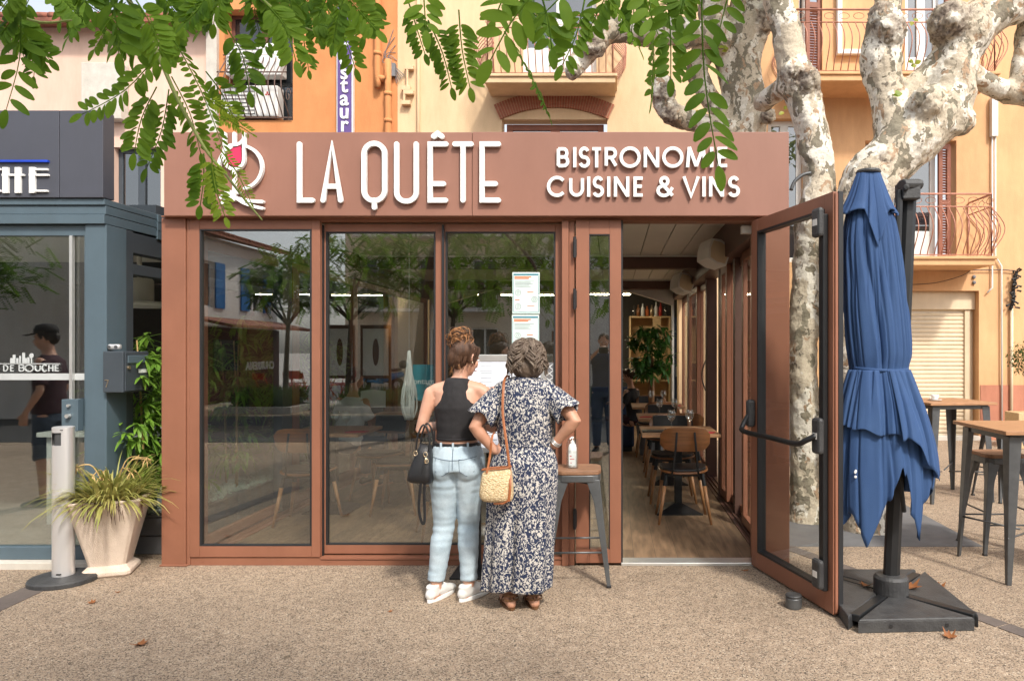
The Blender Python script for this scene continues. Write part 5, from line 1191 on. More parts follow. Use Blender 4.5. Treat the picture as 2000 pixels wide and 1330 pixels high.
mb = MB(); mb.b6(SX-.016, SX-.004, SY-.0305, SY-.0297, SZ+.078, SZ+.084); mb.b6(SX-.016, SX+.014, SY-.0305, SY-.0297, SZ+.06, SZ+.064); mb.b6(SX-.012, SX-.002, SY-.0305, SY-.0297, SZ+.035, SZ+.039); mb.build('label_print', 'napkin_red', lb)
# ---- ashtray column
ax_, ay_ = PX(130, 4.66), 4.66
ax_, ay_ = G(124, 1135).x, G(124, 1135).y
t = thing('ashtray_column', 'tall brushed steel ashtray column on a round black base at the left', 'ashtray', (ax_, ay_, 0))
mb = MB(); mb.lathe((ax_, ay_, 0), [(.195, 0), (.195, .028), (.185, .038), (.06, .046)], 40); mb.build('base', 'black_plastic', t, bevel=.004)
mb = MB(); hgt = .97
mb.sweep([(ax_, ay_, .046), (ax_, ay_, .90)], .062, 28); 
mb.lathe((ax_, ay_, .985), [(.062, 0), (.062, .032), (.055, .036)], 28)
n = 28
for k in range(n):   # upper sleeve with a square cut-out towards the street
    a = 2*math.pi*k/n; a2 = 2*math.pi*(k+1)/n; mid = math.degrees((a+a2)/2)
    if 225 < mid < 290: continue
    mb.quad((ax_+.062*math.cos(a), ay_+.062*math.sin(a), .90), (ax_+.062*math.cos(a2), ay_+.062*math.sin(a2), .90), (ax_+.062*math.cos(a2), ay_+.062*math.sin(a2), .985), (ax_+.062*math.cos(a), ay_+.062*math.sin(a), .985))
col = mb.build('column', 'steel', t, smooth=False)
for p in col.data.polygons: p.use_smooth = len(p.vertices) == 4
col.modifiers.new('es', 'EDGE_SPLIT').split_angle = R(40)
mb = MB(); mb.lathe((ax_, ay_, .88), [(.05, 0), (.05, .10)], 20); mb.build('ash_insert', 'gun_metal', t); mb = MB(); mb.b6(ax_+.0, ax_+.028, ay_-.0645, ay_-.055, .060, .068); mb.b6(ax_+.015, ax_+.035, ay_-.058, ay_-.05, 1.0, 1.005); mb.build('slot', 'gasket', t)
# ---- white pot with spider plant
q = G(232, 1110); px_, py_ = q.x, 4.93
t = thing('tapered_planter', 'cream stone tapered square planter at the corner of the grey terrace', 'planter', (px_, py_, 0))
mb = MB(); rz = R(20)
def sq(hx_, z, rnd=.18):
    out = []
    for k in range(4):
        a = rz + math.pi/4 + k*math.pi/2; a1 = a-.08; a2 = a+.08
        for aa in (a1, a2): out.append(mb.bm.verts.new((px_+math.cos(aa)*hx_*1.414, py_+math.sin(aa)*hx_*1.414, z)))
    return out
rg = [sq(h_, z) for h_, z in ((.125, .0), (.135, .012), (.135, .035), (.118, .055), (.10, .07), (.192, .50), (.199, .505), (.199, .52), (.175, .52), (.155, .44))]
for i in range(len(rg)-1):
    for k in range(8): mb._f([rg[i][k], rg[i][(k+1) % 8], rg[i+1][(k+1) % 8], rg[i+1][k]])
mb._f(rg[0][::-1]); mb.build('pot', 'chalk', t, bevel=.006)
mb = MB(); mb.mi = 0; v = [(px_+math.cos(rz+math.pi/4+k*math.pi/2)*.23, py_+math.sin(rz+math.pi/4+k*math.pi/2)*.23, .455) for k in range(4)]; mb.quad(*v); mb.build('soil', 'soil', t)
random.seed(21)
t = thing('spider_plant', 'straggly yellow green spider plant spilling over the cream planter', 'plant', (px_, py_, .45))
mb = MB(); m2 = MB()
for k in range(620):
    a = random.uniform(0, 6.283); r0 = random.uniform(0, .17); L_ = random.uniform(.18, .42); b0 = Vector((px_+math.cos(a)*r0, py_+math.sin(a)*r0, .47)); el = random.uniform(.35, 1.35)
    d = Vector((math.cos(a)*math.cos(el), math.sin(a)*math.cos(el), math.sin(el))); prev = None; p = b0.copy(); nS = 6; w0 = random.uniform(.005, .011)
    x = d.cross(Vector((0, 0, 1))).normalized()
    for i in range(nS+1):
        w_ = w0*(1-(i/nS)**2)+.0008; row = (mb.bm.verts.new(p-x*w_), mb.bm.verts.new(p+x*w_))
        if prev: mb._f([prev[0], prev[1], row[1], row[0]])
        prev = row; p = p + d*L_/nS; d = (d+Vector((0, 0, -1))*(.20+.18*i/nS)).normalized()
mb.build('blades', 'spider_leaf', t, smooth='leaf')
for k in range(60):
    a = random.uniform(3.3, 6.2); r0 = random.uniform(.175, .215); p = Vector((px_+math.cos(a)*r0, py_+math.sin(a)*r0, .53)); L_ = random.uniform(.04, .17)
    m2.sweep([p, p+Vector((math.cos(a)*.03, math.sin(a)*.03, -.01)), p+Vector((math.cos(a)*.035+random.uniform(-.01, .01), math.sin(a)*.035, -L_*.6)), p+Vector((math.cos(a)*.03+random.uniform(-.02, .02), math.sin(a)*.03, -L_))], [.003, .003, .002, .001], 4)
m2.build('dead_roots', 'dead_root', t); mb = MB()
for k in range(9):
    a = random.uniform(0, 6.28); p = Vector((px_, py_, .48)); e = p+Vector((math.cos(a)*.22, math.sin(a)*.16, random.uniform(.15, .30))); m = (p+e)/2+Vector((0, 0, .12)); mb.sweep(smoothpts([p, m, e], 5), .0035, 5)
    for j in range(7): mb.leaf(e, (random.uniform(-1, 1), random.uniform(-1, 1), random.uniform(-1, .6)), (0, 0, 1), .06, .008, .1, .4, 3)
mb.build('runners', 'cane', t)
# ---- bamboo in long grey planters in the gap
random.seed(31)
def bamboo(x, y, h, n, lab, pot=True):
    t = thing('bamboo_plant', lab, 'plant', (x, y, .3), group='bamboo plants between the terraces')
    for k in range(n):
        bx, by = x+random.uniform(-.13, .13), y+random.uniform(-.25, .25); hh = h*random.uniform(.8, 1.05); lean = random.uniform(-.06, .06)
        mb = MB(); pts = [(bx+lean*q*q, by, .3+hh*q) for q in [i/12 for i in range(13)]]; mb.sweep(pts, [.011-.006*i/12 for i in range(13)], 7)
        for i in range(1, 12, 1): mb.lathe(Vector(pts[i])+Vector((0, 0, -.003)), [(.008, 0), (.013-.006*i/12, .003), (.008, .006)], 7)
        c_ = mb.build('cane', 'cane', t, smooth=True)
        mb = MB()
        for j in range(int((42 if y < 6 else 24)*h)):
            q = random.uniform(.12, 1.02); p = Vector((bx+lean*q*q, by, .3+hh*q)); a = random.uniform(0, 6.28); d = Vector((math.cos(a), math.sin(a)*.9, .25)); e = p+d*random.uniform(.05, .24 if y < 6 else .18)
            mb.sweep([p, e], .0015, 3); leafy(mb, e, 7, .14, .024, .01, .9, a)
        mb.build('foliage', 'bamboo_leaf', t, smooth='leaf')
for (x, y, h, n, lab) in ((-3.47, 5.55, 1.3, 5, 'nearest bamboo plant between the two terraces, beside the mailbox'), (-3.38, 6.5, 1.4, 4, 'second bamboo plant behind the side glass'), (-3.38, 7.3, 1.55, 3, 'third bamboo plant along the side glass'), (-3.38, 8.3, 1.5, 3, 'farthest bamboo plant between the terraces')): bamboo(x, y, h, n, lab)
pl = None
for k, (y0, y1, lab) in enumerate(((5.35, 6.15, 'grey plastic planter box on the ground beside the brown corner post'), (6.17, 6.95, 'second long grey planter box with white pebbles in the gap'), (6.97, 7.75, 'third long grey planter box with white pebbles in the gap'), (7.9, 8.7, 'farthest grey planter box with white pebbles in the gap'))):
    t = thing('planter_box', lab, 'planter', (-3.38, (y0+y1)/2, 0), group='grey planter boxes between the terraces')
    mb = MB(); mb.b6(-3.56, -3.21, y0, y1, .0, .135); mb.b6(-3.565, -3.205, y0-.004, y1+.004, .14, .275); mb.b6(-3.572, -3.198, y0-.01, y1+.01, .276, .30); mb.build('box', 'planter_grey', t, bevel=.008)
    mb = MB()
    for j in range(420): mb.ell((random.uniform(-3.55, -3.22), random.uniform(y0+.02, y1-.02), .306+random.uniform(-.004, .01)), [random.uniform(.008, .016) for _ in range(3)], None, 6, 4)
    mb.build('pebbles', 'pebble', t)['kind'] = 'stuff'
# ---- mailbox on the grey post
mx0, mx1 = XG+.002, XG+.19; mz0, mz1 = PZ(766, 5.05), PZ(686, 5.05)
t = thing('mailbox', 'dark slate metal mailbox with a number fixed to the grey post', 'mailbox', (XG, 5.3, mz0))
MX = XG+.145
mb = MB(); mb.b6(XG+.002, MX, 5.0, 5.27, mz0, mz1); mb.build('case', 'slate_dark', t, bevel=.006)
mb = MB(); mb.b6(MX+.001, MX+.008, 5.012, 5.262, mz0+.008, mz1-.008); dr = mb.build('door', 'slate_dark', t, bevel=.003)
mb = MB(); mb.b6(MX+.0085, MX+.016, 5.03, 5.245, mz1-.085, mz1-.03); mb.build('letter_flap', 'slate_alu', dr, bevel=.004)
mb = MB(); mb.cyl((MX+.0085, 5.04, mz1-.115), (MX+.02, 5.04, mz1-.115), .012); mb.build('lock', 'gold', dr)
mb = MB(); mb.b6(MX+.0085, MX+.012, 5.15, 5.24, mz1-.155, mz1-.13); mb.build('name_plate', 'paper', dr)
mb = MB(); letters(mb, [('7', XG+.015, XG+.045, 0, .055)], .005, lambda u, v, d: Vector((u, 4.9995+d, mz0+.09-v)), -.003, 0); mb.build('number', 'gold', t)
t = thing('key_safe', 'small silver key holder above the mailbox on the grey post', 'lock', (XG+.01, 5.05, mz1))
mb = MB(); mb.b6(XG+.003, XG+.09, 5.04, 5.075, mz1+.012, mz1+.05); mb.build('body', 'steel', t, bevel=.012); mb = MB(); mb.cyl((XG+.02, 5.032, mz1+.031), (XG+.02, 5.0395, mz1+.031), .010); mb.cyl((XG+.068, 5.032, mz1+.031), (XG+.068, 5.0395, mz1+.031), .010); mb.build('screw', 'gun_metal', t)
# ---- door stop can
q = G(1550, 1186); t = thing('door_stop', 'small round steel door stop on the paving under the open door', 'door stop', q)
mb = MB(); mb.lathe(q, [(.046, 0), (.048, .01), (.048, .06), (.044, .064)], 28); mb.build('body', 'gun_metal', t, bevel=.002)
mb = MB(); mb.lathe(q+Vector((0, 0, .0641)), [(.047, 0), (.049, .01), (.045, .016)], 28); mb.build('rubber_top', 'black_plastic', t)

# ================================================================== CLOSED PARASOL
ux, uy = 1.674, 4.30
U = thing('blue_parasol', 'closed navy blue cantilever parasol tied round its mast at the right', 'parasol', (ux, uy, 0))
mb = MB(); top = P(1776, 356, 4.34); bot = Vector((ux, uy, .12)); ax0 = (top-bot).normalized()
mb.sweep([bot, top], [(.050, .038), (.047, .036)], 8, ref=(1, 0, 0), twist=R(22.5)); mb.build('mast', 'black_metal', U, bevel=.003)
mb = MB(); h0 = P(1757, 372, 4.28); h1 = P(1735, 880, 4.20); mb.sweep([h0, h0.lerp(h1, .5)+Vector((-.0, -.02, 0)), h1], [(.022, .016)]*3, 8, ref=(1, 0, 0)); mb.build('swing_arm', 'black_metal', U, bevel=.002)
mb = MB(); mb.sweep([P(1760, 362, 4.27)+Vector((0, 0, 0)), P(1795, 362, 4.3)], [(.05, .035), (.05, .035)], 10, ref=(0, 1, 0)); mb.b6(PX(1757, 4.3), PX(1792, 4.3), 4.25, 4.38, PZ(392, 4.3), PZ(356, 4.3)); mb.cyl(P(1770, 366, 4.22), P(1770, 366, 4.26), .018); mb.build('mast_head', 'black_plastic', U, bevel=.008)
mb = MB(); mb.sweep([P(1744, 905, 4.235), P(1750, 890, 4.23), P(1757, 880, 4.22)], [(.045, .03), (.05, .035), (.02, .02)], 10, ref=(1, 0, 0)); mb.sweep([P(1752, 880, 4.18), P(1766, 1000, 4.16)], .014, 8); mb.build('handle_joint', 'black_plastic', U, bevel=.004)
mb = MB(); mb.lathe((ux, uy, .06), [(.095, 0), (.10, .015), (.10, .105), (.085, .12), (.055, .122)], 28); mb.build('collar', 'black_plastic', U, bevel=.003)
bc = Vector((1.675, 4.33, 0))
def bar_(d, L_):
    d = Vector(d).normalized(); mb.bar(bc+Vector((0, 0, .055)), bc+d*L_+Vector((0, 0, .055)), .055, .04)
mb = MB(); bar_((1, 1.1, 0), .46); bar_((-1, -1.15, 0), .52); bar_((1, -1.15, 0), .50); bar_((-1, 1.15, 0), .48); mb.build('cross_base', 'black_metal', U, bevel=.004)
C4 = [Vector((1.285, 3.86, 0)), Vector((2.015, 3.90, 0)), Vector((2.06, 4.76, 0)), Vector((1.33, 4.76, 0))]
m4 = [(C4[i]+C4[(i+1) % 4])/2 for i in range(4)]
for i in range(4):
    a, b_ = C4[i], C4[(i+1) % 4]; ce = bc; 
    tt = (b_-a).normalized(); inn = Vector((-tt.y, tt.x, 0))
    g = .034
    A1, B1 = a+tt*g*1.2, b_-tt*g*1.2; Cc = ce-inn*.075
    poly = [A1, A1.lerp(B1, .18)+inn*0, B1.lerp(A1, .18), B1, Cc+tt*.03, Cc-tt*.03]
    mb = MB(); cen = (A1+B1+Cc)/3
    def ring(s_, z): return [mb.bm.verts.new(cen+(p-cen)*s_+Vector((0, 0, z))) for p in poly]
    rr = [ring(1, 0), ring(1, .058), ring(.985, .068), ring(.96, .074)]
    for k in range(3):
        for j in range(6): mb._f([rr[k][j], rr[k][(j+1) % 6], rr[k+1][(j+1) % 6], rr[k+1][j]])
    mb._f(rr[0][::-1]); mb._f(rr[-1]); w_ = mb.build('weight_slab', 'black_plastic', U, bevel=.004)
    if i == 0:
        for s_ in (.28, .76):
            mb = MB(); p = A1.lerp(B1, s_); mb.cyl(p+Vector((0, -.003, .035)), p+Vector((0, .004, .035)), .012, None, 6); mb.build('drain_hole', 'gasket', w_)
# canopy: folded cloth hanging from the hub, tied at 1.39 m
def cloth(name, rows, nf, ph, amp, y0, hem=None, seg=220, sharp=1.0, a0=0, a1=360, par=U):
    """rows: (v, u_left, u_right) outline in photo pixels at depth y0; folds grow as amp(t)"""
    mb = MB(); rg = []; full = (a1-a0) >= 360; n = len(rows)
    for i, (v, ul, ur) in enumerate(rows):
        t_ = i/(n-1); cx0 = (PX(ul, y0)+PX(ur, y0))/2; rx = (PX(ur, y0)-PX(ul, y0))/2; z = PZ(v, y0); ring = []
        for k in range(seg+(0 if full else 1)):
            a = R(a0+(a1-a0)*k/seg)
            n1 = abs(noise.noise(Vector((math.cos(a)*nf*.21, math.sin(a)*nf*.21, z*.45+ph*3)))); n2_ = abs(noise.noise(Vector((math.cos(a)*nf*.42, math.sin(a)*nf*.42, z*.6+ph*7)))); f = 1-1.5*max(0, 1-n1/.16)**1.1-.8*max(0, 1-n2_/.14)**1.1
            f2 = noise.noise(Vector((math.cos(a)*3, math.sin(a)*3, z*2.2+ph)))
            am = amp(t_); r = 1-am*(.5-.5*f)+.05*f2+.012*noise.noise(Vector((math.cos(a)*9, math.sin(a)*9, z*7)))
            dz = hem(a, t_) if hem else 0
            ring.append(mb.bm.verts.new((cx0+math.cos(a)*rx*(r*1.05+.02), y0+math.sin(a)*rx*.72*r, z+dz)))
        rg.append(ring)
    m = len(rg[0])
    for i in range(n-1):
        for k in range(m if full else m-1): mb._f([rg[i][k], rg[i][(k+1) % m], rg[i+1][(k+1) % m], rg[i+1][k]])
    o = mb.build(name, 'blue_canvas', par, smooth=True, solid=.003); return o
Yc = 4.20
prof = [(338, 1676, 1715), (352, 1671, 1720), (380, 1664, 1730), (420, 1656, 1742), (460, 1650, 1750), (500, 1648, 1756), (550, 1650, 1762), (600, 1651, 1768), (650, 1654, 1773), (690, 1658, 1775), (708, 1661, 1772), (720, 1663, 1770), (732, 1660, 1774), (760, 1652, 1784), (800, 1642, 1800), (840, 1637, 1808), (880, 1634, 1812), (920, 1634, 1815), (950, 1636, 1812)]
prof = smoothpts(prof, 3)
def hem1(a, t_):
    if t_ < .72: return 0
    q = (t_-.72)/.28; u = math.cos(a); lo = -.05 if u < .25 else .02
    tip = sum(-h_*max(0, 1-abs(((math.degrees(a)-c_+180) % 360)-180)/w_) for c_, w_, h_ in ((200, 22, .18), (238, 24, .27), (279, 13, -.20), (303, 20, .30), (20, 40, .12), (90, 60, .10)))
    return q*q*(lo+tip)
cp = cloth('canopy', prof, 10, .7, lambda t_: .03+.30*min(1, t_*2.2) if t_ < .45 else (.30-.12*math.exp(-((t_-.61)/.05)**2)-.10*max(0, t_-.65)), Yc, hem1, sharp=.8)
def hem2(a, t_):
    q = t_**1.6; d_ = math.degrees(a)
    return q*sum(-h_*max(0, 1-abs(((d_-c_+180) % 360)-180)/w_) for c_, w_, h_ in ((275, 26, .22), (205, 30, .02), (335, 26, .03), (90, 60, .1)))
cloth('vent_flap', smoothpts([(336, 1677, 1716), (345, 1673, 1720), (375, 1663, 1731), (400, 1652, 1741), (415, 1642, 1750)], 3), 6, 2.2, lambda t_: .02+.34*t_-.10*t_**3, Yc-.010, hem2, sharp=.9, par=cp)
def hem3(a, t_): return t_**2*(-.015-.02*math.sin(a*3)+.01*math.sin(a*11))
cloth('lower_flap', smoothpts([(722, 1661, 1773), (740, 1655, 1781), (780, 1644, 1797), (820, 1636, 1808), (832, 1634, 1811)], 4), 10, .75, lambda t_: .16+.12*t_, Yc-.016, hem3, sharp=.85, a0=120, a1=284, par=cp)
def hem4(a, t_): d_ = math.degrees(a) % 360; return t_**1.5*(-.16*max(0, 1-abs(d_-335)/40)+.10*max(0, 1-abs(d_-282)/26))
cloth('side_flap', smoothpts([(722, 1661, 1773), (745, 1654, 1783), (790, 1641, 1801), (840, 1632, 1816), (880, 1628, 1823)], 4), 8, 2.9, lambda t_: .14+.10*t_, Yc-.030, hem4, a0=276, a1=425, par=cp)
mb = MB(); mb.lathe(P(1696, 337, Yc), [(.068, -.01), (.072, 0), (.066, .012), (.03, .016)], 24); mb.build('top_cap', 'black_plastic', U, bevel=.002)
mb = MB(); pts = []; z_ = PZ(721, Yc)
for k in range(49):
    a = 2*math.pi*k/48; pts.append((PX(1716.5, Yc)+math.cos(a)*(PX(1772, Yc)-PX(1716.5, Yc)), Yc+math.sin(a)*.128, z_+.006*math.sin(2*a+1)))
mb.sweep(pts, [(.003, .011)]*49, 6, ref=None); st2 = mb.build('tie_strap', 'blue_canvas', U, smooth=True)
mb = MB(); 
for v_ in ((1671, 921, .012, .004), (1671, 931, .008, .004)): p = P(v_[0], v_[1], Yc-.155); mb.ell(p, (.008, .003, v_[2]), (0, R(20), 0), 8, 6)
mb.build('white_mark', 'canvas_white', cp)
# ---- fallen leaves
def plane_leaf(loc, s, rz, curl, lab, mat='dry_leaf'):
    mb = MB(); lobes = [(0, 1), (22, .55), (40, .9), (62, .5), (82, .72), (110, .42), (135, .5), (165, .25), (180, .12)]; pts = [(a, r) for a, r in lobes]+[(-a, r) for a, r in lobes[::-1][1:-1]]
    loc = Vector(loc); cv = mb.bm.verts.new(loc+Vector((0, 0, .006)))
    V = []; Wm = []
    for a, r in pts:
        an = R(a)+rz
        V.append(mb.bm.verts.new(loc+Vector((math.cos(an)*r*s, math.sin(an)*r*s, .003+curl*s*(r**2)*(.35+.65*math.sin(an*2+1)**2))))); Wm.append(mb.bm.verts.new(loc+Vector((math.cos(an)*r*s*.5, math.sin(an)*r*s*.5, .004+curl*s*.12))))
    m = len(V)
    for k in range(m): mb._f([cv, Wm[k], Wm[(k+1) % m]]); mb._f([Wm[k], V[k], V[(k+1) % m], Wm[(k+1) % m]])
    e = loc+Vector((math.cos(rz+math.pi)*s*.9, math.sin(rz+math.pi)*s*.9, .01)); mb.sweep([loc, e], .0016, 4)
    return tag(mb.build('fallen_leaf', mat, None, smooth='leaf', loc=loc), lab, 'leaf', 'dry fallen leaves')
plane_leaf(G(1830, 1150), .10, R(100), .75, 'big curled brown leaf at the back corner of the parasol base')
plane_leaf(G(1792, 1186)+Vector((0, .12, .076)), .085, R(20), .6, 'brown leaf lying on the parasol base right of the mast'); plane_leaf(G(1708, 1184)+Vector((0, .14, .076)), .055, R(200), .7, 'small brown leaf lying on the parasol base left of the mast')
plane_leaf(G(1855, 1246), .055, R(70), 1.0, 'crumpled brown leaf leaning at the front edge of the parasol base')
plane_leaf(G(273, 1259), .055, R(10), .7, 'curled brown leaf alone on the paving at the lower left'); plane_leaf(G(180, 1178), .035, R(130), .7, 'tiny brown leaf on the paving in front of the cream planter')
plane_leaf(G(762, 1195), .02, R(50), .8, 'tiny leaf scrap on the paving left of the white shoes'); plane_leaf(G(1455, 1115), .03, R(0), .5, 'tiny leaf on the paving under the doorway threshold')
plane_leaf(G(1755, 1118), .04, R(0), .8, 'small brown leaf on the paving behind the parasol mast'); plane_leaf(G(1545, 972), .09, R(10), .4, 'flat brown leaf beside the trunk seen through the door glass'); plane_leaf(G(1568, 1018), .09, R(190), .3, 'flat brown leaf at the foot of the trunk seen through the door glass')
plane_leaf(G(230, 1157), .02, R(0), .5, 'dark leaf scrap on the paving below the cream planter'); plane_leaf(G(1785, 997), .05, R(60), .6, 'small leaf at the edge of the grey paving patch')
# ================================================================== PLANE TREES
def limb(path, Y, dY=0):
    """photo pixels (u, v, radius) -> centre line and radii at depth Y (sliding by dY)"""
    q = smoothpts(path, 5); n = len(q); pts, rr = [], []
    for i, (u, v, r) in enumerate(q): y = Y+dY*i/(n-1); pts.append(P(u, v, y)); rr.append(r/F*y)
    return pts, rr
def plane_tree(name, lab, limbs, burrs, Y, mat='plane_bark', voxel=.017, base=None, crown=None, seed=1):
    random.seed(seed); mb = MB()
    for path, y, dy in limbs:
        pts, rr = limb(path, y, dy)
        rr = [r*(1+.13*noise.noise(p*3.1)) for p, r in zip(pts, rr)]
        mb.sweep(pts, rr, 14, dome=True)
    bl = []
    for (u, v, r, y, sc) in burrs:
        c = P(u, v, y); r_ = r/F*y; bl.append((c, r_*sc))
        mb.ell(c, (r_, r_*.9, r_*1.05), (random.random(), random.random(), 0), 12, 8)
        for k in range(7): d = Vector([random.uniform(-1, 1) for _ in range(3)]).normalized(); d.y = -abs(d.y); mb.ell(c+d*r_*.75, (r_*.42, r_*.4, r_*.38), (random.random()*3, random.random()*3, 0), 8, 6)
    t = thing(name, lab, 'tree', base)
    def dsp(co):
        g = .018*noise.noise(co*6)+.010*noise.noise(co*15)+.004*noise.noise(co*40)
        for c, r in bl:
            d = (co-c).length
            if d < r*1.5: g += (.016*abs(noise.noise(co*32))+.012*noise.noise(co*60))*(1-d/(r*1.5))**.5*2
        return g
    o = blob('trunk', mb, mat, t, voxel, 5, dsp)
    at = o.data.attributes.new('burr', 'FLOAT', 'POINT')
    for i, v in enumerate(o.data.vertices):
        g = 0
        for c, r in bl: g = max(g, min(1, max(0, (1.25-(v.co-c).length/r)*3+.8*noise.noise(v.co*14))))
        at.data[i].value = g
    if crown:
        mb = MB(); cx, cy, cz, rx, rz_, nn = crown
        for k in range(nn):
            d = Vector([random.gauss(0, 1) for _ in range(3)]).normalized(); q = Vector((cx, cy, cz))+Vector((d.x*rx, d.y*rx, d.z*rz_))*random.random()**.4
            for j in range(7): mb.leaf(q+Vector([random.uniform(-.22, .22) for _ in range(3)]), (random.uniform(-1, 1), random.uniform(-1, 1), random.uniform(-1, .2)), (0, 0, 1), .16, .16, .2, .2, 2)
        mb.build('crown', 'plane_leaf', t, smooth='leaf')
    return t
def sprig(t, u, v, y, n=3, s=.05):
    mb = MB()
    for k in range(n): mb.leaf(P(u+random.uniform(-8, 8), v+random.uniform(-6, 6), y), (random.uniform(-1, 1), -.3, random.uniform(-.6, .3)), (0, -1, .5), s*random.uniform(.8, 1.3), s, .2, .2, 3)
    mb.build('young_leaf', 'plane_leaf', t, smooth='leaf')
b1 = G(1577, 1018)
TA = plane_tree('plane_tree', 'slender plane tree trunk seen through the open glass door, knobbly limbs above it', [
    ([(1580, 1022, 46), (1577, 985, 35), (1574, 900, 30), (1572, 800, 29), (1566, 700, 28), (1574, 600, 31), (1580, 520, 34), (1592, 440, 38), (1600, 380, 36), (1596, 320, 31), (1586, 260, 29), (1572, 205, 33), (1556, 160, 36), (1545, 110, 30), (1535, 50, 28), (1515, 0, 26), (1500, -60, 26)], 6.43, 0),
    ([(1548, 165, 30), (1520, 178, 20), (1490, 200, 22)], 6.43, .4)],
    [(1574, 160, 30, 6.35, 1.0), (1545, 145, 22, 6.35, .9)], 6.43, base=(b1.x, 6.43, 0), crown=(1.6, 6.6, 6.4, 1.1, .8, 70), seed=2)
TB = plane_tree('plane_tree', 'thick leaning plane tree with patchy white bark behind the blue parasol', [
    ([(1695, 1036, 66), (1690, 1000, 58), (1684, 900, 50), (1676, 800, 46), (1672, 700, 45), (1668, 600, 44), (1668, 500, 46), (1676, 420, 50), (1704, 350, 54), (1758, 292, 52), (1812, 245, 52), (1850, 200, 50), (1862, 140, 44), (1876, 90, 44), (1915, 40, 46), (1975, 5, 42), (2060, -20, 40)], 6.15, 0),
    ([(1752, 290, 40), (1742, 240, 34), (1734, 190, 33), (1722, 130, 38), (1722, 70, 36), (1735, 10, 26), (1712, -60, 26)], 6.15, .1),
    ([(1745, 205, 22), (1790, 160, 20), (1838, 120, 24)], 6.18, 0),
    ([(1870, 120, 26), (1908, 150, 20), (1945, 172, 22), (1975, 180, 22), (2040, 196, 22)], 6.2, .2),
    ([(2010, 190, 18), (1992, 150, 17), (1996, 100, 16), (2010, 20, 18)], 6.3, 0)],
    [(1855, 48, 40, 6.05, 1.0), (1735, 60, 34, 6.1, .9), (1808, 205, 36, 6.0, .8), (1722, 318, 26, 6.02, .9), (1722, 30, 26, 6.1, .9), (1872, 235, 30, 6.1, .4)], 6.15, base=(G(1690, 1032).x, 6.15, 0), crown=(3.2, 6.2, 6.6, 1.5, .9, 110), seed=3)
TC = plane_tree('plane_tree', 'tall plane tree rising above the sign with contorted limbs reaching left', [
    ([(1460, 955, 46), (1458, 700, 40), (1458, 450, 37), (1458, 300, 36), (1458, 220, 37), (1452, 150, 36), (1450, 90, 42), (1462, 40, 42), (1480, -30, 44), (1490, -120, 44)], 8.0, 0),
    ([(1400, -60, 24), (1392, 20, 28), (1400, 70, 30), (1425, 120, 30), (1440, 180, 30), (1452, 240, 30)], 8.0, 0),
    ([(1405, 75, 28), (1370, 70, 27), (1320, 62, 26), (1270, 66, 25), (1220, 60, 24), (1185, 62, 24), (1158, 84, 26), (1135, 118, 20), (1118, 142, 14)], 7.8, -.3),
    ([(1445, 262, 26), (1400, 250, 22), (1360, 240, 21), (1325, 228, 20), (1296, 205, 22), (1296, 165, 20)], 7.9, -.2),
    ([(1380, 90, 24), (1362, 140, 22), (1385, 190, 20), (1412, 232, 18)], 8.0, 0)],
    [(1158, 84, 28, 7.45, 1.0), (1120, 140, 14, 7.4, 1.0), (1295, 185, 22, 7.7, 1), (1310, 222, 20, 7.7, 1), (1492, 40, 26, 7.85, 1), (1345, 70, 22, 7.6, .8), (1500, 228, 14, 7.75, 1), (1395, 60, 30, 7.85, .8)], 8.0, mat='plane_bark', base=(PX(1460, 8.0), 8.0, 0), crown=(1.4, 8.0, 7.6, 1.5, .8, 110), seed=4)
random.seed(9)
sprig(TC, 1420, 95, 7.6, 5); sprig(TC, 1362, 215, 7.6, 3, .04); sprig(TC, 1350, 60, 7.6, 4); sprig(TA, 1530, 218, 6.3, 2, .04); sprig(TB, 1780, 130, 6.0, 4, .05); sprig(TB, 1752, 182, 6.0, 3, .05); sprig(TB, 1785, 40, 6.0, 2, .04)
# small stay bracket: grey curved lamp arm by the sign end
mb = MB(); mb.sweep(smoothpts([P(1545, 372, 5.6), P(1552, 355, 5.6), P(1568, 342, 5.6), P(1584, 338, 5.6)], 4), [.014]*13, 8)
tag(mb.build('lamp_arm', 'gun_metal', None, smooth=True, loc=P(1545, 372, 5.6)), 'short curved grey metal arm behind the right end of the sign', 'bracket')
# topiary at right edge
q = P(2003, 700, 11.2); t = thing('potted_shrub', 'small clipped shrub half cut off at the right edge of the picture', 'plant', (q.x, q.y, 0))
mb = MB(); random.seed(14)
for k in range(260): d = Vector([random.gauss(0, 1) for _ in range(3)]).normalized()*random.uniform(.12, .26); leafy(mb, q+d, 3, .05, .02, .03, 1)
mb.build('crown', 'topiary', t, smooth='leaf'); mb = MB(); mb.cyl((q.x, q.y, .4), (q.x, q.y, 1.3), .02); mb.build('stem', 'dark_bark', t); mb = MB(); mb.b6(q.x-.22, q.x+.22, q.y-.2, q.y+.2, 0, .55); mb.build('wooden_tub', 'ply_cream', t, bevel=.01)

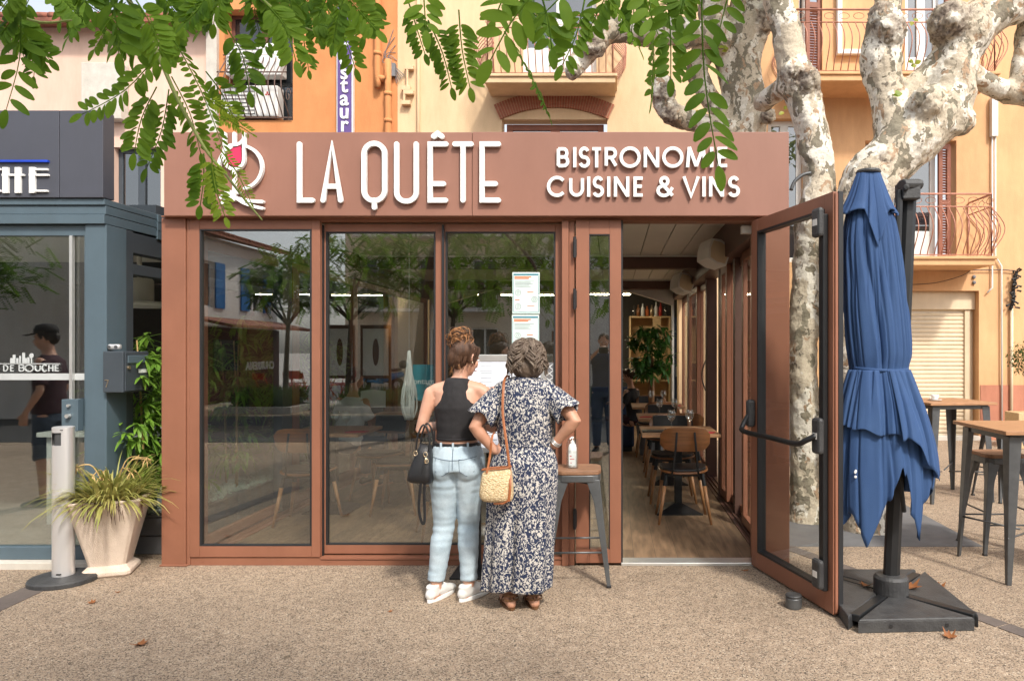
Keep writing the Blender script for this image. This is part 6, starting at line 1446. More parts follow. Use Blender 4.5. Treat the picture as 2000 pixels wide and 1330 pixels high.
# ================================================================== ROBINIA: branches hanging in from above the camera
def comp_leaf(mb, pts, LL, lw, pairs, face, mi=0, term=True, mbr=None, jit=.12, fold=.12):
    """pinnate leaf: leaflets in pairs on a curved rachis; face = direction the blades look to"""
    pts = [Vector(p) for p in smoothpts([tuple(p) for p in pts], 8)]; n = len(pts); seglen = [0]
    for i in range(1, n): seglen.append(seglen[-1]+(pts[i]-pts[i-1]).length)
    T = seglen[-1]
    def at_(s):
        s *= T
        for i in range(1, n):
            if seglen[i] >= s: k = (s-seglen[i-1])/max(1e-6, seglen[i]-seglen[i-1]); return pts[i-1].lerp(pts[i], k), (pts[i]-pts[i-1]).normalized()
        return pts[-1], (pts[-1]-pts[-2]).normalized()
    (mbr or mb).sweep([pts[i] for i in range(0, n, 2)], [.0016*(1-.5*i/n) for i in range(0, n, 2)], 4)
    face = Vector(face)
    shape = lambda t: (math.sin(math.pi*min(.985, t*.95+.025)))**.55
    for k in range(pairs):
        s = .16+.80*(k+.5)/pairs; p, tg = at_(s); sz = LL*(.72+.5*math.sin(math.pi*min(1, .25+.6*s)))*.85
        for sg in (-1, 1):
            x = tg.cross(face).normalized()*sg; d = (x+tg*random.uniform(.4, .8)+Vector([random.uniform(-jit, jit) for _ in range(3)])).normalized()
            nf = (face+Vector([random.uniform(-.45, .45) for _ in range(3)])).normalized()
            if random.random() < .96: q_ = random.uniform(.78, 1.1); mb.leaf(p+x*.003, d, nf, sz*q_, sz*lw*random.uniform(.85, 1.1), random.uniform(.05, .35), random.uniform(.0, .3), 5, shape)
    if term: p, tg = at_(1.0); mb.leaf(p, tg, face, LL*.9, LL*lw, fold, .1, 5, shape)
RB = thing('robinia_tree', 'robinia branches with hanging pinnate leaves framing the top of the view', 'tree', (-3.4, -2.2, 0))
random.seed(77)
def hl(u0, v0, u1, v1, Y, px, pairs, mat='robinia_leaf', bend=0, lw=.42, face=(0, -1, .25), dY=0, jit=.12):
    a, c = P(u0, v0, Y), P(u1, v1, Y+dY); m = (a+c)/2; d = (c-a); nrm = Vector((-d.z, 0, d.x)).normalized(); m += nrm*bend*d.length
    mb = MB(); m2 = MB(); comp_leaf(mb, [a, m, c], px/F*Y, lw*1.04, int(pairs*(1.4 if px < 40 else .75)+.5), Vector(face)+Vector((random.uniform(-.3, .3), 0, random.uniform(-.2, .2))), mbr=mb, jit=jit)
    m2.bm.free(); mb.build('compound_leaf', 'robinia_lit' if mat == 'robinia_leaf' and random.random() < .38 else mat, RB, smooth='leaf')
def twig(pts, Y, r0, r1, mat='dark_bark', name='twig'):
    q = smoothpts([(u, v, 0) for u, v in pts], 5); n = len(q); mb = MB(); mb.sweep([P(u, v, Y) for u, v, _ in q], [r0+(r1-r0)*i/n for i in range(n)], 6); mb.build(name, mat, RB, smooth=True)
L1 = [  # (u0, v0, u1, v1, depth, leaflet px, pairs, material, bend)
 (40, 10, 12, 215, 1.5, 42, 8, 0, .06), (75, 60, 66, 150, 1.7, 26, 6, 0, 0), (215, -20, 232, 105, 1.2, 50, 7, 0, .03), (262, -5, 318, 112, 1.35, 38, 7, 0, .05), (310, 105, 160, 224, 1.5, 34, 9, 0, .08), (306, 170, 262, 300, 1.45, 37, 8, 0, -.06),
 (330, 175, 286, 330, 1.55, 32, 8, 0, .05), (335, 150, 392, 300, 1.6, 30, 8, 0, .05), (398, 300, 391, 402, 1.4, 30, 8, 0, .03), (412, 292, 440, 425, 1.3, 24, 9, 1, -.05), (402, 140, 455, 230, 1.6, 28, 6, 0, .05), (440, 50, 487, 180, 1.5, 34, 7, 0, .08), (512, 0, 578, 120, 1.25, 36, 9, 0, .10),
 (560, 30, 512, 96, 1.5, 28, 5, 0, 0), (590, 60, 603, 138, 1.7, 20, 6, 0, 0), (600, 50, 655, 60, 1.6, 30, 6, 0, .1), (640, 20, 694, 135, 1.5, 30, 7, 0, .05), (735, -10, 712, 70, 1.5, 34, 5, 0, 0), (665, -20, 735, 60, 1.4, 34, 6, 0, 0),
 (798, 5, 830, 106, 1.5, 26, 7, 0, 0), (826, -30, 832, 60, 1.3, 40, 5, 0, 0), (836, 40, 882, 172, 1.45, 28, 9, 0, .04), (896, 20, 918, 172, 1.45, 32, 9, 0, -.03), (1048, -20, 958, 118, 1.05, 62, 5, 0, -.04), (985, -10, 965, 40, 1.2, 40, 3, 0, 0), (1060, 0, 1078, 96, 1.1, 44, 4, 0, .03), (1120, -30, 1050, 40, 1.1, 60, 3, 0, 0),
 (1142, 0, 1098, 128, 1.3, 36, 7, 0, .05), (1200, -40, 1150, 60, 1.3, 36, 6, 0, 0), (1250, -30, 1288, 75, 1.2, 44, 5, 0, 0), (1302, -20, 1310, 155, 1.2, 38, 8, 0, .02), (1370, -30, 1403, 325, 1.12, 54, 13, 0, -.03), (1430, -40, 1405, 60, 1.2, 40, 4, 0, 0), (1340, -40, 1330, 30, 1.2, 36, 4, 0, 0)]
for (u0, v0, u1, v1, Y, px, pairs, m_, bend) in L1: hl(u0, v0, u1, v1, Y, px, pairs, ['robinia_leaf', 'robinia_young'][m_], bend)
# leaves seen edge-on
for (u0, v0, u1, v1, Y, px, pairs) in ((985, 62, 1072, 228, 1.4, 22, 12), (1268, -10, 1272, 192, 1.25, 34, 9), (1180, -10, 1245, 90, 1.2, 34, 7), (330, 60, 440, 300, 1.5, 22, 12), (560, -20, 575, 60, 1.4, 34, 7)):
    hl(u0, v0, u1, v1, Y, px, pairs, 'robinia_leaf', .03, .34, (.9, -.25, .1))
for (u0, v0, u1, v1) in ((420, 280, 490, 395), (400, 190, 470, 240), (415, 225, 492, 262)): hl(u0, v0, u1, v1, 1.4, 13, 13, 'robinia_young', .05, .28)
# dense band along the top
dm = [(-60, 1.5), (0, 1.5)]
for k in range(54):
    u = random.uniform(-40, 430) if k > 41 else random.uniform(-40, 730) if k < 33 else random.uniform(760, 1430); v = random.uniform(-60, 45) if u < 430 else random.uniform(-90, 5); Y = random.uniform(1.35, 1.95)
    a = R(random.uniform(35, 145)); L_ = random.uniform(80, 125); px = random.uniform(26, 36)
    hl(u, v, u+math.cos(a)*L_, v+math.sin(a)*L_*.8, Y, px, random.randint(6, 8), 'robinia_leaf', random.uniform(-.1, .1), .42, (random.uniform(-.6, .6), -1, random.uniform(-.2, .6)))
twig([(120, -140), (230, -30), (300, 90), (345, 190), (400, 290), (440, 340), (478, 390), (512, 430)], 1.5, .006, .0015, 'rachis')
twig([(300, -160), (420, -60), (505, -5), (560, 40), (610, 60)], 1.5, .006, .0015, 'rachis'); twig([(-200, -120), (-60, -30), (60, 40), (140, 40)], 1.6, .006, .0015, 'rachis')
twig([(700, -200), (860, -90), (1040, -40), (1200, -60), (1380, -70), (1450, -80)], 1.3, .008, .003, 'dark_bark'); twig([(300, -160), (520, -180), (700, -200)], 1.4, .012, .008, 'dark_bark')
# limbs, trunk and overhead crown behind the camera
mb = MB(); mb.sweep(smoothpts([(-3.4, -2.2, 0), (-3.35, -2.2, 1.2), (-3.2, -2.1, 2.4), (-2.9, -1.7, 3.3), (-2.2, -.8, 4.0), (-1.2, .2, 4.2)], 5), [.14-.004*i for i in range(26)], 12)
mb.sweep(smoothpts([(-2.9, -1.7, 3.3), (-1.8, -1.9, 4.2), (-.2, -1.6, 4.6), (1.4, -1.2, 4.7)], 5), [.07-.003*i for i in range(16)], 8)
mb.sweep(smoothpts([(-2.4, -1.0, 3.85), (-1.8, .3, 3.4), (-1.1, 1.0, 2.75), tuple(P(300, -160, 1.4))], 5), [.035-.0015*i for i in range(16)], 7)
mb.sweep(smoothpts([(-1.2, .2, 4.2), (-.9, .7, 3.5), tuple(P(700, -200, 1.3))], 5), [.03-.002*i for i in range(11)], 7)
mb.build('trunk', 'dark_bark', RB, smooth=True, noise_amp=(.02, 7))
CROWN_N = 1150
mb = MB(); k = 0
while k < CROWN_N:
    x, y, z = random.uniform(-3.6, 3.0), random.uniform(-3.8, .9), random.uniform(2.75, 5.4)
    if ((x+.5)/3.4)**2+((y+1.5)/2.5)**2+((z-4.2)/1.3)**2 > 1: continue
    if noise.noise(Vector((x, y, z))*1.2) < -.12: continue
    k += 1; a = random.uniform(0, 6.28); el = random.uniform(-1.2, .1); d = Vector((math.cos(a)*math.cos(el), math.sin(a)*math.cos(el), math.sin(el))); p = Vector((x, y, z)); L_ = random.uniform(.2, .32)
    q = p+d*L_+Vector((0, 0, -.06)); tg = d; f_ = Vector((random.uniform(-.5, .5), random.uniform(-.5, .5), 1))
    prs = 7
    for j in range(prs):
        c_ = p.lerp(q, (j+.6)/prs)
        for sg in (-1, 1): xx = tg.cross(f_).normalized()*sg; mb.leaf(c_, xx+tg*.3, f_, .06, .034, .1, .1, 2)
for k in range(300):   # leaves hanging low behind the camera
    p = Vector((random.uniform(-6, 1.8), random.uniform(-4.6, -1.3), random.uniform(2.3, 3.5)))
    if noise.noise(p*.9+Vector((5, 0, 0))) < -.05: continue
    L_ = random.uniform(.22, .34); d = Vector((random.uniform(-.7, .7), random.uniform(-.5, .5), -1)).normalized(); q = p+d*L_; f_ = Vector((random.uniform(-.5, .5), 1, .2))
    for j in range(8):
        c_ = p.lerp(q, (j+.6)/8)
        for sg in (-1, 1): xx = d.cross(f_).normalized()*sg; mb.leaf(c_, xx+d*.3, f_, .055, .028, .1, .1, 2)
o = mb.build('crown', 'robinia_leaf', RB, smooth='leaf')
# ================================================================== PEOPLE
def V3(*a): return Vector(a)
def hand(mb, w, d, pn, th, curl=.5, s=1.0, spread=.06):
    """palm and five fingers from the wrist w along d; pn = palm normal (fingers close towards it); th = thumb side"""
    w = Vector(w); d = Vector(d).normalized(); pn = Vector(pn); pn = (pn-d*pn.dot(d)).normalized(); sd_ = d.cross(pn).normalized()
    if sd_.dot(Vector(th)) < 0: sd_ = -sd_
    mb.sweep([w-d*.01, w+d*.03*s, w+d*.065*s, w+d*.085*s], [(.024*s, .017*s), (.034*s, .016*s), (.040*s, .014*s), (.038*s, .012*s)], 12, ref=sd_, dome=True)
    for k, (off, L_) in enumerate(((.030, .068), (.010, .078), (-.011, .073), (-.030, .058))):
        p = w+d*.082*s+sd_*off*s; dd = (d+sd_*off*spread*20).normalized(); pts = [p-d*.02]; 
        for j, f_ in enumerate((.42, .32, .26)):
            c_ = curl*(.7+.5*j)+.06*k; dd = (dd*math.cos(c_)+pn*math.sin(c_)).normalized(); pts.append(p); p = p+dd*L_*f_*s
        pts.append(p); mb.sweep(pts, [.0088*s, .0092*s, .0085*s, .0078*s, .0066*s][:len(pts)], 9, dome=True)
    p = w+d*.025*s+sd_*.026*s; dd = (sd_*.8+d*.7+pn*.25).normalized(); q = p+dd*.036*s; dd2 = (sd_*.25+d+pn*(.3+curl*.4)).normalized()
    mb.sweep([p-dd*.012, p, q, q+dd2*.030*s], [.012*s, .0125*s, .0105*s, .008*s], 9, dome=True)
def head(mb, c, yaw=0, pitch=0, s=1.0, roll=0):
    M = Matrix.Rotation(yaw, 3, 'Z') @ Matrix.Rotation(-pitch, 3, 'X') @ Matrix.Rotation(roll, 3, 'Y'); c = Vector(c); T = lambda x, y, z: c + M @ (Vector((x, y, z))*s); e = M.to_euler()
    mb.ell(T(0, -.012, .03), (.074*s, .092*s, .088*s), e, 20, 14); mb.ell(T(0, .02, -.03), (.060*s, .070*s, .085*s), e, 16, 12)
    mb.ell(T(0, .050, -.085), (.030*s, .028*s, .024*s), e, 12, 8); mb.sweep([T(0, .083, .01), T(0, .097, -.020), T(0, .108, -.034), T(0, .088, -.044)], [.008*s, .011*s, .014*s, .010*s], 8, dome=True)
    mb.ell(T(0, .083, -.064), (.024*s, .012*s, .010*s), e, 10, 8); mb.ell(T(0, .081, .016), (.048*s, .014*s, .009*s), e, 12, 8)
    for sx in (-1, 1):
        mb.sweep([T(sx*.074, .004, .022), T(sx*.084, -.010, .024), T(sx*.083, -.016, .0), T(sx*.074, -.002, -.028)], [.008*s, .010*s, .009*s, .007*s], 8, dome=True); mb.ell(T(sx*.042, .055, -.025), (.022*s, .025*s, .024*s), e, 10, 8)
    return T
def eyes(t, T, s=1.0, iris='hair_brown'):
    for sx in (-1, 1):
        mb = MB(); mb.ell(T(sx*.030, .0835, .000), (.0115*s, .006*s, .0065*s), None, 10, 8); ey = mb.build('eye', 'white_letter', t, smooth=True); mb = MB(); mb.ell(T(sx*.030, .0895, .000), (.0045*s, .002*s, .0045*s), None, 8, 6); mb.build('iris', iris, ey, smooth=True)
    mb = MB(); mb.sweep([T(-.020, .094, -.064), T(0, .0965, -.063), T(.020, .094, -.064)], .0035*s, 6, dome=True); mb.build('mouth', 'dado_pink', t, smooth=True)
def arm(mb, sh, el, wr, r=(.046, .040, .034, .036, .024), s=1.0):
    sh, el, wr = map(Vector, (sh, el, wr)); mb.sweep([sh, sh.lerp(el, .35), sh.lerp(el, .8), el, el.lerp(wr, .25), el.lerp(wr, .65), wr], [r[0]*s, r[1]*1.04*s, r[2]*s, r[2]*.98*s, r[3]*s, r[4]*1.15*s, r[4]*s], 14, dome=True)
def leg(mb, hp, kn, an, r=(.088, .056, .052, .036), s=1.0):
    hp, kn, an = map(Vector, (hp, kn, an)); mb.sweep([hp, hp.lerp(kn, .3), hp.lerp(kn, .75), kn, kn.lerp(an, .3)+Vector((0, -.012, 0)), kn.lerp(an, .75), an], [r[0]*s, r[0]*.97*s, r[1]*1.15*s, r[1]*s, r[2]*1.06*s, r[3]*1.1*s, r[3]*s], 16, dome=True)
def foot(mb, an, d, s=1.0):
    an = Vector(an); d = Vector(d).normalized(); b_ = Vector((an.x, an.y, 0)); mb.sweep([an, b_+V3(0, 0, .045)-d*.01], [.034*s, .036*s], 12, dome=True)
    mb.sweep([b_-d*.045+V3(0, 0, .034), b_+d*.03+V3(0, 0, .040), b_+d*.10+V3(0, 0, .030), b_+d*.155+V3(0, 0, .022)], [(.030*s, .030*s), (.034*s, .036*s), (.042*s, .026*s), (.034*s, .018*s)], 12, ref=(d.y, -d.x, 0), dome=True)
def fold(freq, amp, seed=0, sz=1):
    return lambda co: amp*noise.noise(Vector((co.x*freq+seed, co.y*freq, co.z*freq*sz)))
def strands(mb, T, n, fn, r=.0022, seg=4):
    for k in range(n):
        pts = fn(k); m = len(pts); mb.sweep(pts, [r*(1-.55*abs(2*i/(m-1)-1)**2) for i in range(m)], seg)

# ---- woman in black top and jeans ------------------------------------------------
W1 = thing('person', 'woman with a messy bun, black sleeveless top and light jeans reading the menu', 'person', (-.94, 4.40, 0)); o1 = Vector((-.94, 4.40, 0))
def A(*p): return o1+Vector(p)
mb = MB()
mb.sweep([A(-.01, 0, .84), A(-.008, .0, .92), A(-.005, 0, 1.0), A(0, 0, 1.10), A(-.005, 0, 1.20), A(-.01, .0, 1.27), A(-.008, .008, 1.315)], [(.150, .105), (.138, .098), (.118, .088), (.128, .095), (.150, .098), (.140, .082), (.075, .058)], 22, ref=(1, 0, 0), dome=True)
mb.sweep([A(-.14, 0, 1.275), A(0, 0, 1.30), A(.13, 0, 1.28)], [.046, .060, .046], 12, dome=True)
mb.sweep([A(-.004, .0, 1.29), A(.006, .018, 1.36), A(.016, .028, 1.42)], [.056, .046, .047], 14, dome=True)
T1 = head(mb, A(.030, .035, 1.475), R(-38), R(12), .98)
arm(mb, A(-.165, 0, 1.262), A(-.225, -.035, 1.045), A(-.14, .19, 1.05)); arm(mb, A(.155, 0, 1.266), A(.205, .0, 1.045), A(.10, .19, 1.08))
hand(mb, A(-.14, .19, 1.05), (.75, .5, .1), (0, .2, -1), (.2, .5, .6), .6); hand(mb, A(.10, .19, 1.08), (-.6, .6, .2), (-.3, .2, -1), (0, .3, 1), .6)
leg(mb, A(-.085, 0, .86), A(-.093, .02, .44), A(-.135, -.01, .10), (.086, .055, .05, .036)); leg(mb, A(.075, 0, .86), A(.055, .03, .44), A(.062, .0, .10), (.086, .055, .05, .036))
foot(mb, A(-.135, -.01, .09), (.35, 1, 0)); foot(mb, A(.062, .0, .09), (.55, 1, 0))
blob('body', mb, 'skin', W1, .0065, 6); eyes(W1, T1)
mb = MB()   # cropped racer-back top
mb.sweep([A(-.006, 0, .985), A(-.005, 0, 1.02), A(-.002, 0, 1.10), A(-.006, 0, 1.18), A(-.008, 0, 1.22)], [(.130, .099), (.130, .100), (.139, .106), (.146, .110), (.128, .105)], 26, ref=(1, 0, 0))
mb.sweep([A(-.008, 0, 1.20), A(-.008, .0, 1.25), A(-.006, .002, 1.30), A(-.004, .004, 1.335), A(-.003, .006, 1.352)], [(.128, .108), (.108, .104), (.094, .092), (.080, .080), (.066, .070)], 26, ref=(1, 0, 0))
tp = blob('tank_top', mb, 'knit_black', W1, .006, 5, lambda co: .004*noise.noise(co*9)+.003*noise.noise(Vector((co.x*3, co.y*3, co.z*26)))*max(0, 1-abs(co.z-1.05)*5))
mb = MB(); mb.sweep([A(-.006, 0, .978), A(-.006, 0, .992)], [(.131, .100), (.131, .100)], 30, ref=(1, 0, 0)); mb.build('top_hem', 'knit_black', tp, smooth=True)
mb = MB()   # jeans
mb.sweep([A(-.012, 0, .955), A(-.012, -.002, .93), A(-.010, -.008, .86), A(-.008, -.010, .79)], [(.142, .103), (.152, .112), (.172, .128), (.170, .125)], 26, ref=(1, 0, 0))
for sx, hp, kn, an in ((-1, A(-.083, -.012, .84), A(-.094, .02, .44), A(-.137, -.01, .115)), (1, A(.070, -.012, .84), A(.055, .03, .44), A(.062, 0, .115))):
    mb.ell(hp+V3(0, -.035, -.03), (.083, .085, .095)); mb.sweep([hp, hp.lerp(kn, .25), hp.lerp(kn, .7), kn, kn.lerp(an, .35)+V3(0, -.014, 0), kn.lerp(an, .8), an], [.094, .096, .072, .066, .064, .053, .052], 20)
def jf(co):
    z = co.z; g = .0035*noise.noise(co*8)
    w = max(0, 1-abs(z-.70)/.12)*.8+max(0, 1-abs(z-.43)/.13)+max(0, 1-abs(z-.16)/.10)*.8
    return g+w*.0065*noise.noise(Vector((co.x*5, co.y*5, z*34)))+.002*noise.noise(co*30)
jn = blob('jeans', mb, 'denim', W1, .0065, 5, jf)
def on_jeans(pts, r, name, mat='denim_dark'):
    from mathutils.bvhtree import BVHTree
    if 'bv' not in used: used['bv'] = BVHTree.FromPolygons([v.co for v in jn.data.vertices], [p.vertices for p in jn.data.polygons])
    out = []
    for x, z in pts:
        h = used['bv'].ray_cast(A(x, -1, z), V3(0, 1, 0)); out.append((h[0] if h[0] else A(x, -.12, z))+V3(0, -.0008, 0))
    mb = MB(); mb.sweep(out, r, 5); return mb.build(name, mat, jn)
on_jeans([(-.145+.27*k/20, .885-.018*math.sin(math.pi*k/20)) for k in range(21)], .0016, 'yoke_seam'); on_jeans([(-.010, .95-.02*k) for k in range(9)], .0018, 'centre_seam')
for x0 in (-.118, .028):
    on_jeans([(x0, .872), (x0+.004, .80), (x0+.045, .772), (x0+.088, .80), (x0+.090, .868), (x0, .872)], .0015, 'pocket')
mb = MB(); mb.sweep([A(-.012, 0, .942), A(-.012, 0, .962)], [(.150, .110), (.147, .107)], 32, ref=(1, 0, 0)); mb.build('belt', 'black_leather', W1, smooth=False)
for x in (-.085, -.010, .075):
    mb = MB(); y_ = -math.sqrt(max(0, 1-((x+.012)/.150)**2))*.110-.004; mb.b6(o1.x+x-.006, o1.x+x+.006, o1.y+y_-.003, o1.y+y_+.003, .932, .970); mb.build('belt_loop', 'denim', jn)
def sneaker(t, an, d):
    an = Vector(an); d = Vector(d).normalized(); b_ = Vector((an.x, an.y, 0)); rf_ = (d.y, -d.x, 0)
    mb = MB(); mb.sweep([b_-d*.062+V3(0, 0, .045), b_-d*.02+V3(0, 0, .055), b_+d*.05+V3(0, 0, .050), b_+d*.12+V3(0, 0, .036), b_+d*.17+V3(0, 0, .03)], [(.030, .036), (.037, .045), (.041, .042), (.046, .028), (.036, .020)], 16, ref=rf_, dome=True); mb.sweep([b_-d*.028+V3(0, 0, .06), b_-d*.034+V3(0, 0, .098)], [(.036, .044), (.038, .046)], 16, ref=rf_)
    s_ = blob('sneaker', mb, 'sole_white', t, .005, 4)
    mb = MB(); n = 28; ring = []
    for k in range(n):
        a = 2*math.pi*k/n; ring.append((math.cos(a)*.136+.052, math.sin(a)*(.043+.006*math.cos(a))))
    x_ = Vector((d.y, -d.x, 0)); mb.prism(ring, lambda a, c, e: b_+d*a*1.0+x_*c+V3(0, 0, e), .0, .024); mb.build('sole', 'white_letter', s_, bevel=.004)
    mb = MB()
    for k in range(4): p = b_+d*(.045+.022*k)+V3(0, 0, .095-.012*k); mb.sweep([p-x_*.022, p+V3(0, 0, .005), p+x_*.022], .003, 5)
    mb.build('lace', 'white_letter', s_)
sneaker(W1, A(-.137, -.01, .09), (.38, 1, 0)); sneaker(W1, A(.064, 0, .09), (.62, 1, 0))
mb = MB()   # hair: swept up cap and bun
mb.ell(T1(0, -.022, .040), (.084, .096, .088), None, 20, 14); mb.ell(T1(0, -.050, -.005), (.070, .062, .075), None, 16, 12)
hb = blob('hair', mb, 'hair_brown', W1, .006, 3, lambda co: .006*noise.noise(Vector((co.x*26, co.y*26, co.z*10))))
random.seed(17); mb = MB(); bun = T1(-.008, -.062, .108)
for k in range(190):   # strands swept from the nape and sides up to the bun
    a = random.uniform(-2.7, 2.7); z0 = random.uniform(-.085, .02); st0 = T1(math.sin(a)*.078, -math.cos(a)*.088-.008 if abs(a) < 1.6 else -math.cos(a)*.05, z0+.02*abs(a)); md = T1(math.sin(a)*.086, -math.cos(a)*.095-.014, .075); mb.sweep(smoothpts([st0, md, bun+V3(random.uniform(-.03, .03), random.uniform(-.03, .02), -.035)], 4), .0024, 4)
mb.build('hair_strands', 'hair_brown', hb, smooth=True); mb = MB()
for k in range(250):
    c_ = bun+Vector([random.gauss(0, .016) for _ in range(3)]); r_ = random.uniform(.030, .060); ax = Vector((random.uniform(-.6, .6), random.uniform(-1, 1), random.uniform(-.8, .8))).normalized(); u = ax.orthogonal().normalized(); w_ = ax.cross(u); a0 = random.uniform(0, 6.28); sp = random.uniform(2.2, 4.6)
    mb.sweep([c_+(u*math.cos(a0+sp*i/9)+w_*math.sin(a0+sp*i/9)*.85)*r_*(1+.12*math.sin(i+k)) for i in range(10)], [.0008]+[random.uniform(.0016, .0034)]*8+[.0008], 5)
mb.ell(bun, (.056, .050, .046)); bn = mb.build('bun', ['hair_copper', 'hair_brown'], hb, smooth=True)
for p in bn.data.polygons: p.material_index = 1 if (p.index//45) % 5 < 2 else 0
mb = MB()
for k in range(26):
    a = random.uniform(-1.4, 1.4); p = T1(math.sin(a)*.074, -math.cos(a)*.08, random.uniform(-.06, -.02)); mb.sweep([p, p+V3(random.uniform(-.02, .02), -.012, -.03), p+V3(random.uniform(-.03, .03), random.uniform(-.02, .01), random.uniform(-.05, -.08))], .0007, 3)
for k in range(18): p = bun+Vector([random.uniform(-.03, .03) for _ in range(3)]); d = Vector((random.uniform(-1, 1), random.uniform(-1, .5), random.uniform(.2, 1))).normalized(); mb.sweep([p, p+d*.04, p+d*.06+V3(random.uniform(-.02, .02), 0, -.01)], .0007, 3)
mb.build('loose_hair', 'hair_copper', hb)
mb = MB(); mb.ell(T1(.086, -.006, -.030), (.006, .006, .006), None, 8, 6); mb.build('earring', 'gold', W1, smooth=True)

# ---- woman in the printed dress --------------------------------------------------
W2 = thing('person', 'woman with short curly grey brown hair in a navy and white leaf print outfit', 'person', (-.515, 4.26, 0)); o1 = Vector((-.515, 4.26, 0))
mb = MB()
mb.sweep([A(-.01, 0, .80), A(-.005, 0, .92), A(0, 0, 1.0), A(0, 0, 1.12), A(0, 0, 1.22), A(.0, 0, 1.29), A(.0, .005, 1.325)], [(.165, .115), (.15, .105), (.14, .10), (.148, .105), (.158, .10), (.14, .082), (.075, .06)], 22, ref=(1, 0, 0), dome=True)
mb.sweep([A(-.15, 0, 1.275), A(0, 0, 1.30), A(.15, 0, 1.275)], [.05, .064, .05], 12, dome=True); mb.sweep([A(0, 0, 1.29), A(.003, .015, 1.36), A(.005, .025, 1.41)], [.06, .050, .05], 14, dome=True)
T2 = head(mb, A(.006, .03, 1.462), R(14), R(14), .98)
arm(mb, A(-.175, 0, 1.265), A(-.285, -.07, 1.075), A(-.175, -.045, .935), (.052, .047, .040, .040, .026)); arm(mb, A(.175, 0, 1.265), A(.300, -.075, 1.115), A(.172, -.02, .965), (.052, .047, .040, .040, .026))
hand(mb, A(-.175, -.045, .935), (.95, -.25, .12), (.1, .8, -.4), (0, .2, 1), .35, .95); hand(mb, A(.172, -.02, .965), (-.45, .85, -.25), (-.9, -.3, 0), (0, 0, 1), .3, .95)
leg(mb, A(-.08, 0, .82), A(-.09, .02, .44), A(-.092, .0, .10)); leg(mb, A(.07, 0, .82), A(.06, .03, .44), A(.048, .015, .10)); foot(mb, A(-.092, .0, .09), (-.38, 1, 0)); foot(mb, A(.048, .015, .09), (-.3, 1, 0))
blob('body', mb, 'skin_tan', W2, .0065, 6); eyes(W2, T2)
def dress(rows, nf, amp, split):
    mb = MB(); rg = []; seg = 132; n = len(rows)
    for i, (z, cx_, rx, ry) in enumerate(rows):
        ring = []; t_ = i/(n-1)
        for k in range(seg):
            a = 2*math.pi*k/seg; am = amp(z); f = math.cos(nf*a+1.3*math.sin(a*2)+.6*z*2)+.5*math.cos(nf*1.9*a+2+z*1.5); r = 1+am*.5*f+.10*am*noise.noise(V3(math.cos(a)*2, math.sin(a)*2, z*3))
            d_ = ((math.degrees(a)-262+180) % 360)-180; r *= 1-split(z)*math.exp(-(d_/7)**2)
            d_ = ((math.degrees(a)-98+180) % 360)-180; r *= 1-split(z)*math.exp(-(d_/7)**2)
            ring.append(mb.bm.verts.new(A(cx_+math.cos(a)*rx*r, math.sin(a)*ry*r-.004, z+(.008*math.sin(3*a+1) if i == n-1 else 0))))
        rg.append(ring)
    for i in range(n-1):
        for k in range(seg): mb._f([rg[i][k], rg[i][(k+1) % seg], rg[i+1][(k+1) % seg], rg[i+1][k]])
    return mb
rows = smoothpts([(1.366, .0, .070, .064), (1.350, 0, .115, .085), (1.325, 0, .168, .096), (1.285, 0, .188, .110), (1.24, 0, .182, .118), (1.18, 0, .180, .125), (1.08, 0, .168, .120), (1.0, 0, .158, .112), (.965, 0, .154, .110), (.93, -.0, .168, .120), (.86, -.006, .195, .145), (.75, -.014, .205, .152), (.6, -.022, .203, .150), (.45, -.030, .202, .150), (.3, -.040, .204, .150), (.17, -.050, .206, .138), (.118, -.055, .207, .130)], 4)
mb = dress(rows, 7, lambda z: .012 if z > .97 else .012+.085*min(1, (.97-z)/.7), lambda z: 0 if z > .75 else .34*min(1, (.75-z)/.4))
dr_ = mb.build('dress', 'leaf_print', W2, smooth=True, solid=.004)
def waistw(co): return 0
for sx, el in ((-1, A(-.285, -.07, 1.075)), (1, A(.300, -.075, 1.115))):
    sh = A(sx*.150, 0, 1.262); mb = MB(); seg = 30; rg = []; ax = (el-sh).normalized(); u = V3(0, 1, 0)-ax*ax.y; u.normalize(); w_ = ax.cross(u)
    for i in range(8):
        q = i/7; c_ = sh+(el-sh)*q*.74; r_ = .064+.024*q; ring = []
        for k in range(seg):
            a = 2*math.pi*k/seg; f = 1+.09*q*math.cos(6*a+sx)+.05*q*math.cos(11*a); dz = .016*q*math.cos(3*a)
            ring.append(mb.bm.verts.new(c_+(u*math.cos(a)*1.0+w_*math.sin(a))*r_*f+ax*dz))
        rg.append(ring)
    for i in range(7):
        for k in range(seg): mb._f([rg[i][k], rg[i][(k+1) % seg], rg[i+1][(k+1) % seg], rg[i+1][k]])
    mb.build('sleeve', 'leaf_print', dr_, smooth=True, solid=.004)
mb = MB(); mb.sweep([A(0, 0, .962), A(0, 0, .972)], [(.161, .118), (.161, .118)], 36, ref=(1, 0, 0)); mb.build('waistband', 'leaf_print', dr_, smooth=True)
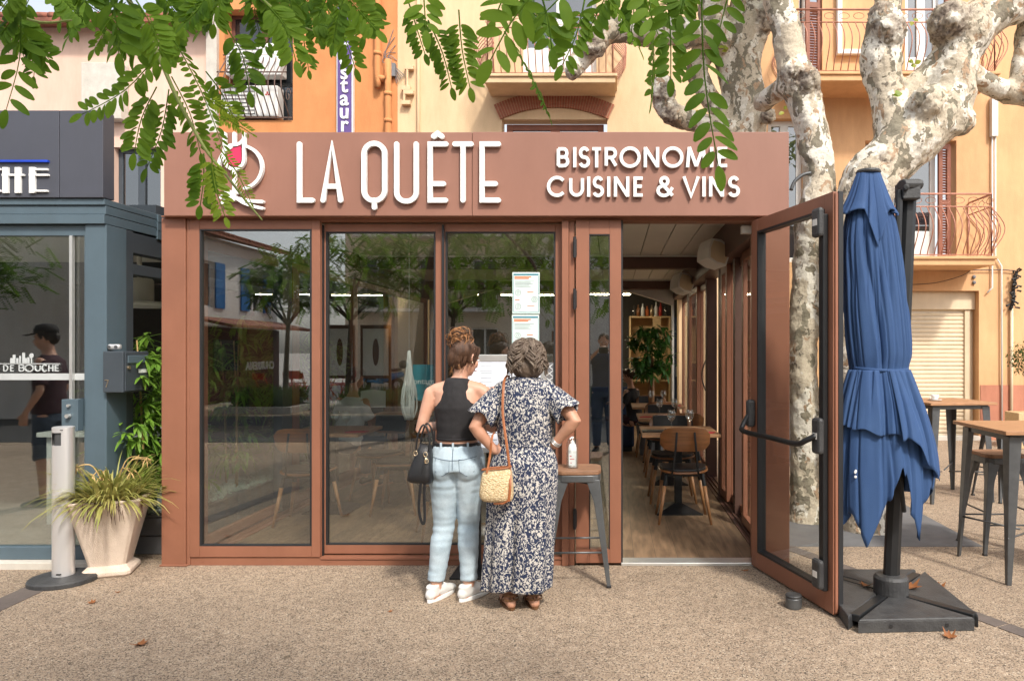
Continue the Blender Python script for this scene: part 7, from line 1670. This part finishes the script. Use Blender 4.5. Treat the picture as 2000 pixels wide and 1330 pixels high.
for x, dd, y in ((-.092, (-.38, 1, 0), 0), (.048, (-.3, 1, 0), .015)):
    an = A(x, y, .0); d = Vector(dd).normalized(); x_ = Vector((d.y, -d.x, 0)); mb = MB(); ring = [(math.cos(a)*.128+.052, math.sin(a)*(.040+.006*math.cos(a))) for a in [2*math.pi*k/26 for k in range(26)]]
    mb.prism(ring, lambda a, c, e: an+d*a+x_*c+V3(0, 0, e), 0, .014); sn = mb.build('sandal', 'sandal_leather', W2, bevel=.003); mb = MB()
    for h, r_, rr in ((.085, .046, .008), (.058, .049, .0065)): mb.sweep([an+V3(0, 0, h)+d*math.cos(a)*(r_+.004)-d*.012+x_*math.sin(a)*r_ for a in [2*math.pi*k/20 for k in range(21)]], [(.002, rr)]*21, 6)
    for f_ in (.05, .10): mb.sweep([an+d*f_+x_*math.cos(a)*.045+V3(0, 0, .014+math.sin(a)*(.055-f_*.25)) for a in [math.pi*k/10 for k in range(11)]], .004, 6)
    mb.sweep([an-d*.048+x_*.012+V3(0, 0, .012), an-d*.052+x_*.010+V3(0, 0, .085)], .004, 6); mb.sweep([an-d*.048-x_*.012+V3(0, 0, .012), an-d*.052-x_*.010+V3(0, 0, .085)], .004, 6)
    mb.build('strap', 'sandal_leather', sn)
mb = MB(); mb.ell(T2(0, -.022, .022), (.098, .108, .108), None, 20, 14); mb.ell(T2(0, -.045, -.055), (.094, .07, .075), None, 16, 12)
hb = blob('hair', mb, 'hair_grey', W2, .006, 3, lambda co: .010*noise.noise(Vector((co.x*20, co.y*20, co.z*15)))+.004*noise.noise(co*50))
for nm, n_, mt, rr in (('hair_locks', 190, 'hair_grey', .0055), ('grey_locks', 85, 'hair_grey_light', .0034)):
    mb = MB()
    for k in range(n_):
        a = random.uniform(-2.35, 2.35); ph = round(a*3)*1.7+random.uniform(0, 1.2); z1_ = random.uniform(-.125, .0) if k % 3 else random.uniform(-.02, .08); pts = []
        z0s = random.uniform(.06, .125)
        for i in range(11):
            q = i/10; z_ = z0s+(z1_-z0s)*q; rr_ = math.sqrt(max(.02, 1-max(0, z_-.0)**2/.125**2)); r_ = .104*rr_ if z_ > 0 else .104-.05*abs(z_); aa = a+.20*math.sin(ph+q*7.5)+.25*q*math.sin(ph)
            r_ += .011*math.sin(ph*2+q*9)+.006+.022*max(0, q-.65)/.35*(z1_ < -.04); pts.append(T2(math.sin(aa)*r_*.97, -math.cos(aa)*r_*1.06-.018, z_+.010))
        mb.sweep(pts, [.001]+[rr*random.uniform(.7, 1.1)]*9+[.001], 5)
    mb.build(nm, mt, hb, smooth=True)
mb = MB(); c_ = A(.172, -.02, .965).lerp(A(.300, -.075, 1.115), .10); ax = (A(.300, -.075, 1.115)-A(.172, -.02, .965)).normalized(); u = ax.orthogonal().normalized(); w_ = ax.cross(u)
for off in (-.006, .004, .012): mb.sweep([c_+ax*off+(u*math.cos(a)+w_*math.sin(a))*.031 for a in [2*math.pi*k/20 for k in range(21)]], .003, 5)
mb.build('bracelet', 'bright_alu', W2, smooth=True)

# ---- bags
HB = thing('handbag', 'black leather handbag with dangling strap on the arm of the woman in jeans', 'handbag', (PX(822, 4.28), 4.28, 1.0)); yb = 4.30
f = lambda u, v, d=0: Vector((PX(u, yb), yb+d, PZ(v, yb)))
mb = MB(); rg = []
for v, u0, u1, dp in ((868, 822, 842, .03), (885, 814, 844, .045), (905, 806, 846, .06), (925, 799, 847, .07), (937, 797, 846, .07), (941, 801, 843, .055)):
    c0 = (u0+u1)/2; hw_ = (u1-u0)/2; rg.append([mb.bm.verts.new(f(c0+hw_*math.copysign(abs(math.cos(a))**.5, math.cos(a)), v+2*math.cos(a), dp*math.copysign(abs(math.sin(a))**.6, math.sin(a)))) for a in [2*math.pi*k/24 for k in range(24)]])
for i in range(5):
    for k in range(24): mb._f([rg[i][k], rg[i][(k+1) % 24], rg[i+1][(k+1) % 24], rg[i+1][k]])
mb._f(rg[0][::-1]); mb._f(rg[-1]); bg_ = mb.build('bag_body', 'black_leather', HB, smooth=True)
for dy in (-.045, .045):
    mb = MB(); mb.sweep(smoothpts([f(816, 880, dy), f(820, 850, dy*1.1), f(829, 829, dy*.9), f(838, 836, dy*.9), f(843, 860, dy), f(841, 878, dy)], 5), .0055, 8); mb.build('handle', 'black_leather', HB, smooth=True)
mb = MB(); mb.sweep(smoothpts([f(836, 885, -.05), f(831, 915, -.065), f(826, 950, -.06), f(823, 990, -.055), f(829, 1016, -.055), f(834, 1012, -.055), f(833, 970, -.05), f(834, 915, -.055)], 6), [(.003, .009)]*43, 6, ref=(0, 1, 0)); mb.build('long_strap', 'black_leather', HB)
mb = MB()
for (u, v) in ((836, 884), (817, 882), (838, 897)):
    mb.sweep([f(u, v, -.062)+V3(math.cos(a)*.011, 0, math.sin(a)*.014) for a in [2*math.pi*k/12 for k in range(13)]], .0022, 5)
mb.sweep([f(837, 890, -.06), f(836, 902, -.06)], .005, 6); mb.build('buckle', 'gold', HB, smooth=True)
SB = thing('straw_bag', 'cream woven shoulder bag with tan leather straps on the dress', 'bag', (PX(970, 4.08), 4.08, .75)); yb = 4.07
mb = MB(); rg = []
for i, (v, u0, u1, dp) in enumerate(((915, 942, 998, .03), (925, 941, 1000, .045), (942, 938, 1002, .055), (960, 936, 1003, .06), (972, 938, 1003, .058), (980, 945, 1000, .04))):
    c0 = (u0+u1)/2; hw_ = (u1-u0)/2; sl_ = (-.12 if i < 4 else .0)
    rg.append([mb.bm.verts.new(f(c0+hw_*math.copysign(abs(math.cos(a))**.6, math.cos(a)), v+hw_*math.cos(a)*sl_, dp*math.copysign(abs(math.sin(a))**.7, math.sin(a)))) for a in [2*math.pi*k/28 for k in range(28)]])
for i in range(5):
    for k in range(28): mb._f([rg[i][k], rg[i][(k+1) % 28], rg[i+1][(k+1) % 28], rg[i+1][k]])
mb._f(rg[0][::-1]); mb._f(rg[-1]); sb_ = mb.build('bag_body', 'straw', SB, smooth=True)
m = sb_.modifiers.new('sub', 'SUBSURF'); m.levels = 2; m.render_levels = 2
mb = MB(); mb.sweep([f(970+28.5*math.copysign(abs(math.cos(a))**.6, math.cos(a)), 914-28*.12*math.cos(a), .034*math.sin(a)) for a in [2*math.pi*k/28 for k in range(29)]], .005, 6); mb.build('rim', 'tan_leather', sb_, smooth=True)
mb = MB(); mb.sweep(smoothpts([A(-.105, .02, 1.375), A(-.115, -.05, 1.352), A(-.112, -.112, 1.30), A(-.110, -.150, 1.16), f(990, 870, .0), f(996, 915, -.01), f(999, 945, -.05), f(996, 975, -.05)], 5), [(.003, .0085)]*36, 6, ref=(0, 1, 0)); mb.sweep([f(966, 981, -.03), f(985, 980, -.04), f(998, 972, -.05)], [(.004, .006)]*3, 6)
mb.build('shoulder_strap', 'tan_leather', SB)
mb = MB(); mb.sweep(smoothpts([A(-.10, .04, 1.372), A(-.135, .10, 1.25), A(-.18, .08, 1.05), f(962, 850, .0), f(958, 890, -.02), f(953, 922, -.04)], 5), [(.003, .007)]*26, 6, ref=(0, 1, 0)); mb.build('front_strap', 'tan_leather', SB)

# ---- seated people inside, people mirrored in the glass
def seated(o, yaw, s, top, trousers, hair, lab, skin='skin', reach=.28, lean=.06, hairlen=0, prop=None):
    t = thing('person', lab, 'person', o); O = Vector(o); Mz = Matrix.Rotation(yaw, 3, 'Z'); q = lambda x, y, z: O + Mz @ (Vector((x, y, z))*s)
    mb = MB(); rx = Mz @ V3(1, 0, 0)
    mb.sweep([q(0, 0, .50), q(0, .01, .62), q(0, lean*.5, .78), q(0, lean, .94), q(0, lean*1.1, 1.0)], [(.155*s, .11*s), (.13*s, .10*s), (.15*s, .10*s), (.14*s, .085*s), (.07*s, .06*s)], 18, ref=rx, dome=True); mb.sweep([q(0, lean*1.1, .98), q(0, lean*1.5, 1.12)], .05*s, 12, dome=True)
    T = head(mb, q(0, lean*1.9, 1.19), yaw, R(22), s)
    for sx in (-1, 1):
        arm(mb, q(sx*.165, lean, .95), q(sx*.20, .12, .70), q(sx*.08, reach+.10, .76), s=s); hand(mb, q(sx*.08, reach+.10, .76), Mz @ V3(-sx*.5, 1, .1), (0, 0, -1), Mz @ V3(-sx, 0, .3), .5, s)
        leg(mb, q(sx*.09, .02, .48), q(sx*.11, .42, .47), q(sx*.11, .40, .10), s=s); foot(mb, q(sx*.11, .40, .09), Mz @ V3(sx*.1, 1, 0), s)
    blob('body', mb, skin, t, .010, 4); eyes(t, T, s)
    mb = MB(); mb.sweep([q(0, 0, .49), q(0, .01, .62), q(0, lean*.5, .78), q(0, lean, .93), q(0, lean*1.1, 1.0)], [(.175*s, .13*s), (.152*s, .12*s), (.168*s, .12*s), (.155*s, .10*s), (.075*s, .068*s)], 18, ref=rx)
    for sx in (-1, 1): mb.sweep([q(sx*.13, lean, .955), q(sx*.185, .06, .83), q(sx*.195, .09, .77)], [.062*s, .060*s, .062*s], 12)
    blob('shirt', mb, top, t, .011, 4, fold(14, .006))
    mb = MB(); mb.ell(q(0, 0, .50), (.17*s, .15*s, .10*s))
    for sx in (-1, 1): mb.sweep([q(sx*.09, .0, .49), q(sx*.11, .43, .475), q(sx*.112, .42, .42), q(sx*.11, .41, .12)], [.095*s, .072*s, .066*s, .055*s], 14)
    blob('trousers', mb, trousers, t, .012, 4, fold(14, .005))
    for sx in (-1, 1):
        d = Mz @ V3(sx*.1, 1, 0); b_ = q(sx*.11, .40, 0); mb = MB(); mb.sweep([b_-d*.06+V3(0, 0, .04), b_+V3(0, 0, .05), b_+d*.15+V3(0, 0, .03)], [(.034, .034), (.042, .045), (.036, .022)], 12, ref=(d.y, -d.x, 0), dome=True); mb.build('shoe', 'black_leather', t, smooth=True)
    mb = MB(); mb.ell(T(0, -.020, .040), (.082*s, .094*s, .086*s)); mb.ell(T(0, .02, .085), (.07*s, .07*s, .045*s)); mb.ell(T(0, -.06, -.0), (.066*s, .05*s, .07*s)); blob('hair', mb, hair, t, .009, 2, fold(40, .008)); return t
seated((.34, 10.62, FZ-.0), R(60), .93, 'knit_black', 'maroon_cloth', 'hair_brown', 'boy in a dark shirt sitting on the blue bench at the far end inside')
seated((-2.80, 7.62, FZ), R(-20), 1.0, 'white_cloth', 'denim_dark', 'hair_dark', 'man in a white t-shirt seated at the left tables inside, holding a sheet', 'skin_tan')
mb = MB(); c_ = Vector((-2.68, 8.02, .88)); mb.prism([(-.14, 0), (0, 0), (0, .20), (-.14, .18)], lambda a, c, d: c_+V3(a, d+.2*abs(a), c), 0, .002); mb.prism([(0.001, 0), (.14, 0), (.14, .18), (0.001, .20)], lambda a, c, d: c_+V3(a, d+.2*abs(a), c), 0, .002)
tag(mb.build('menu_sheet', 'paper', None, loc=c_), 'white folded menu sheet in the hands of the seated man', 'menu')
def standing(o, yaw, top, trousers, hair, lab, skin='skin', raised=False, shorts=False, cap=None):
    t = thing('person', lab, 'person', o); O = Vector(o); Mz = Matrix.Rotation(yaw, 3, 'Z'); q = lambda x, y, z: O + Mz @ Vector((x, y, z)); rx = Mz @ V3(1, 0, 0); mb = MB()
    mb.sweep([q(0, 0, .92), q(0, 0, 1.05), q(0, 0, 1.18), q(0, 0, 1.34), q(0, 0, 1.43), q(0, .0, 1.47)], [(.16, .11), (.145, .11), (.155, .11), (.17, .11), (.15, .09), (.07, .06)], 20, ref=rx, dome=True); mb.sweep([q(0, 0, 1.44), q(0, .02, 1.57)], .056, 12, dome=True); T = head(mb, q(0, .03, 1.64), yaw, R(4), 1.02)
    for sx in (-1, 1):
        if raised: a_ = (q(sx*.19, 0, 1.41), q(sx*.30, .12, 1.30), q(sx*.09, .26, 1.50)); hd = (Mz @ V3(-sx*.6, .3, .6), Mz @ V3(-sx, 0, 0), (0, 0, 1))
        else: a_ = (q(sx*.19, 0, 1.41), q(sx*.25, -.03, 1.14), q(sx*.23, .10, .92)); hd = (Mz @ V3(0, .2, -1), Mz @ V3(-sx, .1, 0), Mz @ V3(0, 1, 0))
        arm(mb, *a_); hand(mb, a_[2], *hd, .5); leg(mb, q(sx*.09, 0, .88), q(sx*.10, .02, .48), q(sx*.11, 0, .10)); foot(mb, q(sx*.11, 0, .09), Mz @ V3(sx*.2, 1, 0))
    blob('body', mb, skin, t, .010, 4); eyes(t, T)
    mb = MB(); mb.sweep([q(0, 0, .90), q(0, 0, 1.05), q(0, 0, 1.18), q(0, 0, 1.34), q(0, 0, 1.43), q(0, .0, 1.475)], [(.185, .135), (.17, .135), (.175, .13), (.185, .125), (.16, .10), (.075, .066)], 20, ref=rx)
    for sx in (-1, 1): e = q(sx*.30, .12, 1.30) if raised else q(sx*.25, -.03, 1.14); s_ = q(sx*.165, 0, 1.41); mb.sweep([s_, s_.lerp(e, .85)], [.066, .064], 14)
    blob('shirt', mb, top, t, .011, 4, fold(13, .007))
    mb = MB(); mb.sweep([q(0, 0, .98), q(0, 0, .82)], [(.165, .12), (.18, .135)], 18, ref=rx)
    for sx in (-1, 1): mb.sweep([q(sx*.09, 0, .86), q(sx*.10, .02, .50), q(sx*.105, .01, .46 if shorts else .10)], [.10, .078, .082 if shorts else .06], 16)
    blob('trousers', mb, trousers, t, .012, 4, fold(12, .007))
    for sx in (-1, 1):
        d = Mz @ V3(sx*.2, 1, 0); d.normalize(); b_ = q(sx*.11, 0, 0); mb = MB(); mb.sweep([b_-d*.06+V3(0, 0, .045), b_+V3(0, 0, .05), b_+d*.16+V3(0, 0, .03)], [(.036, .04), (.044, .048), (.038, .024)], 12, ref=(d.y, -d.x, 0), dome=True); mb.build('shoe', 'black_leather', t, smooth=True)
    mb = MB(); mb.ell(T(0, -.020, .040), (.082, .096, .086)); mb.ell(T(0, -.055, -.0), (.068, .05, .07)); blob('hair', mb, hair, t, .009, 2, fold(40, .007))
    if cap: mb = MB(); mb.sweep([T(0, -.008, .045), T(0, -.008, .085), T(0, -.01, .125), T(0, -.01, .142)], [(.090, .104), (.090, .104), (.070, .082), (.02, .02)], 20, ref=rx); mb.sweep([T(0, .07, .05), T(0, .17, .035)], [(.075, .008), (.055, .005)], 12, ref=rx, dome=True); mb.build('cap', cap, t, smooth=True)
    return t
standing((-5.55, 3.1, 0), R(75), 'maroon_cloth', 'denim_dark', 'hair_dark', 'man in a dark shirt, shorts and flat cap, seen mirrored in the grey terrace glass', 'skin', shorts=True, cap='knit_black')

ph = standing((-.12, -.50, 0), R(0), 'navy_cloth', 'denim_dark', 'hair_brown', 'person with raised arms taking the picture, seen mirrored in the narrow door pane', raised=True)
t = thing('camera_body', 'small black camera held up by the person taking the picture', 'camera', (-.12, -.20, 1.50))
mb = MB(); mb.b6(-.185, -.055, -.215, -.175, 1.47, 1.56); mb.build('body', 'black_plastic', t, bevel=.008); mb = MB(); mb.cyl((-.12, -.1745, 1.51), (-.12, -.115, 1.51), .034); mb.build('lens', 'black_metal', t, bevel=.003)
# ================================================================== THE STREET BEHIND THE CAMERA (seen mirrored in the glass)
def block(name, lab, x0, x1, y, z1, mat, holes, roof=None, depth=5, blue=False, frame='white_paint'):
    """facade facing +Y at depth y"""
    b = thing(name, lab, 'building', ((x0+x1)/2, y, 0)); mb = MB()
    wall(mb, x0, x1, 0, z1, y-.3, .3, holes); mb.build('wall', mat, b)
    mb = MB(); mb.b6(x0+.02, x1-.02, y-depth, y-.301, 0, z1-.02); mb.build('rear_block', mat, b)
    for h in holes:
        mb = MB(); fw = .06; yy = y-.16; mb.b6(h[0], h[0]+fw, yy, yy+.06, h[2], h[3]); mb.b6(h[1]-fw, h[1], yy, yy+.06, h[2], h[3]); mb.b6(h[0]+fw, h[1]-fw, yy, yy+.06, h[3]-fw, h[3]); mb.b6(h[0]+fw, h[1]-fw, yy, yy+.06, h[2], h[2]+fw); m_ = (h[0]+h[1])/2; mb.b6(m_-.04, m_+.04, yy+.001, yy+.065, h[2]+fw, h[3]-fw)
        f = mb.build('window', frame, b); mb = MB(); mb.b6(h[0]+.03, h[1]-.03, yy+.02, yy+.03, h[2]+.03, h[3]-.03); mb.build('pane', 'dark_pane', f)
        if blue:
            w = (h[1]-h[0])*.55
            for xx in (h[0]-w, h[1]):
                mb = MB(); mb.b6(xx+.01, xx+w-.01, y+.01, y+.05, h[2], h[3]); mb.build('shutter', blue, b)
    if roof:
        mb = MB(); mb.prism([(.35, z1), (.35, z1+.08), (-depth*.6, z1+1.3), (-depth*.6, z1+1.1)], lambda a, c, d: Vector((d, y+a, c)), x0-.2, x1+.2); r = mb.build('roof', 'terracotta', b)
        mb = MB(); k = x0-.2
        while k < x1+.2: mb.sweep([(k, y+.36, z1+.09), (k, y-depth*.6, z1+1.31)], .06, 6); k += .24
        mb.build('roof_tile', 'terracotta', r, smooth=True)
    return b
def win(x, z, w=1.0, h=1.4): return (x-w/2, x+w/2, z, z+h)
Wh = block('white_house', 'white house with tiled roof and blue shutters beside the square, seen mirrored', -4.25, 4.25, 0, 4.7, 'house_white', [win(-2.9, 2.7, .9, 1.3), win(0, 2.7, .9, 1.3), win(2.8, 2.7, .9, 1.3), win(-2.6, .1, 1.0, 2.1)], True, blue='shutter_blue', depth=7)
mb = MB(); mb.b6(-.9, 4.2, .005, .1, 0, 2.15); mb.build('shopfront', 'wine_brown', Wh)
mb = MB(); mb.prism([(0, 2.35), (0, 2.43), (1.1, 2.2), (1.1, 2.12)], lambda a, c, d: Vector((d, .1+a, c)), -1.0, 4.2); mb.build('awning', 'terracotta', Wh)
mb = MB(); mb.b6(.2, 1.6, .1, .12, .9, 1.8); mb.build('shop_window', 'dark_pane', Wh)
text('shop_lettering', 'CHURRERIA', .34, 'white_letter', Wh, (2.9, .11, 1.0), (R(90), 0, R(180)), .01, .01)
mb = MB(); mb.sweep([(-.95, .1, 4.6), (-.95, .1, .1)], .05, 8); mb.build('drain_pipe', 'white_paint', Wh)
Wh.location = (-11.3, -9.75, 0); Wh.rotation_euler = (0, 0, R(-90))
Oc = block('ochre_house', 'ochre house with blue shutters across the square, seen mirrored in the left glass', -31, -18.8, -11.5, 7.6, 'house_ochre', [win(-29, 3.5), win(-26, 3.5), win(-23, 3.5), win(-20.5, 3.5), win(-26, .7, 1.2, 1.6), win(-22, .1, 1.2, 2.2)], True, blue='shutter_blue')
Cr = block('cream_building', 'cream apartment building with balconies across the square, seen mirrored', -10.9, -3.6, -19, 9.2, 'house_cream', [win(-9.6, .1, 1.1, 2.3), win(-7.4, .1, 1.1, 2.3), win(-5.2, .1, 1.1, 2.3)]+[win(x, z, 1.0, 2.0) for x in (-9.6, -7.4, -5.2) for z in (3.2, 6.2)], True)
for z in (3.15, 6.15):
    mb = MB(); mb.b6(-10.3, -4.4, -19+.01, -18.2, z-.12, z); s_ = mb.build('balcony', 'house_white', Cr); mb = MB()
    for k in range(60): mb.b6(-10.28+k*.0985, -10.265+k*.0985, -18.24, -18.225, z, z+.95)
    mb.b6(-10.3, -4.4, -18.25, -18.21, z+.95, z+.99); mb.build('railing', 'iron_rust', s_)
Pc = block('white_block', 'long white rendered block across the square, seen mirrored in the narrow pane', -3.4, 9, -20, 8.5, 'house_white', [win(x, z, 1.1, 1.8) for x in (-2, .6, 3.2, 5.8) for z in (.5, 3.5, 6.2)], True, frame='shutter_brown')
block('tan_block', 'tan rendered block at the far right of the square behind the camera', 9.3, 24, -16, 8.5, 'house_ochre', [win(x, z, 1.1, 1.8) for x in (11, 14, 17, 20) for z in (.5, 3.5, 6.2)], True, blue='shutter_brown')
def street_tree(x, y, h, r, lab, n=260, seed=1, lean=.2):
    random.seed(seed); t = thing('street_tree', lab, 'tree', (x, y, 0), group='trees in the square behind the camera')
    mb = MB(); mb.sweep(smoothpts([(x, y, 0), (x+.04, y, h*.4), (x+lean*.5, y, h*.8), (x+lean, y, h*1.1)], 4), [.085-.005*i for i in range(13)], 9)
    for k in range(6): a = k*1.05+seed; mb.sweep([(x+lean*.4, y, h*.72), (x+math.cos(a)*r*.5, y+math.sin(a)*r*.5, h*.98), (x+math.cos(a)*r*.8, y+math.sin(a)*r*.8, h*1.02+.2)], [.035, .022, .008], 6)
    mb.build('trunk', 'dark_bark', t, smooth=True); mb = MB(); k = 0
    while k < n:
        d = Vector([random.uniform(-1, 1) for _ in range(3)])
        if d.length > 1 or noise.noise(d*2.3+Vector((seed, 0, 0))) < -.1: continue
        k += 1; q = Vector((x+lean, y, h+r*.25))+Vector((d.x*r, d.y*r, d.z*r*.62)); dd = Vector((random.uniform(-1, 1), random.uniform(-1, 1), random.uniform(-1.2, .1))).normalized()
        for j in range(8):
            c_ = q+dd*.045*j; xx = dd.cross(Vector((0, 0, 1))).normalized()
            for sg in (-1, 1): mb.leaf(c_, xx*sg+dd*.3, (0, 0, 1), .11, .05, .1, .15, 2)
    mb.build('crown', 'robinia_leaf', t, smooth='leaf'); return t
for k, (x, y, h, r, lab) in enumerate(((-6.6, -7.6, 3.1, 1.7, 'street tree left of the middle of the square, seen mirrored in the sliding panel'), (-4.0, -7.4, 3.2, 1.9, 'street tree in the middle of the square, seen mirrored behind the posters'), (-8.7, -8.9, 3.0, 1.3, 'street tree farther left in the square, before the white house'), (-1.3, -7.8, 3.4, 1.7, 'street tree right of the middle of the square'), (-12.8, -3.2, 2.9, 1.8, 'street tree at the left end, before the ochre house'), (2.4, -8.0, 3.3, 1.8, 'street tree at the right of the square'))): street_tree(x, y, h, r, lab, 560, k+2)
# planting beds
random.seed(5)
for k, (x0, x1, lab) in enumerate(((-9.4, -7.6, 'left long kerbed planting bed in the square'), (-6.9, -2.9, 'middle kerbed planting bed in the square'), (-2.2, 2.6, 'right kerbed planting bed in the square'))):
    t = thing('planting_bed', lab, 'planting bed', ((x0+x1)/2, -7.6, 0)); mb = MB()
    mb.b6(x0, x1, -6.9, -6.75, 0, .16); mb.b6(x0, x1, -8.5, -8.35, 0, .16); mb.b6(x0, x0+.15, -8.35, -6.9, 0, .159); mb.b6(x1-.15, x1, -8.35, -6.9, 0, .159); mb.build('kerb', 'kerb', t, bevel=.01)
    mb = MB(); mb.b6(x0+.15, x1-.15, -8.35, -6.9, 0, .12); mb.build('soil', 'soil', t); mb = MB()
    for j in range(300):
        p = Vector((random.uniform(x0+.25, x1-.25), random.uniform(-8.2, -7.0), .12)); hh = random.uniform(.25, .6)
        for i in range(9): mb.leaf(p+Vector((random.uniform(-.06, .06), random.uniform(-.06, .06), random.uniform(0, hh*.5))), (random.uniform(-.6, .6), random.uniform(-.6, .6), 1), (0, 1, 0), hh*.5, .022, .1, .1, 3)
    mb.build('low_shrubs', 'topiary', t, smooth='leaf')['kind'] = 'stuff'
# red chairs by the churreria
def red_chair(x, y, rz, lab, first=[None]):
    if first[0] is None:
        t = thing('folding_chair', lab, 'chair', (0, 0, 0), group='red folding chairs of the churros stall'); mb = MB()
        mb.b6(-.2, .2, -.18, .2, .43, .46); mb.build('seat', 'red_paint', t)
        mb = MB(); mb.b6(-.2, .2, .19, .21, .66, .84); mb.build('backrest', 'red_paint', t)
        for sx in (-1, 1):
            mb = MB(); mb.sweep([(sx*.19, -.2, 0), (sx*.19, .2, .86)], .012, 6); mb.build('leg', 'red_paint', t); mb = MB(); mb.sweep([(sx*.17, .2, 0), (sx*.17, -.16, .44)], .012, 6); mb.build('leg', 'red_paint', t)
        first[0] = t; place(t, (x, y, 0), rz)
    else: dup(first[0], (x, y, 0), rz, lab)
for k, (x, y, rz) in enumerate(((-9.2, -10.9, 0), (-9.7, -11.6, 90), (-8.6, -11.5, -80), (-10.0, -10.4, 20), (-8.2, -11.9, -90), (-10.1, -12.9, 10), (-9.4, -13.2, 100), (-8.8, -12.6, 180))): red_chair(x, y, R(rz), 'red folding chair before the churros shop, ' + ['facing the glass, in the front row', 'turned left behind the front row', 'turned right beside the planting bed', 'nearest the white wall', 'farthest from the white wall', 'at the shop door', 'in the back row, turned left', 'with its back to the street'][k])
mb = MB()
# panels with pictures
for k, (x, lab) in enumerate(((-7.55, 'left dark framed display panel with a pale picture in the square'), (-6.55, 'right dark framed display panel with a pale picture in the square'))):
    t = thing('display_panel', lab, 'panel', (x, -9.6, 0)); mb = MB()
    for sx in (-.42, .36): mb.b6(x+sx, x+sx+.06, -9.63, -9.57, 0, 2.2)
    mb.b6(x-.36, x+.36, -9.63, -9.57, 2.1, 2.2); mb.b6(x-.36, x+.36, -9.63, -9.57, .72, .80); mb.build('frame', 'wine_brown', t)
    mb = MB(); mb.b6(x-.36, x+.36, -9.61, -9.59, .80, 2.1); pn = mb.build('picture', 'paper', t)
    mb = MB(); mb.prism(arc(0, 0, .09, .38, 0, 345, 20), lambda a, c, d: Vector((x+a, -9.588+d, 1.45+c)), 0, .004); mb.build('motif', 'wine_brown', pn)
# scooter
x, y = RF(762, 700, 27).x, -15.6
t = thing('scooter', 'bright blue parked scooter before the cream building, seen mirrored', 'scooter', (x, y, 0))
for dx in (-.6, .6):
    mb = MB(); mb.cyl((x+dx, y-.05, .25), (x+dx, y+.05, .25), .25, None, 20); w_ = mb.build('wheel', 'tyre', t); mb = MB(); mb.cyl((x+dx, y-.055, .25), (x+dx, y+.055, .25), .12, None, 14); mb.build('rim', 'bright_alu', w_)
mb = MB(); mb.sweep(smoothpts([(x-.62, y, .35), (x-.48, y, .9), (x-.42, y, .95)], 4), [(.06, .16)]*9, 10); mb.sweep([(x-.45, y, .38), (x+.1, y, .34)], [(.18, .06)]*2, 10); mb.sweep([(x+.0, y, .45), (x+.75, y, .62)], [(.2, .17), (.14, .1)], 10, dome=True); mb.build('body', 'scooter_blue', t, smooth=True)
mb = MB(); mb.sweep([(x+.02, y, .72), (x+.7, y, .80)], [(.13, .06), (.12, .06)], 10, dome=True); mb.build('saddle', 'black_leather', t, smooth=True); mb = MB(); mb.sweep([(x-.4, y-.3, 1.0), (x-.46, y, .98), (x-.4, y+.3, 1.0)], .018, 6); mb.build('handlebar', 'black_metal', t); mb = MB(); mb.ell((x+.82, y, .98), (.16, .17, .15)); mb.build('top_case', 'black_plastic', t, smooth=True)
